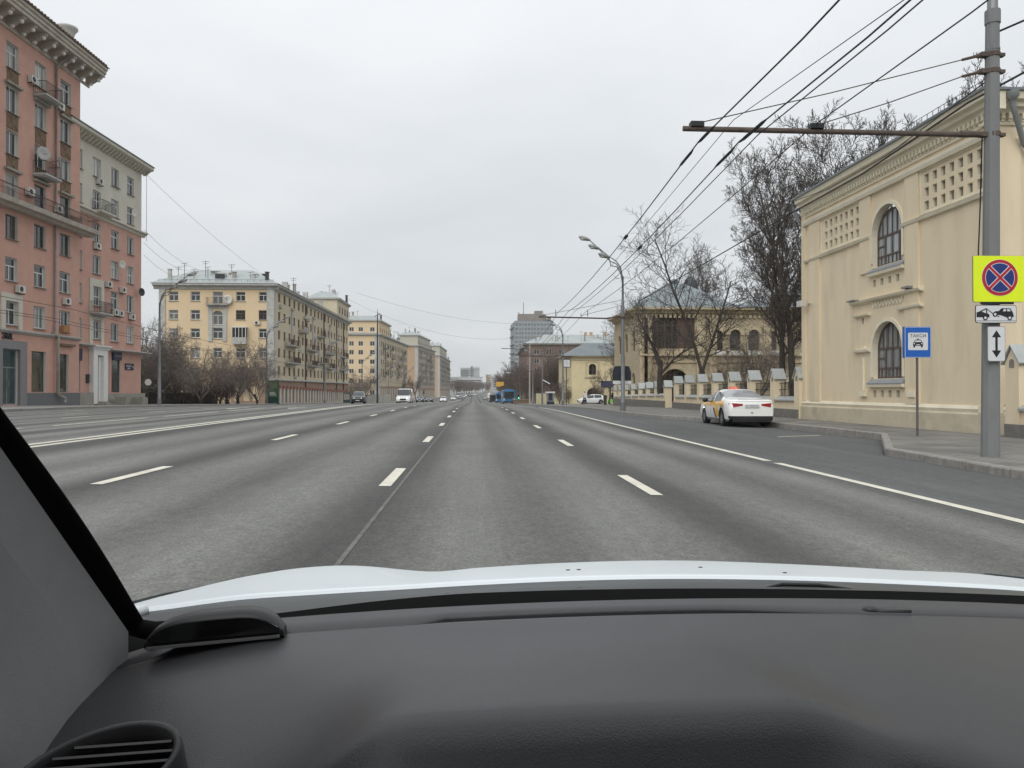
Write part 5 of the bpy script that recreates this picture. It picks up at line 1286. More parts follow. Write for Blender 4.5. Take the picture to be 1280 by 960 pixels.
# street lamps with three curved arms
def lamp_meshes(sg, h=9.6):
    """sg=-1: arms reach to the left"""
    pole = MB(); pole.tube([(0, 0, -.3), (0, 0, 3.2), (0, 0, 3.3), (0, 0, 6.4), (0, 0, 6.5), (0, 0, 8.0)], [.13, .12, .10, .085, .07, .055], 10)
    arms = []; heads = []
    for k, (dx, hz, dy) in enumerate(((2.25, 10.35, .5), (1.75, 9.75, .0), (1.25, 9.15, -.5))):
        a = MB(); top = 7.6 + .4 * (2 - k) / 2
        p = [(0, 0, 7.4), (sg * .02, dy * .02, top), (sg * .12, dy * .1, top + .55), (sg * .38, dy * .25, top + .95), (sg * .75, dy * .45, top + 1.2 - k * .1), (sg * (dx - .35), dy * .9, hz - .15)]
        a.tube(p, [.04, .04, .035, .032, .028, .026], 6); arms.append(a)
        hd = MB(); c = Vector((sg * dx, dy, hz)); d = Vector((sg, dy * .3, .32)).normalized()
        hd.tube([c - d * .42, c - d * .3, c - d * .05, c + d * .2, c + d * .33], [.035, .085, .13, .11, .02], 10)
        g = MB(); q = c + Vector((sg * .03, 0, -.05)); g.ball(tuple(q), .12, 10, 6, (1.7, .95, .8)); heads.append((hd, g))
    return pole, arms, heads
M_POLE = mat('lamp_pole_grey', (.17, .175, .18), .6, .12, 3, metal=.3, dirt=(.1, .095, .09), dirt_scale=1)
def make_lamp(sg, trolley, label, loc, group):
    t = thing('street_lamp', label, 'street lamp', loc, 0, group)
    pole, arms, heads = lamp_meshes(sg)
    pole.build('pole', M_POLE, t, smooth=True)
    mb = MB(); mb.tube([(0, 0, -.3), (0, 0, .5)], [.17, .16], 10); mb.build('base', M_POLE, t)
    for a in arms: a.build('arm', M_POLE, t, smooth=True)
    for h, g in heads: o = h.build('lamp_head', M_STEEL, t, smooth=True); g.build('lamp_glass', M_LAMPG, o, smooth=True)
    if trolley:
        mb = MB(); mb.tube([(0, 0, 5.55), (-.3, 0, 5.62), (-1.0, 0, 5.5), (-5.0, 0, 5.58)], [.04, .04, .045, .045], 8); mb.tube([(0, 0, 5.5), (0, 0, 5.6)], [.13, .13], 8); o = mb.build('crossarm', M_RUSTDK, t)
        for dx in (-4.0, -2.5, -2.1): mb = MB(); mb.bar((dx, 0, 5.6), (dx, 0, 6.0 if dx != -2.5 else 5.8), .035); mb.build('insulator', M_BLACK, o)
        for dx, zz in ((-4.9, 6.6), (-2.5, 6.3)): mb = MB(); mb.tube([(0, 0, zz), (dx, 0, 5.65)], .012, 4); mb.build('stay_rod', M_DARK, t)
    return t
lr = make_lamp(-1, True, 'first grey three-armed street lamp on the right pavement, rising beyond the parked taxi', (8.85, 45.2, pzR(45)), 'street lamps along the right pavement')
for (x, y, lb) in ((10.15, 87, 'second grey street lamp on the right, before the brick building'), (10.2, 132, 'third grey street lamp on the right, beyond the ad kiosk'), (10.6, 176, 'fourth grey street lamp on the right, near the blue bus'), (11.6, 220, 'fifth grey street lamp on the right, small among the bare trees'), (13.0, 265, 'sixth grey street lamp on the right, tiny before the tower block'), (14.6, 312, 'seventh grey street lamp on the right, farthest down the kerb')):
    dup(lr, (x, y, pzR(y)), 0, lb)
ll = make_lamp(1, False, 'tall grey street lamp on the left pavement, just past the pink houses', (-28.0, 70, pzL(70)), 'street lamps along the left pavement')
ll.scale = (1.18, 1.18, 1.14)
for (x, y, lb) in ((-28, 105.5, 'grey street lamp on the left, beside the green poster stand'), (-27.2, 142, 'third grey street lamp on the left, before the arcade of the ochre house'), (-26.2, 182, 'fourth grey street lamp on the left, near the end of the ochre house'), (-24.5, 222, 'fifth grey street lamp on the left, before the second yellow house'), (-23.2, 265, 'sixth grey street lamp on the left, small and far')):
    dup(ll, (x, y, pzL(y)), 0, lb)
# tall black mast with a crossed finial, left
t = thing('tall_mast', 'tall slim black mast with a small cross at its tip, before the second yellow house', 'mast', (-15.4, 124, P(124) + .15))
mb = MB(); mb.tube([(0, 0, -.3), (0, 0, 8), (0, 0, 14.2)], [.16, .13, .08], 8); mb.build('shaft', M_DARK, t)
mb = MB(); mb.bar((-.5, 0, 13.9), (.5, 0, 14.3), .08); mb.bar((0, 0, 14), (0, 0, 15.1), .05); mb.build('finial', M_DARK, t)
# pale concrete pole and short camera pole right
t = thing('trolley_pole', 'pale concrete trolley pole before the brick house, beyond the second right lamp', 'pole', (10.9, 149, pzR(149)))
mb = MB(); mb.tube([(0, 0, -.3), (0, 0, 11.5)], [.2, .13], 8); mb.build('shaft', mat('pale_concrete', (.34, .32, .29), .9, .1), t); mb = MB(); mb.bar((0, 0, 10.5), (-5.5, 0, 10.7), .12); mb.build('crossarm', M_DARK, t)
t = thing('solar_pole', 'short grey pole with a tilted solar panel beside the grey ad kiosk on the right', 'pole', (9.25, 103, pzR(103)))
mb = MB(); mb.tube([(0, 0, -.3), (0, 0, 7.0)], [.11, .08], 8); mb.build('shaft', M_POLE, t)
mb = MB(); mb.hull([(-.1, -.1, 3.3), (1.0, -.1, 2.7), (1.1, .7, 2.8), (.0, .7, 3.4), (-.1, -.1, 3.36), (1.0, -.1, 2.76), (1.1, .7, 2.86), (0, .7, 3.46)], [(0, 3, 2, 1), (4, 5, 6, 7), (0, 1, 5, 4), (1, 2, 6, 5), (2, 3, 7, 6), (3, 0, 4, 7)]); mb.build('solar_panel', mat('panel_grey', (.4, .42, .45), .2, .05), t)
mb = MB(); mb.bar((0, 0, 6.6), (-4, 0, 6.7), .06); mb.build('crossarm', M_DARK, t)

M_WIRE = mat('black_wire', (.014, .014, .015), .6, .1)
def wire(pts, r, label, name='contact_wire', cat='wire', fittings=(), group=None, sag=0.0):
    P_ = [Vector(p) for p in pts]; out_ = []
    for a, b in zip(P_, P_[1:]):
        n = max(2, int((b - a).length / 5)) if sag else 1
        n = min(n, 10)
        for k in range(n):
            q = k / n; v = a.lerp(b, q); v.z -= sag * 4 * q * (1 - q) * ((b - a).length / 30); out_.append(v)
    out_.append(P_[-1])
    mb = MB(); mb.tube(out_, r, 5)
    o = mb.build(name, M_WIRE); tag(o, label, cat, group)
    for (q, L, r2) in fittings:
        mb = MB(); a, b = P_[q[0]], P_[q[0] + 1]; c = a.lerp(b, q[1]); c.z -= sag * 4 * q[1] * (1 - q[1]) * ((b - a).length / 30); d = (b - a).normalized(); mb.tube([c - d * L / 2, c - d * L * .3, c + d * L * .3, c + d * L / 2], [r2 * .3, r2, r2, r2 * .3], 6); mb.build('clamp', M_WIRE, o)
    return o
G_T = 'trolleybus wires over the bus lane'
def far_nodes(dx, dz): return [(5.0 + dx, 45.2, 5.83 + dz), (5.9 + dx, 87, 5.0 + dz + .5), (6.2 + dx, 132, P(132) + 5.9 + dz), (6.8 + dx, 176, P(176) + 5.9 + dz), (8.0 + dx, 265, P(265) + 5.9 + dz)]
wire([(4.2, -12, 5.6), (4.12, 5, 5.6), (4.1, 13.78, 5.74)] + far_nodes(0, 0), .0135, 'black contact wire farthest from the kerb, crossing the tip of the rusty crossarm', fittings=[((2, .03), 1.1, .03), ((1, .95), 1.0, .03), ((2, .25), .5, .05)], group=G_T, sag=.25)
wire([(5.2, -12, 5.7), (5.05, 5, 5.68), (4.86, 13.78, 5.76)] + far_nodes(.55, 0), .0135, 'black contact wire second from the tip of the rusty crossarm', fittings=[((2, .03), 1.3, .03), ((1, .93), 1.3, .032), ((2, .3), .5, .05)], group=G_T, sag=.25)
wire([(5.25, -12, 5.65), (5.22, 5, 5.72), (5.2, 13.78, 5.88)] + far_nodes(.95, .02), .011, 'thinner black wire crossing the middle of the rusty crossarm', 'feeder_wire', group=G_T, sag=.2)
wire([(6.4, -12, 6.0), (6.32, 5, 6.0), (6.26, 13.78, 6.08)] + far_nodes(1.6, .0), .011, 'black wire tied to the crossarm nearest the concrete pole', 'feeder_wire', group=G_T, sag=.2)
wire([(5.9, -6, 5.4), (5.55, 5, 5.72), (4.75, 13.8, 6.15), (4.9, 28, 5.6)], .007, 'thin pale steel span wire slanting across the trolley wires', 'span_wire', group=G_T)
wire([(14.05, 14, 9.2), (13.9, 20.9, 9.3), (13.8, 26.5, 8.9), (13.95, 32.6, 9.0), (13.0, 60, 8.2)], .03, 'thick black cable bundle hanging in front of the yellow house cornice', 'cable_bundle', 'cable')
wire([(14.3, 8, 8.9), (9.75, 13.9, 7.9)], .02, 'black cable from the concrete pole off to the right edge', 'cable', 'cable')
wire([(9.75, 13.95, 7.1), (13.6, 32.0, 9.25)], .014, 'slack cable from the concrete pole to the far eave of the yellow house', 'cable', 'cable', sag=.6)
GL = 'trolleybus wires over the far carriageway'
for k, (x, dz) in enumerate(((-24.4, 0), (-23.8, .05), (-23.0, .6))):
    wire([(x, 10, 5.5 + dz), (x, 45, 5.25 + dz), (x, 80, 4.9 + dz), (x + .3, 120, P(120) + 5.7 + dz), (x + 1.5, 180, P(180) + 5.8 + dz), (x + 4, 260, P(260) + 5.8 + dz)], .014,
         ['lower outer trolley wire strung before the pink houses', 'lower inner trolley wire strung before the pink houses', 'upper trolley wire strung before the pink houses'][k], group=GL, sag=.15)
for k, (a, b, s_) in enumerate((((-35.2, 83.2, 24.6), (-34, 125.5, 19.9), .4), ((-35.0, 83.3, 18.3), (-43.2, 126, 20.4), .6), ((-35.0, 83.3, 16.9), (-45, 126, 20.4), .6), ((-35.0, 83.3, 15.6), (-45.5, 126, 19.6), .7), ((-28, 172, 21.5), (12, 205, 15.3), 1.9), ((-26, 172, 22.9), (12, 205, 19.0), .9), ((-34.6, 83.0, 24.9), (-34.6, 83.0, 17.0), 0))):
    wire([a, b], .016 if k < 4 else .02 if k < 6 else .02, ['uppermost thin cable from the cornice of the lower pink house', 'second thin cable slanting from the lower pink house', 'third thin cable slanting from the lower pink house', 'lowest thin cable slanting from the lower pink house',
         'thin cable spanning the whole street, lower of two', 'thin cable spanning the whole street, upper of two', 'cable hanging straight down the corner of the lower pink house'][k], 'overhead_cable', 'cable', sag=s_)

# ------------------------------------------------------------------ street furniture
def poster_stand(loc, label, w, h, poster):
    t = thing('poster_stand', label, 'poster stand', loc)
    G = mat('dark_green_metal', (.015, .055, .045), .4, .1)
    mb = MB(); mb.box(-w / 2, w / 2, -.14, .14, 0.1, h); mb.box(-w / 2 - .05, w / 2 + .05, -.2, .2, -.15, .12); mb.build('case', G, t)
    mb = MB(); mb.box(-w / 2 + .14, w / 2 - .14, -.155, -.142, h * .28, h - .18); o = mb.build('poster', mat(poster[0], poster[1], .3, .5, 2.2), t)
    if poster[2]:
        mb = MB(); mb.ball((0, -.17, h * .72), .22, 10, 6, (1, .1, 1.5)); mb.build('poster_figure', mat('poster_figure_green', (.12, .20, .08), .5, .3, 5), o)
        mb = MB()
        for k in range(3): mb.box(-w / 2 + .3, w / 2 - .3 - k * .1, -.165, -.157, h * .36 + k * .16, h * .36 + k * .16 + .08)
        mb.build('poster_lines', M_SIGNW, o)
poster_stand((-27.62, 107.5, pzL(107)), 'dark green poster stand with a green advert, at the left kerb', 1.5, 3.2, ('green_poster', (.085, .15, .07), True))
poster_stand((-26.6, 163, pzL(163)), 'small dark poster stand with a pale advert, just left of the black oncoming car', 1.5, 2.1, ('pale_poster', (.33, .30, .27), False))
def kiosk(name, label, cat, loc, w, d, h, m, m2=None, roof=None):
    t = thing(name, label, cat, loc)
    mb = MB(); mb.box(-w / 2, w / 2, -d / 2, d / 2, -.1, h); mb.build('body', m, t)
    mb = MB(); mb.box(-w / 2 - .15, w / 2 + .15, -d / 2 - .15, d / 2 + .15, h, h + .2); mb.build('roof', roof or M_DARK, t)
    mb = MB(); mb.box(-w / 2 + .2, w / 2 - .2, -d / 2 - .03, -d / 2, h * .35, h * .85); mb.build('window', m2 or M_PANE_D, t)
    return t
kt = kiosk('ad_kiosk', 'blue-grey ad kiosk with a round dark emblem on its head, on the right pavement', 'kiosk', (10.4, 104, pzR(104)), .95, .8, 1.55, mat('kiosk_greyblue', (.19, .21, .26), .5, .1), M_DARK, M_SIGNW)
mb = MB(); mb.lathe([(0, -.46), (.26, -.46), (.28, -.41)], 16, (0, 0, 1.35), 'y'); mb.build('emblem', M_BLACK, kt); mb = MB(); mb.box(-.5, .5, -.6, -.42, -.1, .4); mb.build('step', M_DARK, kt)
kiosk('kiosk', 'dark kiosk with a pale door standing right of the blue bus', 'kiosk', (12.7, 150, pzR(150)), 1.4, 1.6, 2.0, mat('dark_kiosk', (.06, .055, .05), .7, .2), M_GFRAME)
t = thing('bench_wall', 'low dark brown wall beside the right kerb, next to the bus', 'low wall', (9.6, 156, pzR(156)))
mb = MB(); mb.box(-1.6, 1.9, -.3, .3, -.2, .75); mb.build('wall', M_BROWNPANEL, t); mb = MB(); mb.box(-1.7, 2.0, -.4, .4, .75, .85); mb.build('coping', M_STONE, t)
for k, (x, w, lb) in enumerate(((13.0, 4.1, 'left part of the beige panelled barrier behind the kiosks'), (17.2, 3.3, 'right part of the beige panelled barrier behind the ad kiosk'))):
    t = thing('barrier_wall', lb, 'barrier', (x, 135, pzR(135)), 0, 'beige barriers')
    for j in range(4):
        mb = MB(); mb.box(-w / 2 + j * w / 4 + .03, -w / 2 + (j + 1) * w / 4 - .03, -.08, .08, -.2, 1.75); mb.build('panel', mat('beige_barrier', (.47, .42, .27), .8, .08, 1), t)
    mb = MB(); mb.box(-w / 2, w / 2, -.05, .05, 1.75, 1.85); mb.build('rail', M_STONE, t)
# street clock
t = thing('street_clock', 'square white-faced street clock on a thin post before the small yellow house', 'clock', (11.4, 94, pzR(94)))
mb = MB(); mb.tube([(0, 0, -.2), (0, 0, 5.1)], .05, 8); mb.build('post', M_DARK, t); mb = MB(); mb.box(-.5, .5, -.15, .15, 4.6, 5.6); mb.build('case', M_DARK, t)
mb = MB(); mb.box(-.43, .43, -.17, -.152, 4.67, 5.53); o = mb.build('clock_face', M_SIGNW, t)
mb = MB(); mb.bar((0, -.18, 5.1), (.0, -.18, 5.42), .05, .02); mb.bar((0, -.18, 5.1), (.17, -.18, 5.0), .06, .02); 
for k in range(12): a = k * math.pi / 6; mb.bar((.34 * math.sin(a), -.178, 5.1 + .34 * math.cos(a)), (.4 * math.sin(a), -.178, 5.1 + .4 * math.cos(a)), .03, .01)
mb.build('clock_hands', M_SBLACK, o)
# dark boards fixed behind the first right lamp
t = thing('signboard', 'dark navy double board over a white strip, fixed behind the first right lamp post', 'signboard', (8.88, 45.6, pzR(45)))
NV = mat('navy_fabric', (.02, .024, .035), .7, .2, 2)
mb = MB(); mb.prism([(-.58, 1.82), (-.56, 2.45), (-.42, 2.68), (-.03, 2.7), (-.03, 1.82)], lambda x, z: (x, -.05, z), lambda x, z: (x, .03, z)); mb.build('board', NV, t)
mb = MB(); mb.prism([(.03, 1.82), (.03, 2.7), (.42, 2.68), (.54, 2.3), (.54, 1.82)], lambda x, z: (x, -.05, z), lambda x, z: (x, .03, z)); mb.build('board', NV, t)
mb = MB(); mb.box(-.56, .54, -.04, .02, 1.62, 1.79); mb.build('white_strip', M_SIGNW, t); mb = MB(); mb.box(-.1, .1, -.25, -.05, 2.0, 2.06); mb.box(-.1, .1, -.25, -.05, 2.4, 2.46); mb.build('bracket', M_DARK, t)
# bin, bollard post
t = thing('litter_bin', 'narrow dark green litter bin left of the walker in black', 'litter bin', (15.85, 92, pzR(92)))
mb = MB(); mb.lathe([(0, 0), (.2, 0), (.22, 1.1), (.16, 1.18), (0, 1.2)], 10); mb.build('drum', mat('bin_green', (.04, .055, .035), .7, .2), t); mb = MB(); mb.lathe([(.23, .85), (.24, .95), (.23, 1.0)], 10); mb.build('rim', M_DARK, t)
# hanging orange sign over the road, traffic lights
t = thing('hanging_sign', 'small bright orange sign hung over the far lanes above the buses', 'sign', (6.1, 178, P(178)))
mb = MB(); mb.box(-.9, .9, -.06, .06, 3.8, 4.9); mb.build('board', mat('orange_board', (.62, .36, .07), .4, .08), t)
mb = MB(); mb.tube([(5.0, 0, 0), (5.0, 0, 5.2), (0, 0, 5.3)], .07, 8); mb.bar((-.6, 0, 4.9), (-.6, 0, 5.3), .05); mb.bar((.6, 0, 4.9), (.6, 0, 5.3), .05); mb.bar((-.6, 0, 5.3), (.2, 0, 5.3), .07); mb.build('gantry', M_DARK, t)
mb = MB(); mb.box(.25, .9, -.07, -.062, 3.8, 4.0); mb.build('dark_strip', M_DARK, t)
t = thing('traffic_light', 'traffic light showing green, right of the blue bus', 'traffic light', (9.4, 160, pzR(160)))
mb = MB(); mb.tube([(0, 0, -.2), (0, 0, 3.2)], .05, 8); mb.build('post', M_DARK, t); mb = MB(); mb.box(-.18, .18, -.1, .1, .95, 1.9); mb.build('housing', M_BLACK, t)
mb = MB(); mb.lathe([(0, -.14), (.12, -.13), (.13, -.1)], 10, (0, 0, 1.12), 'y'); mb.build('green_lens', mat('green_light', (.02, .85, .35), emis=2.5), t)
t = thing('traffic_light', 'distant traffic light on the left side of the road, before the far trees', 'traffic light', (-15.5, 240, P(240)))
mb = MB(); mb.tube([(0, 0, -.2), (0, 0, 3.6)], .07, 6); mb.build('post', M_DARK, t); mb = MB(); mb.box(-.25, .25, -.15, .15, 2.6, 3.8); mb.build('housing', M_BLACK, t)
mb = MB(); mb.ball((0, -.2, 3.5), .13, 8, 5); mb.build('lens', M_LAMPG, t)
# round sign on a thin post, left
t = thing('road_sign', 'small round pale sign on a thin post, left of the tall left lamp', 'road sign', (-30.2, 73, pzL(73)))
mb = MB(); mb.tube([(0, 0, -.1), (0, 0, 2.4)], .03, 6); mb.build('post', M_DARK, t); mb = MB(); mb.lathe([(0, -.03), (.3, -.03), (.3, 0), (0, 0)], 16, (0, -.04, 2.1), 'y'); mb.build('disc', M_WHITEBOX, t)
# dark iron fence behind the left pavement
t = thing('iron_fence', 'long dark iron fence under the bushy trees on the left', 'fence', (-40, 96, pzL(96)))
mb = MB()
for i in range(110): x = -12 + i * .2; mb.bar((x, 0, -.1), (x, 0, 2.1), .035)
mb.bar((-12, 0, .2), (10, 0, .2), .06); mb.bar((-12, 0, 1.9), (10, 0, 1.9), .06)
stuff(mb.build('picket', M_DARK, t))
for i in range(8): mb = MB(); mb.box(-12.15 + i * 3.1, -11.85 + i * 3.1, -.15, .15, -.2, 2.3); mb.build('post', M_DARK, t)
# low garden wall running toward the dark fence
t = thing('garden_wall', 'low dull wall behind the iron fence on the left, half hidden by shrubs', 'wall', (-42, 99, pzL(99)))
mb = MB(); mb.box(-12, 9.5, 0, .3, -.2, 1.3); mb.build('wall', mat('dull_wall', (.12, .105, .085), .9, .2, 1), t); mb = MB(); mb.box(-12.1, 9.6, -.05, .35, 1.3, 1.42); mb.build('coping', M_STONE, t)
t = thing('hoarding', 'long low grey-white hoarding at the foot of the second yellow house', 'hoarding', (-29, 215, pzL(215)))
for i in range(6): mb = MB(); mb.box(-6.0 + i * 2, -4.05 + i * 2, 0, .12, -.2, 2.2); mb.build('panel', mat('hoarding_grey', (.33, .32, .29), .8, .1, 1), t)

# ------------------------------------------------------------------ vehicles
M_TYRE = mat('tyre_rubber', (.02, .02, .021), .9, .15, 10)
M_RIM = mat('alloy_rim', (.35, .36, .37), .3, .08, metal=.7)
M_CGLASS = mat('tinted_car_glass', (.02, .023, .025), .05, .1, spec=.9)
M_TAIL = mat('tail_lamp_red', (.33, .012, .012), .15, .1, spec=.8)
M_HEADL = mat('headlamp', (.75, .78, .8), .1, .03, emis=1.4)
M_UNDER = mat('under_body_black', (.01, .01, .01), .9, .1)
M_PLATE = mat('number_plate', (.55, .55, .56), .5, .03)
KINDS_ = dict(
 sedan=dict(L=4.8, W=1.86, top=[(0, .82), (.02, .94), (.07, 1.03), (.15, 1.07), (.7, 1.13), (.92, 1.15), (1.3, 1.30), (1.75, 1.41), (2.25, 1.465), (2.75, 1.43), (3.15, 1.26), (3.55, 1.04), (4.2, .93), (4.6, .82), (4.75, .70), (4.8, .58)], belt=[(0, .76), (.05, .93), (.14, .98), (1.0, 1.0), (3.4, .93), (4.6, .78), (4.8, .55)], rear=(.9, 1.75), front=(2.75, 3.5), side=(1.15, 3.3), pil=[(2.2, 2.3)], wy=(1.0, 3.8), r=.34),
 hatch=dict(L=4.2, W=1.75, top=[(0, .98), (.05, 1.1), (.4, 1.38), (.7, 1.47), (1.5, 1.52), (2.0, 1.5), (2.4, 1.42), (2.8, 1.22), (3.15, 1.03), (3.8, .9), (4.1, .76), (4.2, .55)], belt=[(0, .92), (.1, 1.0), (3.0, .92), (4.0, .75), (4.2, .52)], rear=(.05, .45), front=(2.3, 3.1), side=(.6, 2.9), pil=[(1.75, 1.85)], wy=(.75, 3.35), r=.31),
 suv=dict(L=4.7, W=1.9, top=[(0, 1.0), (.05, 1.2), (.4, 1.58), (.6, 1.66), (1.3, 1.70), (2.2, 1.68), (2.6, 1.6), (3.0, 1.38), (3.35, 1.15), (4.2, 1.05), (4.55, .95), (4.7, .7)], belt=[(0, .95), (.1, 1.08), (3.2, 1.03), (4.5, .9), (4.7, .65)], rear=(.08, .45), front=(2.5, 3.3), side=(.6, 3.1), pil=[(1.9, 2.0)], wy=(.9, 3.75), r=.38),
 van=dict(L=5.9, W=2.0, top=[(0, 2.3), (.04, 2.55), (.3, 2.62), (3.8, 2.6), (4.2, 2.48), (4.6, 1.95), (5.0, 1.38), (5.5, 1.2), (5.8, 1.0), (5.9, .7)], belt=[(0, 1.25), (4.9, 1.25), (5.6, 1.05), (5.9, .65)], rear=(.0, .0), front=(4.2, 5.0), side=(3.6, 4.8), pil=[], wy=(1.1, 4.9), r=.36))
def make_car(kind, label, paint, loc, rz, group=None, cat='car', name=None, detail=1, glass=None):
    K = KINDS_[kind]; L = K['L']; hw0 = K['W'] / 2; r = K['r']; ra = r + .07
    t = thing(name or 'parked_car', label, cat, loc, rz, group)
    st = set([0, .015, .06, .12, L - .015, L - .06]) | set(a for a, _ in K['top']) | set(a for p in K['pil'] for a in p) | set(K['rear']) | set(K['front']) | set(K['side'])
    for w in K['wy']:
        for q in (-1.001, -.99, -.93, -.8, -.62, -.4, -.15, .15, .4, .62, .8, .93, .99, 1.001): st.add(round(w + q * ra, 4))
    step = .16 if detail > 1 else .3
    y = 0
    while y < L: st.add(round(y, 4)); y += step
    st = sorted(s for s in st if 0 <= s <= L)
    def half(y): 
        e = min(y, L - y); 
        return hw0 * (1 - .12 * max(0, 1 - e / .35) ** 2 - .03 * max(0, 1 - e / 1.2))
    rows = []
    for y in st:
        tt = pw(K['top'], y); b = min(pw(K['belt'], y), tt - .01); hw = half(y); gh = max(0, tt - b)
        zb = .22 + .12 * max(0, 1 - min(y, L - y) / .4) ** 2
        for w in K['wy']:
            if abs(y - w) < ra: zb = max(zb, r + math.sqrt(ra * ra - (y - w) ** 2))
        g = min(1, gh / .42); box = 1 if kind == 'van' and y < 3.8 else 0
        tuck = (.17 if not box else .05) * g
        pts = [(hw - .07 + (.05 if zb > .3 else 0), zb), (hw - .02, max(zb + .002, .40)), (hw, max(zb + .004, b * .62)), (hw - .015, max(zb + .006, b - .09)), (hw - .05, b), (hw - .06 - tuck * .5, b + gh * .52), (hw - .09 - tuck, tt - .075 * g - .008), (hw - .2 - tuck, tt - .018 * g - .003), (hw * .4, tt + .004 * g), (0, tt + .012)]
        for k in range(1, len(pts)):
            if pts[k][1] < pts[k - 1][1]: pts[k] = (pts[k][0], pts[k - 1][1] + .001)
        rows.append([(x, y - L / 2, z) for x, z in pts])
    body = MB(); gl = MB(); gr = MB(); ws = MB(); rw = MB(); n = len(rows[0])
    def put(mb, i, j, sg):
        q = [rows[i][j], rows[i][j + 1], rows[i + 1][j + 1], rows[i + 1][j]]
        off = 0
        mb.face([(sg * p[0], p[1], p[2]) for p in (q if sg > 0 else q[::-1])])
    def merge(mb):
        key = {}; nv = []; m_ = []
        for v in mb.v:
            k = (round(v[0], 4), round(v[1], 4), round(v[2], 4))
            if k not in key: key[k] = len(nv); nv.append(v)
            m_.append(key[k])
        mb.v = nv; mb.f = [tuple(m_[i] for i in f) for f in mb.f]
        keep = [i for i, f in enumerate(mb.f) if len(set(f)) > 2]
        mb.f = [tuple(dict.fromkeys(mb.f[i])) for i in keep]; mb.mi = [mb.mi[i] for i in keep]
    for i in range(len(rows) - 1):
        ym = (st[i] + st[i + 1]) / 2
        gh = pw(K['top'], ym) - pw(K['belt'], ym)
        for j in range(n - 1):
            for sg in (1, -1):
                dest = body
                if j in (4, 5) and K['side'][0] < ym < K['side'][1] and gh > .13 and not any(a < ym < b for a, b in K['pil']): dest = gl if sg > 0 else gr
                if j in (6, 7, 8) and K['rear'][0] < ym < K['rear'][1]: dest = rw
                if j in (6, 7, 8) and K['front'][0] < ym < K['front'][1]: dest = ws
                put(dest, i, j, sg)
    for mb in (body, gl, gr, ws, rw): merge(mb)
    for i in (0, len(rows) - 1):
        R_ = rows[i]; body.face([p for p in R_] + [(-p[0], p[1], p[2]) for p in reversed(R_[:-1])])
    bo = body.build('body', paint, t, smooth=True)
    for p_ in bo.data.polygons:
        if len(p_.vertices) > 4: p_.use_smooth = False
    G = glass or M_CGLASS
    pm_ = [m for m in K['pil']]
    for g_ in (gl, gr):
        if not g_.f: continue
        cut = (pm_[0][0] + pm_[0][1]) / 2 - L / 2 if pm_ else None
        for part_ in ((0, 1) if pm_ else (0,)):
            q = MB(); q.v = g_.v; q.f = [f for f in g_.f if cut is None or (sum(g_.v[i][1] for i in f) / len(f) > cut) == bool(part_)]
            used = sorted(set(i for f in q.f for i in f)); mp_ = {i: k for k, i in enumerate(used)}
            q.v = [g_.v[i] for i in used]; q.f = [tuple(mp_[i] for i in f) for f in q.f]; q.mi = [0] * len(q.f)
            if q.f: q.build('side_window', G, t, smooth=True)
    if ws.f: ws.build('windscreen', G, t, smooth=True)
    if rw.f: rw.build('rear_window', G, t, smooth=True)
    mb = MB(); mb.box(-hw0 + .22, hw0 - .22, -L / 2 + .2, L / 2 - .2, .2, .72); mb.build('underbody', M_UNDER, t)
    ty = MB(); ty.lathe([(r * .62, -.11), (r * .93, -.115), (r, -.08), (r, .08), (r * .93, .115), (r * .62, .11)], 20, (0, 0, 0), 'x'); tm = ty.mesh('wheel', M_TYRE, True)
    rm = MB(); rm.lathe([(r * .66, -.1), (r * .6, -.09), (r * .58, -.05), (r * .58, .05), (r * .6, .09), (r * .66, .1)], 20, (0, 0, 0), 'x')
    for s_ in (-1, 1):
        for k in range(5): a = 2 * math.pi * k / 5; rm.obox((s_ * .085, math.cos(a) * r * .33, math.sin(a) * r * .33), (.012, 0, 0), (0, -math.sin(a) * r * .1, math.cos(a) * r * .1), (0, math.cos(a) * r * .33, math.sin(a) * r * .33))
        rm.lathe([(0, s_ * .1), (r * .16, s_ * .095), (r * .16, s_ * .06)], 10, (0, 0, 0), 'x')
    rmm = rm.mesh('rim', M_RIM); dk = MB(); dk.lathe([(0, 0), (r * .58, 0)], 14, (0, 0, 0), 'x'); dkm = dk.mesh('brake_disc', M_DARK)
    for w in K['wy']:
        for s_ in (-1, 1):
            o = link('wheel', tm, t, (s_ * (hw0 - .135), w - L / 2, r)); link('rim', rmm, o); link('brake_disc', dkm, o)
    zl = pw(K['belt'], L - .3)
    for s_ in (-1, 1):
        hwf = half(L - .1)
        mb = MB(); mb.hull([(s_ * (hwf - .02), L / 2 - .32, zl - .14), (s_ * (hwf - .42), L / 2 - .02, zl - .17), (s_ * (hwf - .42), L / 2 - .03, zl - .04), (s_ * (hwf - .02), L / 2 - .34, zl + .0), (s_ * (hwf - .1), L / 2 - .5, zl - .14), (s_ * (hwf - .42), L / 2 - .4, zl - .17), (s_ * (hwf - .42), L / 2 - .4, zl - .05), (s_ * (hwf - .1), L / 2 - .5, zl - .02)], [(0, 1, 2, 3), (0, 3, 7, 4), (3, 2, 6, 7), (0, 4, 5, 1), (1, 5, 6, 2), (4, 7, 6, 5)]); mb.build('headlight', M_HEADL, t)
        hr = half(.05); z0 = pw(K['belt'], .2)
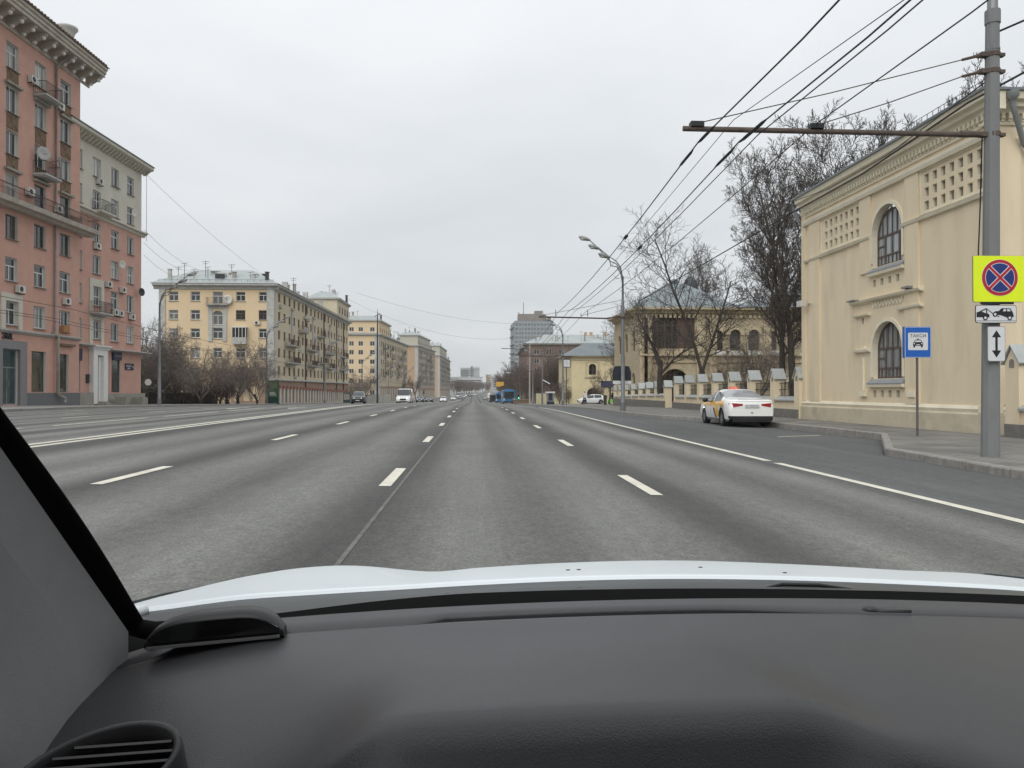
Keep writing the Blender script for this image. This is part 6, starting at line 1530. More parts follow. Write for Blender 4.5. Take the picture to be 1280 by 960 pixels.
        if kind == 'van': mb = MB(); mb.box(s_ * (hr - .06) - .07, s_ * (hr - .06) + .07, -L / 2 - .02, -L / 2 + .05, .8, 1.3)
        else:
            mb = MB(); mb.hull([(s_ * (hr + .03), -L / 2 + .14, z0 - .2), (s_ * (hr - .12), -L / 2 - .012, z0 - .21), (s_ * (hr - .47), -L / 2 - .014, z0 - .14), (s_ * (hr - .47), -L / 2 - .014, z0 - .08), (s_ * (hr - .12), -L / 2 - .01, z0 - .05), (s_ * (hr + .035), -L / 2 + .14, z0 - .06),
                      (s_ * (hr - .1), -L / 2 + .34, z0 - .1), (s_ * (hr - .47), -L / 2 + .15, z0 - .12)], [(0, 1, 4, 5), (1, 2, 3, 4), (5, 4, 3, 7, 6), (0, 6, 7, 2, 1), (0, 5, 6)])
        mb.build('tail_light', M_TAIL, t)
        mb = MB(); ym = K['side'][1] - .25 - L / 2; mb.ball((s_ * (hw0 + .1), ym, pw(K['belt'], ym + L / 2) + .07), .12, 8, 6, (1, .6, .75)); mb.bar((s_ * (hw0 - .05), ym, pw(K['belt'], ym + L / 2) + .02), (s_ * (hw0 + .08), ym, pw(K['belt'], ym + L / 2) + .04), .04); mb.build('wing_mirror', M_BLACK, t, smooth=True)
    mb = MB(); mb.box(-.26, .26, L / 2 - .01, L / 2 + .02, .42, .53); mb.build('number_plate', M_PLATE, t)
    mb = MB(); mb.box(-hw0 * .62, hw0 * .62, L / 2 - .06, L / 2 + .012, .30, .40); mb.box(-hw0 * .4, hw0 * .4, L / 2 - .1, L / 2 + .012, .54, .66 if kind != 'van' else .85); mb.build('grille', M_BLACK, t)
    return t
def paintm(name, rgb, rough=.25): return mat(name, rgb, rough, .03, 3, coat=.6)

# the taxi
def taxi():
    m = bpy.data.materials.new('white_taxi_paint_with_yellow_flash'); m.use_nodes = True
    T = m.node_tree; Lk = T.links; b = T.nodes['Principled BSDF']; b.inputs['Roughness'].default_value = .22; b.inputs['Coat Weight'].default_value = .6
    co = T.nodes.new('ShaderNodeTexCoord'); sp = T.nodes.new('ShaderNodeSeparateXYZ'); Lk.new(co.outputs['Object'], sp.inputs[0])
    def M(op, a, b_=None, c=None):
        n = T.nodes.new('ShaderNodeMath'); n.operation = op
        for i, v in enumerate((a, b_, c)):
            if v is None: continue
            if isinstance(v, (int, float)): n.inputs[i].default_value = v
            else: Lk.new(v, n.inputs[i])
        return n.outputs[0]
    X, Y, Z = sp.outputs
    side = M('GREATER_THAN', M('ABSOLUTE', X), .76)
    # yellow band along the shoulder
    band = M('MULTIPLY', M('MULTIPLY', M('GREATER_THAN', Z, .79), M('LESS_THAN', Z, 1.02)), M('MULTIPLY', M('GREATER_THAN', Y, -1.75), M('LESS_THAN', Y, 1.9)))
    # slanting flash over the rear door
    u = M('ADD', Y, M('MULTIPLY', Z, -.75)); fl = M('MULTIPLY', M('MULTIPLY', M('GREATER_THAN', u, -1.5), M('LESS_THAN', u, -.95)), M('MULTIPLY', M('GREATER_THAN', Z, .36), M('LESS_THAN', Z, .95)))
    u2 = M('ADD', Y, M('MULTIPLY', Z, -.75)); dk = M('MULTIPLY', M('MULTIPLY', M('GREATER_THAN', u2, -.95), M('LESS_THAN', u2, -.70)), M('MULTIPLY', M('GREATER_THAN', Z, .30), M('LESS_THAN', Z, .72)))
    yel = M('MULTIPLY', M('MAXIMUM', band, fl), side); dkk = M('MULTIPLY', dk, side)
    grey = M('MULTIPLY', M('MULTIPLY', M('LESS_THAN', Z, .31), side), 1.0)
    gap = M('MULTIPLY', M('MULTIPLY', M('LESS_THAN', M('ABSOLUTE', M('ADD', Y, -.18)), .012), M('GREATER_THAN', Z, .3)), side)
    lid = M('MULTIPLY', M('LESS_THAN', M('ABSOLUTE', M('ADD', Z, -.985)), .008), M('LESS_THAN', Y, -2.28))
    bl = M('MULTIPLY', M('LESS_THAN', Z, .44), M('LESS_THAN', Y, -2.22))
    def mixn(f, a, bcol):
        n = T.nodes.new('ShaderNodeMix'); n.data_type = 'RGBA'; Lk.new(f, n.inputs['Factor'])
        if isinstance(a, tuple): n.inputs['A'].default_value = a
        else: Lk.new(a, n.inputs['A'])
        n.inputs['B'].default_value = bcol; return n.outputs['Result']
    c = mixn(yel, (.84, .84, .82, 1), (.85, .45, .05, 1)); c = mixn(dkk, c, (.05, .05, .05, 1)); c = mixn(grey, c, (.10, .10, .10, 1)); c = mixn(gap, c, (.12, .12, .12, 1)); c = mixn(lid, c, (.15, .15, .15, 1)); c = mixn(bl, c, (.02, .02, .022, 1))
    Lk.new(c, b.inputs['Base Color'])
    wg = mat('glass_with_painted_reflection', (.30, .31, .32), .08, .1, 2, spec=.9)  # pale base colour paints a bright reflection into the rear window
    X0, Y0 = 10.68, 31.0
    t = make_car('sedan', 'white and yellow taxi sedan with a red roof sign, in the lay-by', m, (X0, Y0, cross(X0) + P(Y0)), R(-3.5), None, 'taxi', 'taxi_car', 2)
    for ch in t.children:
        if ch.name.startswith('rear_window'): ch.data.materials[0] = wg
    mb = MB(); mb.prism([(-.19, 1.465), (.19, 1.465), (.175, 1.53), (.12, 1.57), (-.12, 1.57), (-.175, 1.53)], lambda x, z: (x, .05, z), lambda x, z: (x, .2, z)); mb.build('roof_sign', mat('taxi_roof_sign_red', (.66, .11, .045), .4, .05, emis=.1), t)
    mb = MB(); mb.box(-.12, .12, .035, .05, 1.495, 1.53); mb.build('roof_sign_lettering', mat('pale_red', (.8, .35, .3), .5), t)
    mb = MB(); mb.box(-.27, .27, -2.435, -2.41, .76, .88); p = mb.build('number_plate', M_PLATE, t)
    put_text('Н  753 ТС', .1, mat('plate_grey_text', (.22, .22, .24), .6), p, (0, -2.437, .785), 0, .001)
    mb = MB(); mb.prism([(-.78, .44), (-.6, .34), (.6, .34), (.78, .44), (.72, .22), (-.72, .22)], lambda x, z: (x, -2.43, z), lambda x, z: (x, -2.3, z)); mb.build('rear_bumper', M_BLACK, t)
    mb = MB(); mb.prism([(-.05, .60), (0, .52), (.05, .60), (.03, .60), (0, .555), (-.03, .60)], lambda x, z: (x, -2.425, z), lambda x, z: (x, -2.4, z)); mb.bar((-.5, -2.3, 1.075), (.5, -2.3, 1.075), .012, .012); mb.build('badge', M_STEEL, t)
    mb = MB()
    for s_ in (-1, 1):
        for y_ in (-.05, -.95): mb.box(s_ * .935 - .012, s_ * .935 + .012, y_ - .1, y_ + .06, .80, .83)
    mb.build('handle', M_WHITEBOX, t)
taxi()

# oncoming and far traffic: x, y, kind, colour, facing (0 = away), label
pa = {'black': (.012, .013, .015), 'white': (.66, .67, .66), 'silver': (.33, .345, .35), 'grey': (.10, .105, .11), 'darkblue': (.02, .03, .06), 'beige': (.42, .40, .34), 'red': (.25, .02, .02)}
TR = [(-16.0, 108, 'suv', 'black', 180 + 5, 'black SUV with lit headlamps coming towards us on the far left carriageway'),
      (-9.6, 108, 'van', 'white', 180, 'white panel van coming towards us beside the centre line'),
      (-12.6, 182, 'sedan', 'darkblue', 180, 'dark blue oncoming sedan just right of the white van'),
      (-11.3, 197, 'sedan', 'black', 180, 'black oncoming sedan second to the right of the white van'),
      (-8.0, 204, 'hatch', 'white', 180, 'pale oncoming hatchback close behind the black sedan'),
      (-10.2, 262, 'hatch', 'silver', 180, 'small silver oncoming car beyond the pale hatchback'),
      (-7.9, 300, 'sedan', 'white', 180, 'white oncoming sedan in the middle of the distant traffic'),
      (-5.6, 330, 'suv', 'grey', 180, 'distant grey oncoming SUV'),
      (-9.4, 345, 'hatch', 'white', 180, 'distant white hatchback at the outer edge of the oncoming lanes'),
      (-5.0, 395, 'sedan', 'silver', 180, 'far silver oncoming sedan near the vanishing traffic'),
      (-8.2, 420, 'van', 'white', 180, 'far white oncoming van before the tree row'),
      (-2.0, 465, 'suv', 'black', 180, 'far black oncoming SUV'),
      (-5.2, 490, 'sedan', 'white', 180, 'far white oncoming sedan behind the black SUV'),
      (-1.0, 545, 'sedan', 'beige', 180, 'far beige oncoming sedan'),
      (-3.5, 590, 'van', 'grey', 180, 'far grey oncoming van at the end of the tree row'),
      (1.0, 640, 'sedan', 'white', 180, 'tiny white oncoming car near the end of the road'),
      (3.5, 700, 'sedan', 'silver', 180, 'tiny silver oncoming car farthest in its lane'),
      (0.5, 730, 'suv', 'red', 180, 'tiny red oncoming car at the end of the road'),
      (6.1, 250, 'van', 'black', 0, 'black minibus driving away left of the buses'),
      (5.0, 330, 'suv', 'silver', 0, 'silver SUV driving away ahead of the black minibus'),
      (7.5, 380, 'sedan', 'white', 0, 'far white sedan driving away past the buses'),
      (9.0, 450, 'van', 'white', 0, 'far white van driving away'),
      (11.0, 520, 'suv', 'grey', 0, 'far grey SUV driving away, nearly at the end of the road')]
bases = {}
for (x, y, k, c, a, lb) in TR:
    key = (k, c)
    nm = {'van': 'van', 'suv': 'suv_car', 'sedan': 'sedan_car', 'hatch': 'hatchback_car'}[k]
    z = gz(x - bend(y), y)
    if key not in bases:
        bases[key] = make_car(k, lb, paintm('car_paint_' + c, pa[c]), (x, y, z), R(a), 'traffic on the avenue', 'van' if k == 'van' else 'car', nm)
    else:
        o_ = dup(bases[key], (x, y, z), R(a), lb, 'traffic on the avenue')
bases[('van', 'white')].scale = (1, 1, .77)
# cars parked by the right pavement
wc = dup(bases[('hatch', 'white')], (18.3, 119, pzR(119)), R(90 + 4), 'white hatchback parked side-on before the small yellow house', None)
if 'group' in wc: del wc['group']
sv = make_car('sedan', 'grey parked sedan near the foot of the second yellow house, left', paintm('car_paint_grey', pa['grey']), (-26.5 , 170, pzL(170) - .15), R(180), None, 'car', 'sedan_car')

# blue buses
def bus(label, loc, rz=0):
    t = thing('bus', label, 'bus', loc, rz, 'blue city buses'); BL = mat('bus_blue', (.03, .14, .30), .3, .06, 1, coat=.4)
    w, L, h = 1.27, 11.8, 2.95
    def ring(y, s, dz=0): return [(-w * s, y, .32), (-w * s, y, 2.5), (-w * s * .93, y, h - .08 + dz), (-w * s * .8, y, h + dz), (w * s * .8, y, h + dz), (w * s * .93, y, h - .08 + dz), (w * s, y, 2.5), (w * s, y, .32)]
    mb = MB(); rows = [ring(-L / 2, .96, -.1), ring(-L / 2 + .1, 1), ring(L / 2 - .15, 1), ring(L / 2, .95, -.1)]
    mb.grid(rows); mb.face(rows[0]); mb.face(rows[-1][::-1]); mb.build('body', BL, t)
    mb = MB(); mb.box(-1.0, 1.0, -L / 2 - .03, -L / 2 + .01, 1.35, 2.62); mb.build('rear_window', M_CGLASS, t)
    mb = MB(); mb.box(-.8, .8, -L / 2 - .04, -L / 2 - .031, 1.15, 1.5); mb.build('engine_grille', M_DARK, t)
    for s_ in (-1, 1):
        mb = MB(); mb.box(s_ * 1.275 - .006, s_ * 1.275 + .006, -L / 2 + .4, L / 2 - .3, 1.2, 2.4); mb.build('side_window', M_CGLASS, t)
        mb = MB(); mb.box(s_ * 1.05 - .12, s_ * 1.05 + .12, -L / 2 - .04, -L / 2, .75, 1.2); mb.build('tail_light', mat('bus_lamp_pale', (.5, .55, .62), .2), t)
        for y in (-3.0, 3.2): mb = MB(); mb.lathe([(0, -.14), (.35, -.14), (.48, -.12), (.5, 0), (.48, .12), (.35, .14), (0, .14)], 16, (s_ * 1.1, y, .5), 'x'); o = mb.build('wheel', M_TYRE, t, smooth=True); mb = MB(); mb.lathe([(0, s_ * .15), (.28, s_ * .145)], 12, (s_ * 1.1, y, .5), 'x'); mb.build('rim', M_RIM, o)
    mb = MB(); mb.box(-1.15, 1.15, -L / 2 - .03, -L / 2, .34, .62); mb.build('bumper', M_BLACK, t)
    mb = MB(); mb.box(-.75, .75, -4.8, 0, h, h + .25); mb.build('roof_unit', BL, t)
    mb = MB(); mb.box(-.95, .95, L / 2 - .01, L / 2 + .03, 1.2, 2.6); mb.build('windscreen', M_CGLASS, t)
    return t
b0 = bus('nearest blue city bus in the bus lane, seen from behind', (7.35, 165, gz(7.0, 165)))
dup(b0, (6.6 + bend(225) + .4, 225, gz(7.0, 225)), 0, 'second blue city bus, ahead and left of the nearest one')
dup(b0, (8.6 + bend(290), 290, gz(7.0, 290)), 0, 'third blue city bus, farthest down the bus lane')

# ------------------------------------------------------------------ pedestrians
def person(label, loc, rz, coat, trouser, hair, stride=.28, bag=None):
    t = thing('person', label, 'person', loc, rz)
    skin = mat('skin', (.42, .26, .19), .6, .05)
    # joints
    V = [(0, 0, .95), (0, .01, 1.2), (0, .0, 1.42), (0, .02, 1.52), (0, .04, 1.64)]
    rad = [.13, .12, .13, .055, .05]; E = [(0, 1), (1, 2), (2, 3), (3, 4)]
    def add(p, r, par): V.append(p); rad.append(r); E.append((par, len(V) - 1)); return len(V) - 1
    for s_ in (-1, 1):
        f = s_ * stride
        h = add((s_ * .10, 0, .9), .095, 0); k = add((s_ * .11, f * .55 + .04, .5), .062, h); a = add((s_ * .11, f * 1.0 - .02, .09), .042, k); add((s_ * .12, f * 1.0 + .17, .04), .035, a)
        s = add((s_ * .19, 0, 1.40), .06, 2); e = add((s_ * .24, -f * .3 - .02, 1.12), .045, s); w = add((s_ * .23, -f * .6 + .06, .88), .03, e)
        p = add((s_ * .23, -f * .62 + .08, .81), .028, w)
        for q in range(4): 
            b_ = add((s_ * (.245 - .016 * q), -f * .62 + .09 + .004 * q, .755 + .004 * q), .009, p); add((s_ * (.24 - .016 * q), -f * .62 + .10, .715 + (.01 if q in (0, 3) else 0)), .008, b_)
        th = add((s_ * .20, -f * .62 + .115, .79), .01, p); add((s_ * .195, -f * .62 + .13, .755), .009, th)
    me = bpy.data.meshes.new('body'); me.from_pydata(V, E, []); me.materials.append(skin)
    o = link('body', me, t)
    md = o.modifiers.new('skin', 'SKIN'); md.use_smooth_shade = True
    for i, v in enumerate(me.skin_vertices[0].data): v.radius = (rad[i], rad[i]); v.use_root = (i == 0)
    sb = o.modifiers.new('sub', 'SUBSURF'); sb.levels = 1; sb.render_levels = 1
    hd = MB(); hd.ball((0, .05, 1.70), .1, 12, 10, (.85, 1, 1.2)); hd.ball((0, .155, 1.69), .018, 6, 5, (1, 1, 1.4)); hd.ball((.085, .05, 1.69), .025, 6, 5, (.4, .8, 1.2)); hd.ball((-.085, .05, 1.69), .025, 6, 5, (.4, .8, 1.2)); hd.build('head', skin, t, smooth=True)
    fc = MB(); fc.ball((.033, .142, 1.715), .011, 6, 5); fc.ball((-.033, .142, 1.715), .011, 6, 5); fc.box(-.025, .025, .146, .15, 1.632, 1.64); fc.build('face', M_SBLACK, t)
    hr = MB(); hr.ball((0, .03, 1.735), .112, 12, 8, (.9, 1, 1.0)); hr.build('hair', hair, t, smooth=True)
    def cloth(name, chains, m):
        V2 = []; R2 = []; E2 = []
        for ch in chains:
            prev = None
            for j, (p, r) in enumerate(ch):
                if isinstance(p, int): prev = p; continue
                V2.append(p); R2.append(r); 
                if prev is not None: E2.append((prev, len(V2) - 1))
                prev = len(V2) - 1
        m2 = bpy.data.meshes.new(name); m2.from_pydata(V2, E2, []); m2.materials.append(m); c = link(name, m2, t)
        c.modifiers.new('skin', 'SKIN').use_smooth_shade = True
        for i, v in enumerate(m2.skin_vertices[0].data): v.radius = R2[i]; v.use_root = (i == 0)
        c.modifiers.new('sub', 'SUBSURF').levels = 1
        return c
    arms = []
    for s_ in (-1, 1):
        f = s_ * stride; arms.append([(2, 0), ((s_ * .2, 0, 1.39), (.085, .085)), ((s_ * .25, -f * .3 - .02, 1.12), (.068, .068)), ((s_ * .235, -f * .58 + .05, .90), (.055, .055))])
    cloth('coat', [[((0, 0, .78), (.215, .18)), ((0, 0, 1.05), (.17, .14)), ((0, 0, 1.38), (.175, .13)), ((0, .02, 1.5), (.075, .075))]] + arms, coat)
    legs = []
    ch = [[((0, 0, .93), (.15, .13))]]
    for s_ in (-1, 1): f = s_ * stride; ch.append([(0, 0), ((s_ * .105, 0, .86), (.105, .105)), ((s_ * .112, f * .55 + .04, .5), (.078, .078)), ((s_ * .112, f * 1.0 - .02, .12), (.06, .06))])
    cloth('trousers', ch, trouser)
    sh = MB()
    for s_ in (-1, 1): f = s_ * stride; sh.ball((s_ * .12, f + .06, .045), .1, 8, 6, (.5, 1.35, .5))
    sh.build('shoes', M_BLACK, t, smooth=True)
    return t
person('walker in a hooded white coat and dark trousers by the white hatchback', (14.4, 99, pzR(99)), R(150), mat('white_coat', (.6, .59, .57), .8, .06), mat('dark_trousers', (.03, .03, .035), .9), mat('white_hood', (.6, .59, .57), .8))
person('walker in a black jacket carrying a green bag, left of the first right lamp', (16.4, 90, pzR(90)), R(-100), mat('black_jacket', (.012, .012, .014), .8), mat('dark_trousers', (.03, .03, .035), .9), mat('dark_hair', (.015, .012, .01), .8))
t = thing('shopping_bag', 'bright green shopping bag held by the walker in black', 'bag', (16.25, 89.72, pzR(90) + .25))
mb = MB(); mb.prism([(-.2, 0), (.2, 0), (.23, .42), (-.23, .42)], lambda x, z: (x, -.09, z), lambda x, z: (x, .09, z)); mb.build('bag_body', mat('bright_green', (.18, .62, .08), .6, .1), t); mb = MB(); mb.tube([(-.1, 0, .42), (-.07, 0, .55), (.07, 0, .55), (.1, 0, .42)], .012, 5); mb.build('handle', M_BLACK, t)
#@@TREES
# ------------------------------------------------------------------ bare trees
M_BARK = mat('grey_brown_bark', (.062, .052, .044), .95, .3, 6, .5, 25)
M_TWIG = mat('thin_twigs', (.072, .060, .052), .95, .25, 3)
M_TWIGF = mat('dark_far_twigs', (.115, .086, .072), .95, .25, 2)
M_TWIGG = mat('grey_twigs', (.21, .175, .15), .95, .25, 2)
M_TWIGR = mat('reddish_brown_twigs', (.215, .18, .155), .95, .3, 1.5)
def gen_tree(seed, trunk_h, trunk_r, first, spread, nb, ratio, up=.35, twig_r=.012, wob=.16, lean=(0, 0), taper=.35, turn=None, thin=.66):
    """returns trunk mesh builder and crown mesh builder of a leafless tree; spread, nb and ratio go level by level"""
    rng = random.Random(seed); T = MB(); Cn = MB(); maxlv = len(nb)
    def grow(p, d, L, r, lv):
        n = 5 if lv < 2 else 3 if lv < maxlv else 2
        pts = [p.copy()]; rr = [r]; dd = d.copy(); seg = L / n
        tp = taper if lv == 0 else .72
        for i in range(n):
            dd = dd + Vector((rng.uniform(-wob, wob), rng.uniform(-wob, wob), rng.uniform(-wob, wob) + up * .12)); dd.normalize()
            p = p + dd * seg; pts.append(p.copy()); rr.append(max(twig_r * .45, r * (1 - tp * (i + 1) / n)))
        (T if lv == 0 else Cn).tube(pts, rr, 9 if lv == 0 else 6 if lv == 1 else 3, cap=False)
        if lv >= maxlv: return
        k = nb[lv]; a0 = turn if (turn is not None and lv == 0) else rng.uniform(0, 6.28)
        for j in range(k):
            if lv == 0: q = first + (1 - first) * (j + rng.random() * .6) / k
            else: q = .16 + .84 * (j + rng.random()) / k
            q = min(q, .999); x = q * n; i = int(x); fr = x - i
            b = pts[i].lerp(pts[i + 1], fr); br = rr[i] * (1 - fr) + rr[i + 1] * fr
            base = (pts[i + 1] - pts[i]).normalized()
            a = a0 + j * (2.4 if k > 4 else 6.28 / k) + rng.uniform(-.5, .5)
            side = base.cross(Vector((math.cos(a), math.sin(a), .1)))
            if side.length < .1: side = Vector((math.cos(a), math.sin(a), 0))
            side.normalize()
            sp = spread[lv] * rng.uniform(.7, 1.25)
            nd = (base * math.cos(sp) + side * math.sin(sp)); nd.z += up * .25; nd.normalize()
            nl = L * ratio[lv] * rng.uniform(.75, 1.15) * (1 if lv == 0 else (1.1 - .5 * q))
            grow(b, nd, nl, max(twig_r, br * (thin if lv == 0 else .5)), lv + 1)
    grow(Vector((0, 0, -.2)), Vector((lean[0], lean[1], 1)).normalized(), trunk_h, trunk_r, 0)
    return T, Cn
TREEM = {}
def tree_kind(key, twig, *a, **k):
    T, Cn = gen_tree(*a, **k)
    h = max(v[2] for v in Cn.v)
    TREEM[key] = (T.mesh('trunk', M_BARK, True), Cn.mesh('crown', twig), h)
    xs_ = sorted(v[0] for v in Cn.v); print('tree', key, len(Cn.f), 'h', round(h, 1), 'w', round(xs_[-1] - xs_[0], 1))
tree_kind('tall', M_TWIG, 3, 14.0, .25, .24, (.72, .7, .75, .8), (24, 9, 8, 6), (.26, .5, .45, .5), up=.4, twig_r=.014, wob=.1, taper=.88, thin=.42)
tree_kind('tall2', M_TWIG, 14, 12.5, .21, .28, (.66, .7, .75, .8), (22, 9, 8, 6), (.27, .5, .45, .5), up=.5, twig_r=.014, wob=.13, taper=.85, thin=.45)
tree_kind('forked', M_TWIG, 31, 2.9, .17, .9, (.22, .9, .85, .8), (2, 24, 10, 6), (3.0, .42, .45, .5), up=.22, twig_r=.012, wob=.11, taper=.1, turn=1.57, thin=.7)
tree_kind('leaning', M_TWIG, 33, 2.6, .15, .7, (.7, .7, .8, .8), (3, 11, 8, 6), (1.3, .5, .5, .55), up=.2, twig_r=.011, wob=.2, lean=(-.2, 0))
tree_kind('bushy', M_TWIGR, 41, 1.3, .16, .2, (.65, .75, .8, .8), (8, 14, 9, 6), (3.6, .45, .45, .5), up=.2, twig_r=.011, wob=.18, thin=.4)
tree_kind('bushy2', M_TWIGG, 47, 1.5, .16, .2, (.6, .75, .8, .8), (8, 14, 9, 6), (3.3, .45, .45, .5), up=.2, twig_r=.011, wob=.18, thin=.4)
tree_kind('dark_bushy', M_TWIGF, 44, 1.3, .16, .2, (.6, .75, .8, .8), (8, 14, 9, 6), (3.6, .45, .45, .5), up=.25, twig_r=.013, wob=.18, thin=.4)
tree_kind('far', M_TWIGF, 53, 3.0, .2, .5, (.6, .7, .8), (7, 11, 9), (2.0, .45, .5), up=.35, twig_r=.04, wob=.15)
def tree(key, label, loc, rz=0, h=10.0, group=None, name='bare_tree', wide=1.0):
    t = thing(name, label, 'tree', loc, rz, group); s = h / TREEM[key][2]
    t.scale = (s * wide, s * wide, s)
    link('trunk', TREEM[key][0], t); link('crown', TREEM[key][1], t)
    return t
def rx(px, Y): return (px - 592) / 960 * Y
tree('tall', 'tallest dark bare tree behind the fence, touching the far corner of the yellow house', (rx(1000, 40.5), 40.5, pzR(40)), .5, 15.2)
tree('tall2', 'tall bare tree just left of the tallest one, its stems rising behind the fence', (rx(982, 45), 45, pzR(44)), 2.2, 15.0, wide=1.1)
tree('forked', 'forked bare tree before the villa, its trunk splitting in two above the fence', (rx(888, 50), 50.5, pzR(50)), 0.0, 13.2, wide=1.28)
tree('tall', 'dark bare crown rising behind the far corner of the yellow house', (19.9, 44.5, pzR(44)), 2.6, 14.6)
tree('leaning', 'small leaning dark tree before the villa loggia', (rx(833, 59), 59, pzR(59)), .3, 8.8, wide=1.2)
tree('forked', 'bare tree showing over the left corner of the villa, behind the first right lamp', (rx(783, 96), 96, pzR(96)), 4.0, 15.0)
tree('bushy2', 'dense low tree at the right end of the villa, under the tallest trees', (rx(955, 56), 56, pzR(56)), 1.0, 7.6)
tree('tall', 'leftmost bare treetop showing over the roof of the yellow house', (21.0, 42.5, 0), 1.7, 16.9)
tree('tall2', 'middle bare treetop showing over the roof of the yellow house', (23.4, 43.5, 0), .2, 17.6)
tree('tall', 'bare treetop over the yellow house roof, right beside the concrete pole', (25.6, 41.0, 0), 3.9, 16.9)
tree('tall2', 'bare treetop right of the concrete pole, over the near end of the yellow house', (25.6, 36, 0), 2.0, 17.6)
tree('tall2', 'bare tree behind the villa roof, right of its turret', (24.5, 80, pzR(80)), 3.0, 17.0)
# left thicket between the pink and ochre houses
rng = random.Random(9)
LT = [(176, 92, 'bushy', 11.8, 'bushy tree nearest the pink houses'), (194, 97, 'bushy2', 11.0, 'bushy tree behind the round sign'), (212, 93, 'bushy2', 9.6, 'bushy tree right behind the tall left lamp'), (236, 98, 'bushy2', 7.9, 'bushy tree right of the tall left lamp'), (258, 93, 'bushy', 7.2, 'bushy tree under the central arched window, on its left'), (281, 97, 'bushy2', 7.6, 'bushy tree under the central arched window, on its right'), (303, 100, 'bushy', 8.4, 'bushy tree before the three beige shop panels'), (326, 104, 'bushy2', 8.0, 'bushy tree at the street corner of the ochre house'), (187, 108, 'bushy', 13.0, 'taller tree at the back of the thicket, beside the pink wall')]
for (px, y, k, s, lb) in LT: tree(k, lb + ', leafless', (rx(px, y), y, pzL(y)), rng.uniform(0, 6.3), s, 'leafless trees before the ochre house')
for i, px in enumerate((182, 205, 226, 249, 272, 292)):
    tree('dark_bushy', ['low leafless shrub under the bushy trees, nearest the pink houses', 'low leafless shrub just left of the tall left lamp', 'low leafless shrub just right of the tall left lamp', 'low leafless shrub in the middle of the thicket', 'low leafless shrub under the arched window of the ochre house', 'low leafless shrub at the right end of the iron fence'][i], (rx(px, 94.5), 94.5, pzL(94)), i * 1.1, 3.3, 'low shrubs along the iron fence', 'bare_shrub', 1.5)
tree('bushy2', 'small reddish bare tree before the second yellow house', (rx(458, 205), 205, pzL(205)), 1, 11)
tree('bushy', 'low bare tree right beside the small one before the second yellow house', (rx(447, 210), 210, pzL(210)), 3, 8)
tree('far', 'bare tree at the foot of the third left house', (rx(503, 300), 300, pzL(300)), 3, 11); tree('far', 'bare tree between the third left house and the white van', (rx(520, 330), 330, pzL(330)), 1, 11)
# right side, before the brick house
RT = [(660, 165, 'dark_bushy', 9.5, 'brown bare tree at the left end of the brick house'), (676, 160, 'dark_bushy', 9.5, 'brown bare tree before the second window of the brick house'), (690, 150, 'dark_bushy', 10.8, 'brown tree left of the second right lamp'), (706, 146, 'dark_bushy', 11.2, 'brown tree between the lamp and the street clock'), (718, 143, 'dark_bushy', 8.8, 'brown tree behind the small yellow house'), (648, 190, 'dark_bushy', 10.5, 'bare tree above the blue bus'), (641, 225, 'dark_bushy', 11.5, 'bare tree behind the third bus'), (637, 262, 'far', 13, 'far bare tree before the tower block'), (700, 128, 'dark_bushy', 4.4, 'dark shrub-like tree at the corner of the small yellow house'), (746, 128, 'dark_bushy', 4.2, 'low shrub-like tree at the door of the small yellow house'), (712, 118, 'dark_bushy', 2.8, 'small bush by the street clock'), (762, 122, 'leaning', 8.0, 'bare tree over the blue board of the small yellow house')]
for (px, y, k, s, lb) in RT: tree(k, lb + ', leafless', (rx(px, y), y, pzR(y)), rng.uniform(0, 6.3), s, 'leafless trees on the right side of the avenue')
for i, (px, y) in enumerate([(633, 310), (631, 350), (629, 400), (628, 460), (634, 520)]):
    tree('far', ['far', 'farther', 'third far', 'fourth far', 'last far'][i] + ' bare tree of the row along the right kerb', (rx(px, y), y, P(y)), i, 12, 'far trees along the right kerb')
# the long row of trees at the far left
for i in range(16):
    y = 640 + i * 32; px = 572 + i * 2.6
    tree('far', 'one of the even row of bare reddish trees closing the left side of the avenue', (rx(px, y), y, P(y)), i * 1.3, 14 + .2 * i, 'row of far trees on the left')
    if i < 12: tree('far', 'one of the even row of bare reddish trees closing the left side of the avenue', (rx(px - 4, y + 15) , y + 15, P(y)), i * 2.3 + 1, 14.5 + .2 * i, 'row of far trees on the left')

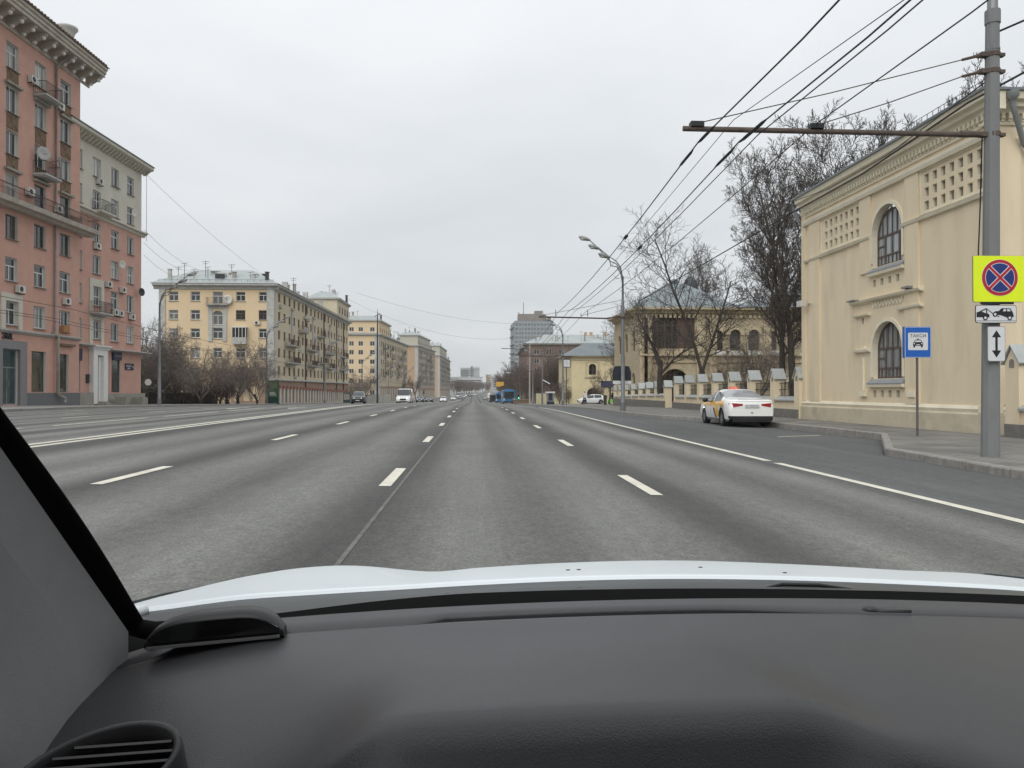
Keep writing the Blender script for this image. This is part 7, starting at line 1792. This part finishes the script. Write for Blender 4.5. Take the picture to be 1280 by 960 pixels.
# ------------------------------------------------------------------ the car we sit in
def own_car():
    t = thing('car', 'car we look out of, with a black dashboard, grey pillar and white bonnet', 'car', (.3, 0, 0))
    def B(name, mb, m, smooth=True, parent=None): 
        o = mb.build(name, m, parent or t, (-.3, 0, 0) if parent is None else (0, 0, 0), smooth=smooth); return o
    M_DASH = mat('soft_black_dash', (.040, .041, .044), .42, .06, 20, .12, 650, spec=.6)
    M_TRIM = mat('grey_pillar_trim', (.20, .20, .20), .85, .03, 30, .10, 500)
    M_SEAL = mat('black_rubber_seal', (.004, .004, .004), .8, .1, spec=.08)
    M_BON = mat('white_bonnet_paint', (.74, .79, .81), .32, .01, 2, spec=.35, coat=.15)
    M_COWL = mat('grey_black_cowl', (.045, .05, .052), .4, .1, 10)
    def sm(a, b, v): v = max(0, min(1, (v - a) / (b - a))); return v * v * (3 - 2 * v)
    def cs(pts, x):     # smooth interpolation
        if x <= pts[0][0]: return pts[0][1] + (x - pts[0][0]) * (pts[1][1] - pts[0][1]) / (pts[1][0] - pts[0][0])
        if x >= pts[-1][0]: return pts[-1][1] + (x - pts[-1][0]) * (pts[-1][1] - pts[-2][1]) / (pts[-1][0] - pts[-2][0])
        for i in range(len(pts) - 1):
            if x <= pts[i + 1][0]:
                p0 = pts[max(0, i - 1)]; p1 = pts[i]; p2 = pts[i + 1]; p3 = pts[min(len(pts) - 1, i + 2)]
                u = (x - p1[0]) / (p2[0] - p1[0]); m1 = (p2[1] - p0[1]) / (p2[0] - p0[0]) * (p2[0] - p1[0]); m2 = (p3[1] - p1[1]) / (p3[0] - p1[0]) * (p2[0] - p1[0])
                return (2 * u ** 3 - 3 * u * u + 1) * p1[1] + (u ** 3 - 2 * u * u + u) * m1 + (-2 * u ** 3 + 3 * u * u) * p2[1] + (u ** 3 - u * u) * m2
    ZR = [(-.60, .835), (-.52, .8425), (-.39, .858), (-.26, .8655), (-.12, .872), (.01, .878), (.17, .883), (.35, .884), (.56, .8785), (.77, .868), (.96, .855), (1.15, .835)]
    ZS = [(-.85, .62), (-.74, .705), (-.67, .730), (-.56, .772), (-.43, .7965), (-.365, .803), (-.29, .805), (-.22, .8015), (-.09, .7895), (.01, .797), (.2, .806), (.44, .809), (.66, .801), (.95, .783), (1.29, .751), (1.45, .66)]
    zr = lambda x: cs(ZR, x); zs = lambda x: cs(ZS, x)
    def zb(x, y):
        d = (y - 1.3) / .45; a, b = zr(x), zs(x)
        k1 = .27; s = (b - a)
        if d <= 1: return a + s * (d * (1 - k1) + k1 * d * d)
        e = y - 1.75; sl = s * (1 + k1) / .45
        return b + sl * e - .75 * e * e
    xs = [-.60 + 1.8 * i / 72 for i in range(73)]
    mb = MB(); mb.grid([[(x, y, zb(x, y) if y > 1.301 else zb(x, 1.3) + (-.006 if y < 1.2975 else -.001)) for x in xs] for y in [1.292, 1.2965, 1.30, 1.302, 1.32, 1.36, 1.42, 1.5, 1.58, 1.66, 1.74, 1.82, 1.9, 2.0, 2.1, 2.2, 2.3, 2.36]])
    # folded rear lip and front face
    mb.grid([[(x, 1.292, zb(x, 1.3) - .006 - k) for x in xs] for k in (0, .03)]); mb.grid([[(x, 2.36 + k * .05, zb(x, 2.36) - k * .5) for x in xs] for k in (0, 1)])
    B('bonnet', mb, M_BON)
    for s_, x0 in ((-1, -.60), (1, 1.20)):       # wings
        mb = MB(); yy = [1.05, 1.15, 1.25, 1.3, 1.4, 1.55, 1.75, 1.95, 2.15, 2.36]
        mb.grid([[(x0 + s_ * .006, y, zb(x0, max(1.3, y)) + (.004 if y >= 1.3 else .0)), (x0 + s_ * .06, y, zb(x0, max(1.3, y)) - .025), (x0 + s_ * .09, y, zb(x0, max(1.3, y)) - .12), (x0 + s_ * .1, y, .25)] for y in yy]); B('wing', mb, M_BON)
    # the small white end piece left of the gap, beside the pillar
    mb = MB(); mb.tube([(-.60, 1.24, .833), (-.56, 1.27, .838), (-.53, 1.285, .8435)], [.012, .012, .008], 8); B('wing_corner', mb, M_BON)
    # dark specks and nozzles
    mb = MB()
    for x, y in ((.175, 1.42), (.195, 1.42), (.43, 1.44), (.56, 1.36)): mb.ball((x, y, zb(x, y) + .0005), .0028, 8, 5, (1.6, 1.2, .4))
    B('dirt_speck', mb, M_BLACK)
    # cowl between bonnet and glass
    BT = [(-.45, .868), (-.277, .886), (-.128, .902), (.009, .911), (.296, .9135), (.582, .9067), (.788, .8975), (1.1, .878)]
    bt = lambda x: cs(BT, x)
    mb = MB(); mb.grid([[(x, 1.297, zb(x, 1.3) - .05) for x in xs], [(x, 1.2905, zb(x, 1.3) - .012) for x in xs], [(x, 1.289, zb(x, 1.3) - .0035) for x in xs], [(x, 1.27, zb(x, 1.3) - .004) for x in xs]] + [[(x, 1.27 - .15 * k, (zb(x, 1.3) - .004) * (1 - k) + (bt(x) - .008) * k) for x in xs] for k in (.3, .7, 1.0)]); B('cowl', mb, M_COWL)
    cz = lambda x: .5 * (zb(x, 1.3) - .004) + .5 * (bt(x) - .008) + .001
    for x in (-.04, .165):
        mb = MB(); mb.ball((x, 1.19, cz(x) - .003), .008, 12, 8, (1.0, .8, .42)); B('washer_nozzle', mb, M_BLACK)
    mb = MB(); mb.tube([(.46, 1.19, cz(.46) - .001), (.49, 1.20, cz(.49) + .0015), (.55, 1.20, cz(.55) + .0015), (.60, 1.19, cz(.6) - .001)], [.001, .003, .003, .001], 8); B('wiper_arm', mb, M_BLACK)
    # windscreen glass, black band at its foot, seals
    def wp(x, k):      # windscreen surface: k=0 foot, k=1 header
        c = 1 - ((x - .3) / .95) ** 2 * .10
        return (x * (1 - .06 * k) + .018 * k, (1.09 * c) * (1 - k) + (.40 * c) * k, (.862 + .012 * c) * (1 - k) + 1.45 * k)
    gm = bpy.data.materials.new('clear_windscreen'); gm.use_nodes = True; gt = gm.node_tree; gt.nodes.remove(gt.nodes['Principled BSDF']); tb = gt.nodes.new('ShaderNodeBsdfTransparent'); tb.inputs['Color'].default_value = (.985, .99, .985, 1); gt.links.new(tb.outputs[0], gt.nodes['Material Output'].inputs['Surface'])
    mb = MB(); mb.grid([[wp(-.60 + 1.8 * i / 24, k / 8) for i in range(25)] for k in range(9)]); B('windscreen', mb, gm)
    mb = MB(); mb.grid([[(x, 1.118, bt(x) - .009) for x in xs], [(x, 1.10, bt(x)) for x in xs], [(x, 1.06, bt(x) - .022) for x in xs], [(x, 1.0, bt(x) - .04) for x in xs]]); B('black_glass_band', mb, M_SEAL)
    # dashboard: a strip by the glass, the main pad with its brow, the drop towards the driver
    def zdash(x, y):
        u = x - .28; return .9205 - .063 * u * u - .058 * (1.02 - y) * (1 - sm(.0, .2, .96 - y)) - .0035 * sm(.0, .2, .96 - y)
    ds = [-.62 + 1.84 * i / 120 for i in range(121)]
    def opn(x): return sm(-.07, -.035, x) * (1 - sm(.30, .52, x))
    def shoulder(x): l = max(0, -.26 - x); return .4 * l * l + .07 * l
    def zmain(x, y):
        z = zdash(x, y) - shoulder(x)
        z += .0008 * opn(x) * sm(.90, .95, y)
        # brow over the instruments
        bx = sm(-.20, -.06, x) * (1 - sm(.235, .345, x - (.80 - y) * .25)); by = 1 - sm(.60, .90, y)
        z += .024 * bx * by
        e = max(0, .645 - y) if x < .33 else max(0, .645 - y) * (1 - .75 * sm(.33, .45, x))
        z -= 5.5 * e * e + .6 * e * sm(0, .05, e)
        z -= .012 * sm(.25, .36, x) * (1 - sm(.55, .8, y))
        lf = (1 - sm(-.24, -.05, x)); z -= .085 * lf * (1 - sm(.60, .90, y))
        return z
    mb = MB(); mb.grid([[(x, y, zdash(x, y) - shoulder(x)) for x in ds] for y in (1.02, 1.014, 1.0)] + [[(x, .9625 + .024 * opn(x), zdash(x, .97) - shoulder(x)) for x in ds], [(x, .961 + .024 * opn(x), zdash(x, .97) - shoulder(x) - .004) for x in ds], [(x, .961 + .024 * opn(x), zdash(x, .97) - shoulder(x) - .05) for x in ds]]); B('dash_front_strip', mb, M_DASH)
    mb = MB(); mb.box(-.2, .7, .93, 1.0, .86, .885); B('slot_shade_box', mb, M_SEAL, False)  # black box added under the defroster slot so the gap stays dark
    mb = MB(); mb.grid([[(x, 1.02, zdash(x, 1.02) - shoulder(x) - k) for x in ds] for k in (0, .1)]); B('dash_rear_edge', mb, M_SEAL)
    ys_ = [.960, .955, .94, .92, .9, .87, .84, .81, .78, .75, .72, .70, .68, .66, .64, .625, .61, .60, .59, .58, .57, .56, .55, .54, .52, .50, .48, .46, .44]
    rows = [[(x, .961, zmain(x, .96) - .012) for x in ds], [(x, .961, zmain(x, .96) - .0015) for x in ds]] + [[(x, y, zmain(x, y)) for x in ds] for y in ys_]
    mb = MB(); mb.grid(rows); B('dashboard', mb, M_DASH)
    mb = MB(); mb.grid([[(x, .44, zmain(x, .44) - k) for x in ds] for k in (0, .3, .5)]); B('dash_front', mb, M_SEAL)
    # little sensor bump near the right
    mb = MB(); mb.ball((.515, .975, zdash(.5, .98)), .012, 10, 6, (.9, .7, .5)); mb.box(.52, .565, .967, .98, zdash(.55, .98) - .002, zdash(.55, .98) + .003); B('light_sensor', mb, M_COWL)
    # oval vent low left
    c = Vector((-.327, .680, .872)); ex = Vector((.095, .058, .022)); ex = ex.normalized(); nz = Vector((.16, -.55, .82)).normalized(); ey = nz.cross(ex).normalized(); ex = ey.cross(nz)
    def el(a, b, k, n=36, off=0): return [tuple(c + ex * a * math.cos(2 * math.pi * i / n) + ey * b * math.sin(2 * math.pi * i / n) + nz * (k)) for i in range(n + 1)]
    mb = MB(); mb.grid([el(.076, .043, -.05), el(.074, .041, -.014), el(.072, .0395, 0), el(.069, .037, .002), el(.066, .034, 0), el(.064, .032, -.02)])
    vent = B('air_vent', mb, mat('vent_plastic', (.045, .045, .047), .45, .05), True)
    mb = MB(); mb.face(el(.068, .036, -.020)[:-1]); mb.build('vent_hollow', M_SEAL, vent)
    sx = Vector((1, .12, .10)); sx = (sx - nz * sx.dot(nz)).normalized(); sy = nz.cross(sx)
    A_, B_ = .065, .033
    for k in (-.036, -.027, -.018, -.009, 0, .009, .018, .027):
        # chord of the ellipse along sx at offset k on sy
        ax, ay = sx.dot(ex), sx.dot(ey); bx_, by_ = sy.dot(ex) * k, sy.dot(ey) * k
        qa = (ax / A_) ** 2 + (ay / B_) ** 2; qb = 2 * (ax * bx_ / A_ ** 2 + ay * by_ / B_ ** 2); qc = (bx_ / A_) ** 2 + (by_ / B_) ** 2 - 1
        ds_ = qb * qb - 4 * qa * qc
        if ds_ <= 0: continue
        t0, t1 = (-qb - math.sqrt(ds_)) / (2 * qa), (-qb + math.sqrt(ds_)) / (2 * qa)
        p = c + sy * k + sx * (t0 + t1) / 2 + nz * -.007; mb = MB(); mb.obox(p, sx * (t1 - t0) / 2, sy * .0012, nz * .005 - sy * .002); mb.build('slat', mat('vent_plastic', (.045, .045, .047)), vent)
    # pillar: rubber seal and grey trim
    e0 = Vector((-.434, 1.0, .9115)); ed = Vector((-.029, -.25, .2755))
    def edge(k): 
        bow = .004 * math.sin(math.pi * min(1, max(0, k)))
        return e0 + ed * k + Vector((.012, 0, 0)) + Vector((bow, 0, bow))
    rows_s = []; rows_t = []
    for i in range(25):
        k = -.02 + 1.95 * i / 24; q = edge(k)
        rows_s.append([tuple(q + Vector((-.30, .28, .02))), tuple(q + Vector((-.002, .006, 0))), tuple(q), tuple(q + Vector((-.005, -.004, -.002))), tuple(q + Vector((-.012, -.006, -.008))), tuple(q + Vector((-.06, .01, -.05))), tuple(q + Vector((-.2, .1, -.06)))])
    mb = MB(); mb.grid(rows_s); B('windscreen_seal', mb, M_SEAL)
    foot = [(-.433, .990, .897), (-.436, .955, .872), (-.434, .93, .862), (-.428, .89, .845), (-.424, .84, .822), (-.42, .79, .80), (-.42, .74, .78), (-.44, .69, .76), (-.5, .6, .74), (-.56, .45, .72)]
    offs = [(-.011, -.008, -.006), (-.015, -.035, -.008), (-.020, -.075, -.012), (-.05, -.100, -.02), (-.09, -.12, -.03), (-.11, -.15, -.035), (-.09, -.22, -.04), (-.095, -.27, -.04), (-.10, -.38, -.04), (-.11, -.48, -.04)]
    rows_t = []
    for i in range(21):
        k = i / 20; row = []
        for f, o_ in zip(foot, offs):
            top = edge(1.9) + Vector(o_); f = Vector(f); kk = k
            lin_ = f.lerp(top, kk); row.append(tuple(lin_))
        rows_t.append(row)
    mb = MB(); mb.grid([r_[:3] for r_ in rows_t]); B('pillar_trim_edge', mb, M_TRIM)
    mb = MB(); mb.grid([r_[2:] for r_ in rows_t]); B('pillar_trim', mb, M_TRIM)
    mb = MB(); mb.grid([[tuple(Vector(p) + Vector((.0, 0, -.35 * q))) for p in foot] for q in (0, 1)]); B('door_trim', mb, M_TRIM)
    # corner of the frit where seal meets the cowl
    mb = MB(); mb.tube([(-.437, 1.0, .915), (-.432, 1.01, .896), (-.415, 1.025, .886), (-.36, 1.05, .884), (-.28, 1.08, .888)], [.009, .012, .013, .010, .005], 10); B('seal_corner', mb, M_SEAL)
    # cabin shell: roof, floor, back, right side
    M_LIN = mat('grey_headliner', (.10, .10, .10), .95, .03, 10); M_SEAT = mat('dark_seat_cloth', (.03, .03, .032), .95, .1, 30)
    mb = MB(); mb.grid([[(x, y, 1.44 + .03 * (1 - ((x - .3) / .9) ** 2) + (.0 if y > 0 else .02)) for x in [-.45 + 1.5 * i / 8 for i in range(9)]] for y in (.36, .2, -.3, -1.0, -1.9)]); B('headliner', mb, M_LIN)
    mb = MB(); mb.grid([[(x, y, 1.48 + .03 * (1 - ((x - .3) / .9) ** 2) + (.0 if y > 0 else .02)) for x in [-.5 + 1.6 * i / 8 for i in range(9)]] for y in (.40, .2, -.3, -1.0, -2.0)]); B('roof', mb, M_BON)
    mb = MB(); mb.box(-.58, 1.18, -1.9, 1.0, .26, .3); B('floor', mb, M_SEAT, False)
    mb = MB(); mb.box(-.5, 1.1, -1.6, -1.4, .3, 1.15); B('rear_seat', mb, M_SEAT, False)
    for x in (-.08, .68):  # unseen front seats, added to block light from behind
        mb = MB(); rows = []
        for k in range(9):
            z = .45 + .62 * k / 8; w = .25 - .05 * (k / 8) ** 3; yb = -.38 - .16 * k / 8
            rows.append([(x - w, yb + .02, z), (x - w * .8, yb + .09, z), (x, yb + .06, z), (x + w * .8, yb + .09, z), (x + w, yb + .02, z), (x + w * .8, yb - .08, z), (x - w * .8, yb - .08, z), (x - w, yb + .02, z)])
        mb.grid(rows); mb.ball((x, -.56, 1.17), .13, 12, 8, (1, .45, .75)); mb.box(x - .24, x + .24, -.42, .1, .38, .5); B('front_seat', mb, M_SEAT)
    mb = MB(); mb.box(-.56, 1.16, -2.0, -1.9, .3, 1.0); mb.build('tailgate', M_BON, t, (-.3, 0, 0))
    tg = bpy.data.materials.new('tinted_side_glass'); tg.use_nodes = True; q = tg.node_tree; q.nodes.remove(q.nodes['Principled BSDF']); w_ = q.nodes.new('ShaderNodeBsdfTransparent'); w_.inputs['Color'].default_value = (.12, .13, .125, 1); q.links.new(w_.outputs[0], q.nodes['Material Output'].inputs['Surface'])  # unseen rear panes, tint added to cut the light from behind
    mb = MB(); mb.box(-.5, 1.1, -1.95, -1.94, 1.0, 1.46); B('rear_window', mb, tg, False)
    for x in (-.58, 1.16):
        mb = MB(); mb.box(x - .003, x + .003, -1.6, -.55, .86, 1.44); B('rear_door_window', mb, tg, False)
    for x in (-.62, 1.20):
        mb = MB(); mb.box(x - .03, x + .03, -1.9, .75, .28, .86); B('door', mb, M_BON, False)
        mb = MB(); mb.box(x - .04 + (.06 if x < 0 else -.06), x + .04 + (.06 if x < 0 else -.06), -.55, -.43, .86, 1.46); B('door_pillar', mb, M_TRIM, False)
        mb = MB(); mb.box(x - .04 + (.06 if x < 0 else -.06), x + .04 + (.06 if x < 0 else -.06), -1.95, -1.6, .86, 1.46); B('rear_pillar', mb, M_TRIM, False)
    mb = MB(); mb.tube([(1.14, 1.05, .86), (1.1, .75, 1.15), (1.03, .40, 1.45)], .035, 8); B('right_windscreen_pillar', mb, M_TRIM)
    return t
own = own_car()

# the black pod on the dashboard corner
t = thing('parking_display', 'oblong black display pod with a glossy face, standing on the dashboard by the left pillar', 'display pod', (-.311, .955, .900), (0, -R(4), R(2)))
n = 16; PW = .0815
def pod(x, f): return (1 - abs(x / PW) ** 4) * f
rows = []
for i in range(25):
    x = -PW + 2 * PW * i / 24; h = .005 + pod(x, .024); back = .004 + pod(x, .045)
    rows.append([(x, -.010, -.005), (x, -.014, -.002), (x, -.016, h * .75), (x, -.013, h), (x, .0, h + .003), (x, back * .6, h * .95), (x, back, h * .6), (x, back + .004, -.012)])
mb = MB(); mb.grid(rows); mb.face([rows[0][k] for k in range(8)]); mb.face([rows[-1][k] for k in range(8)][::-1]); mb.build('shell', mat('pod_black', (.02, .02, .021), .4, .05, 40), t, smooth=True)
mb = MB(); pts = [(-PW * .93, .004)] + [(-PW * .93 + 2 * PW * .93 * i / 14, .003 + .62 * (.003 + pod(-PW * .93 + 2 * PW * .93 * i / 14, .033))) for i in range(15)] + [(PW * .93, .004)]
mb.prism(pts, lambda x, z: (x, -.0185, z), lambda x, z: (x, -.015, z)); mb.build('display_face', mat('glossy_black', (.006, .006, .006), .08, .1), t)
mb = MB(); mb.bar((-PW * .95, -.018, -.001), (PW * .95, -.018, -.001), .004, .003); mb.build('lower_trim', mat('dull_silver_trim', (.12, .12, .12), .4), t)

# thin city haze over the whole avenue
HAZE = True
if HAZE:
    mb = MB(); mb.box(-3600, 3600, -350, 6500, -5.5, 62)
    hm = bpy.data.materials.new('thin_haze'); hm.use_nodes = True; ht = hm.node_tree; ht.nodes.remove(ht.nodes['Principled BSDF'])
    pv = ht.nodes.new('ShaderNodeVolumePrincipled'); pv.inputs['Density'].default_value = .00018; pv.inputs['Color'].default_value = (.86, .88, .9, 1); ht.links.new(pv.outputs[0], ht.nodes['Material Output'].inputs['Volume'])
    o = mb.build('haze', hm); o['kind'] = 'stuff'
    sc.cycles.volume_bounces = 1
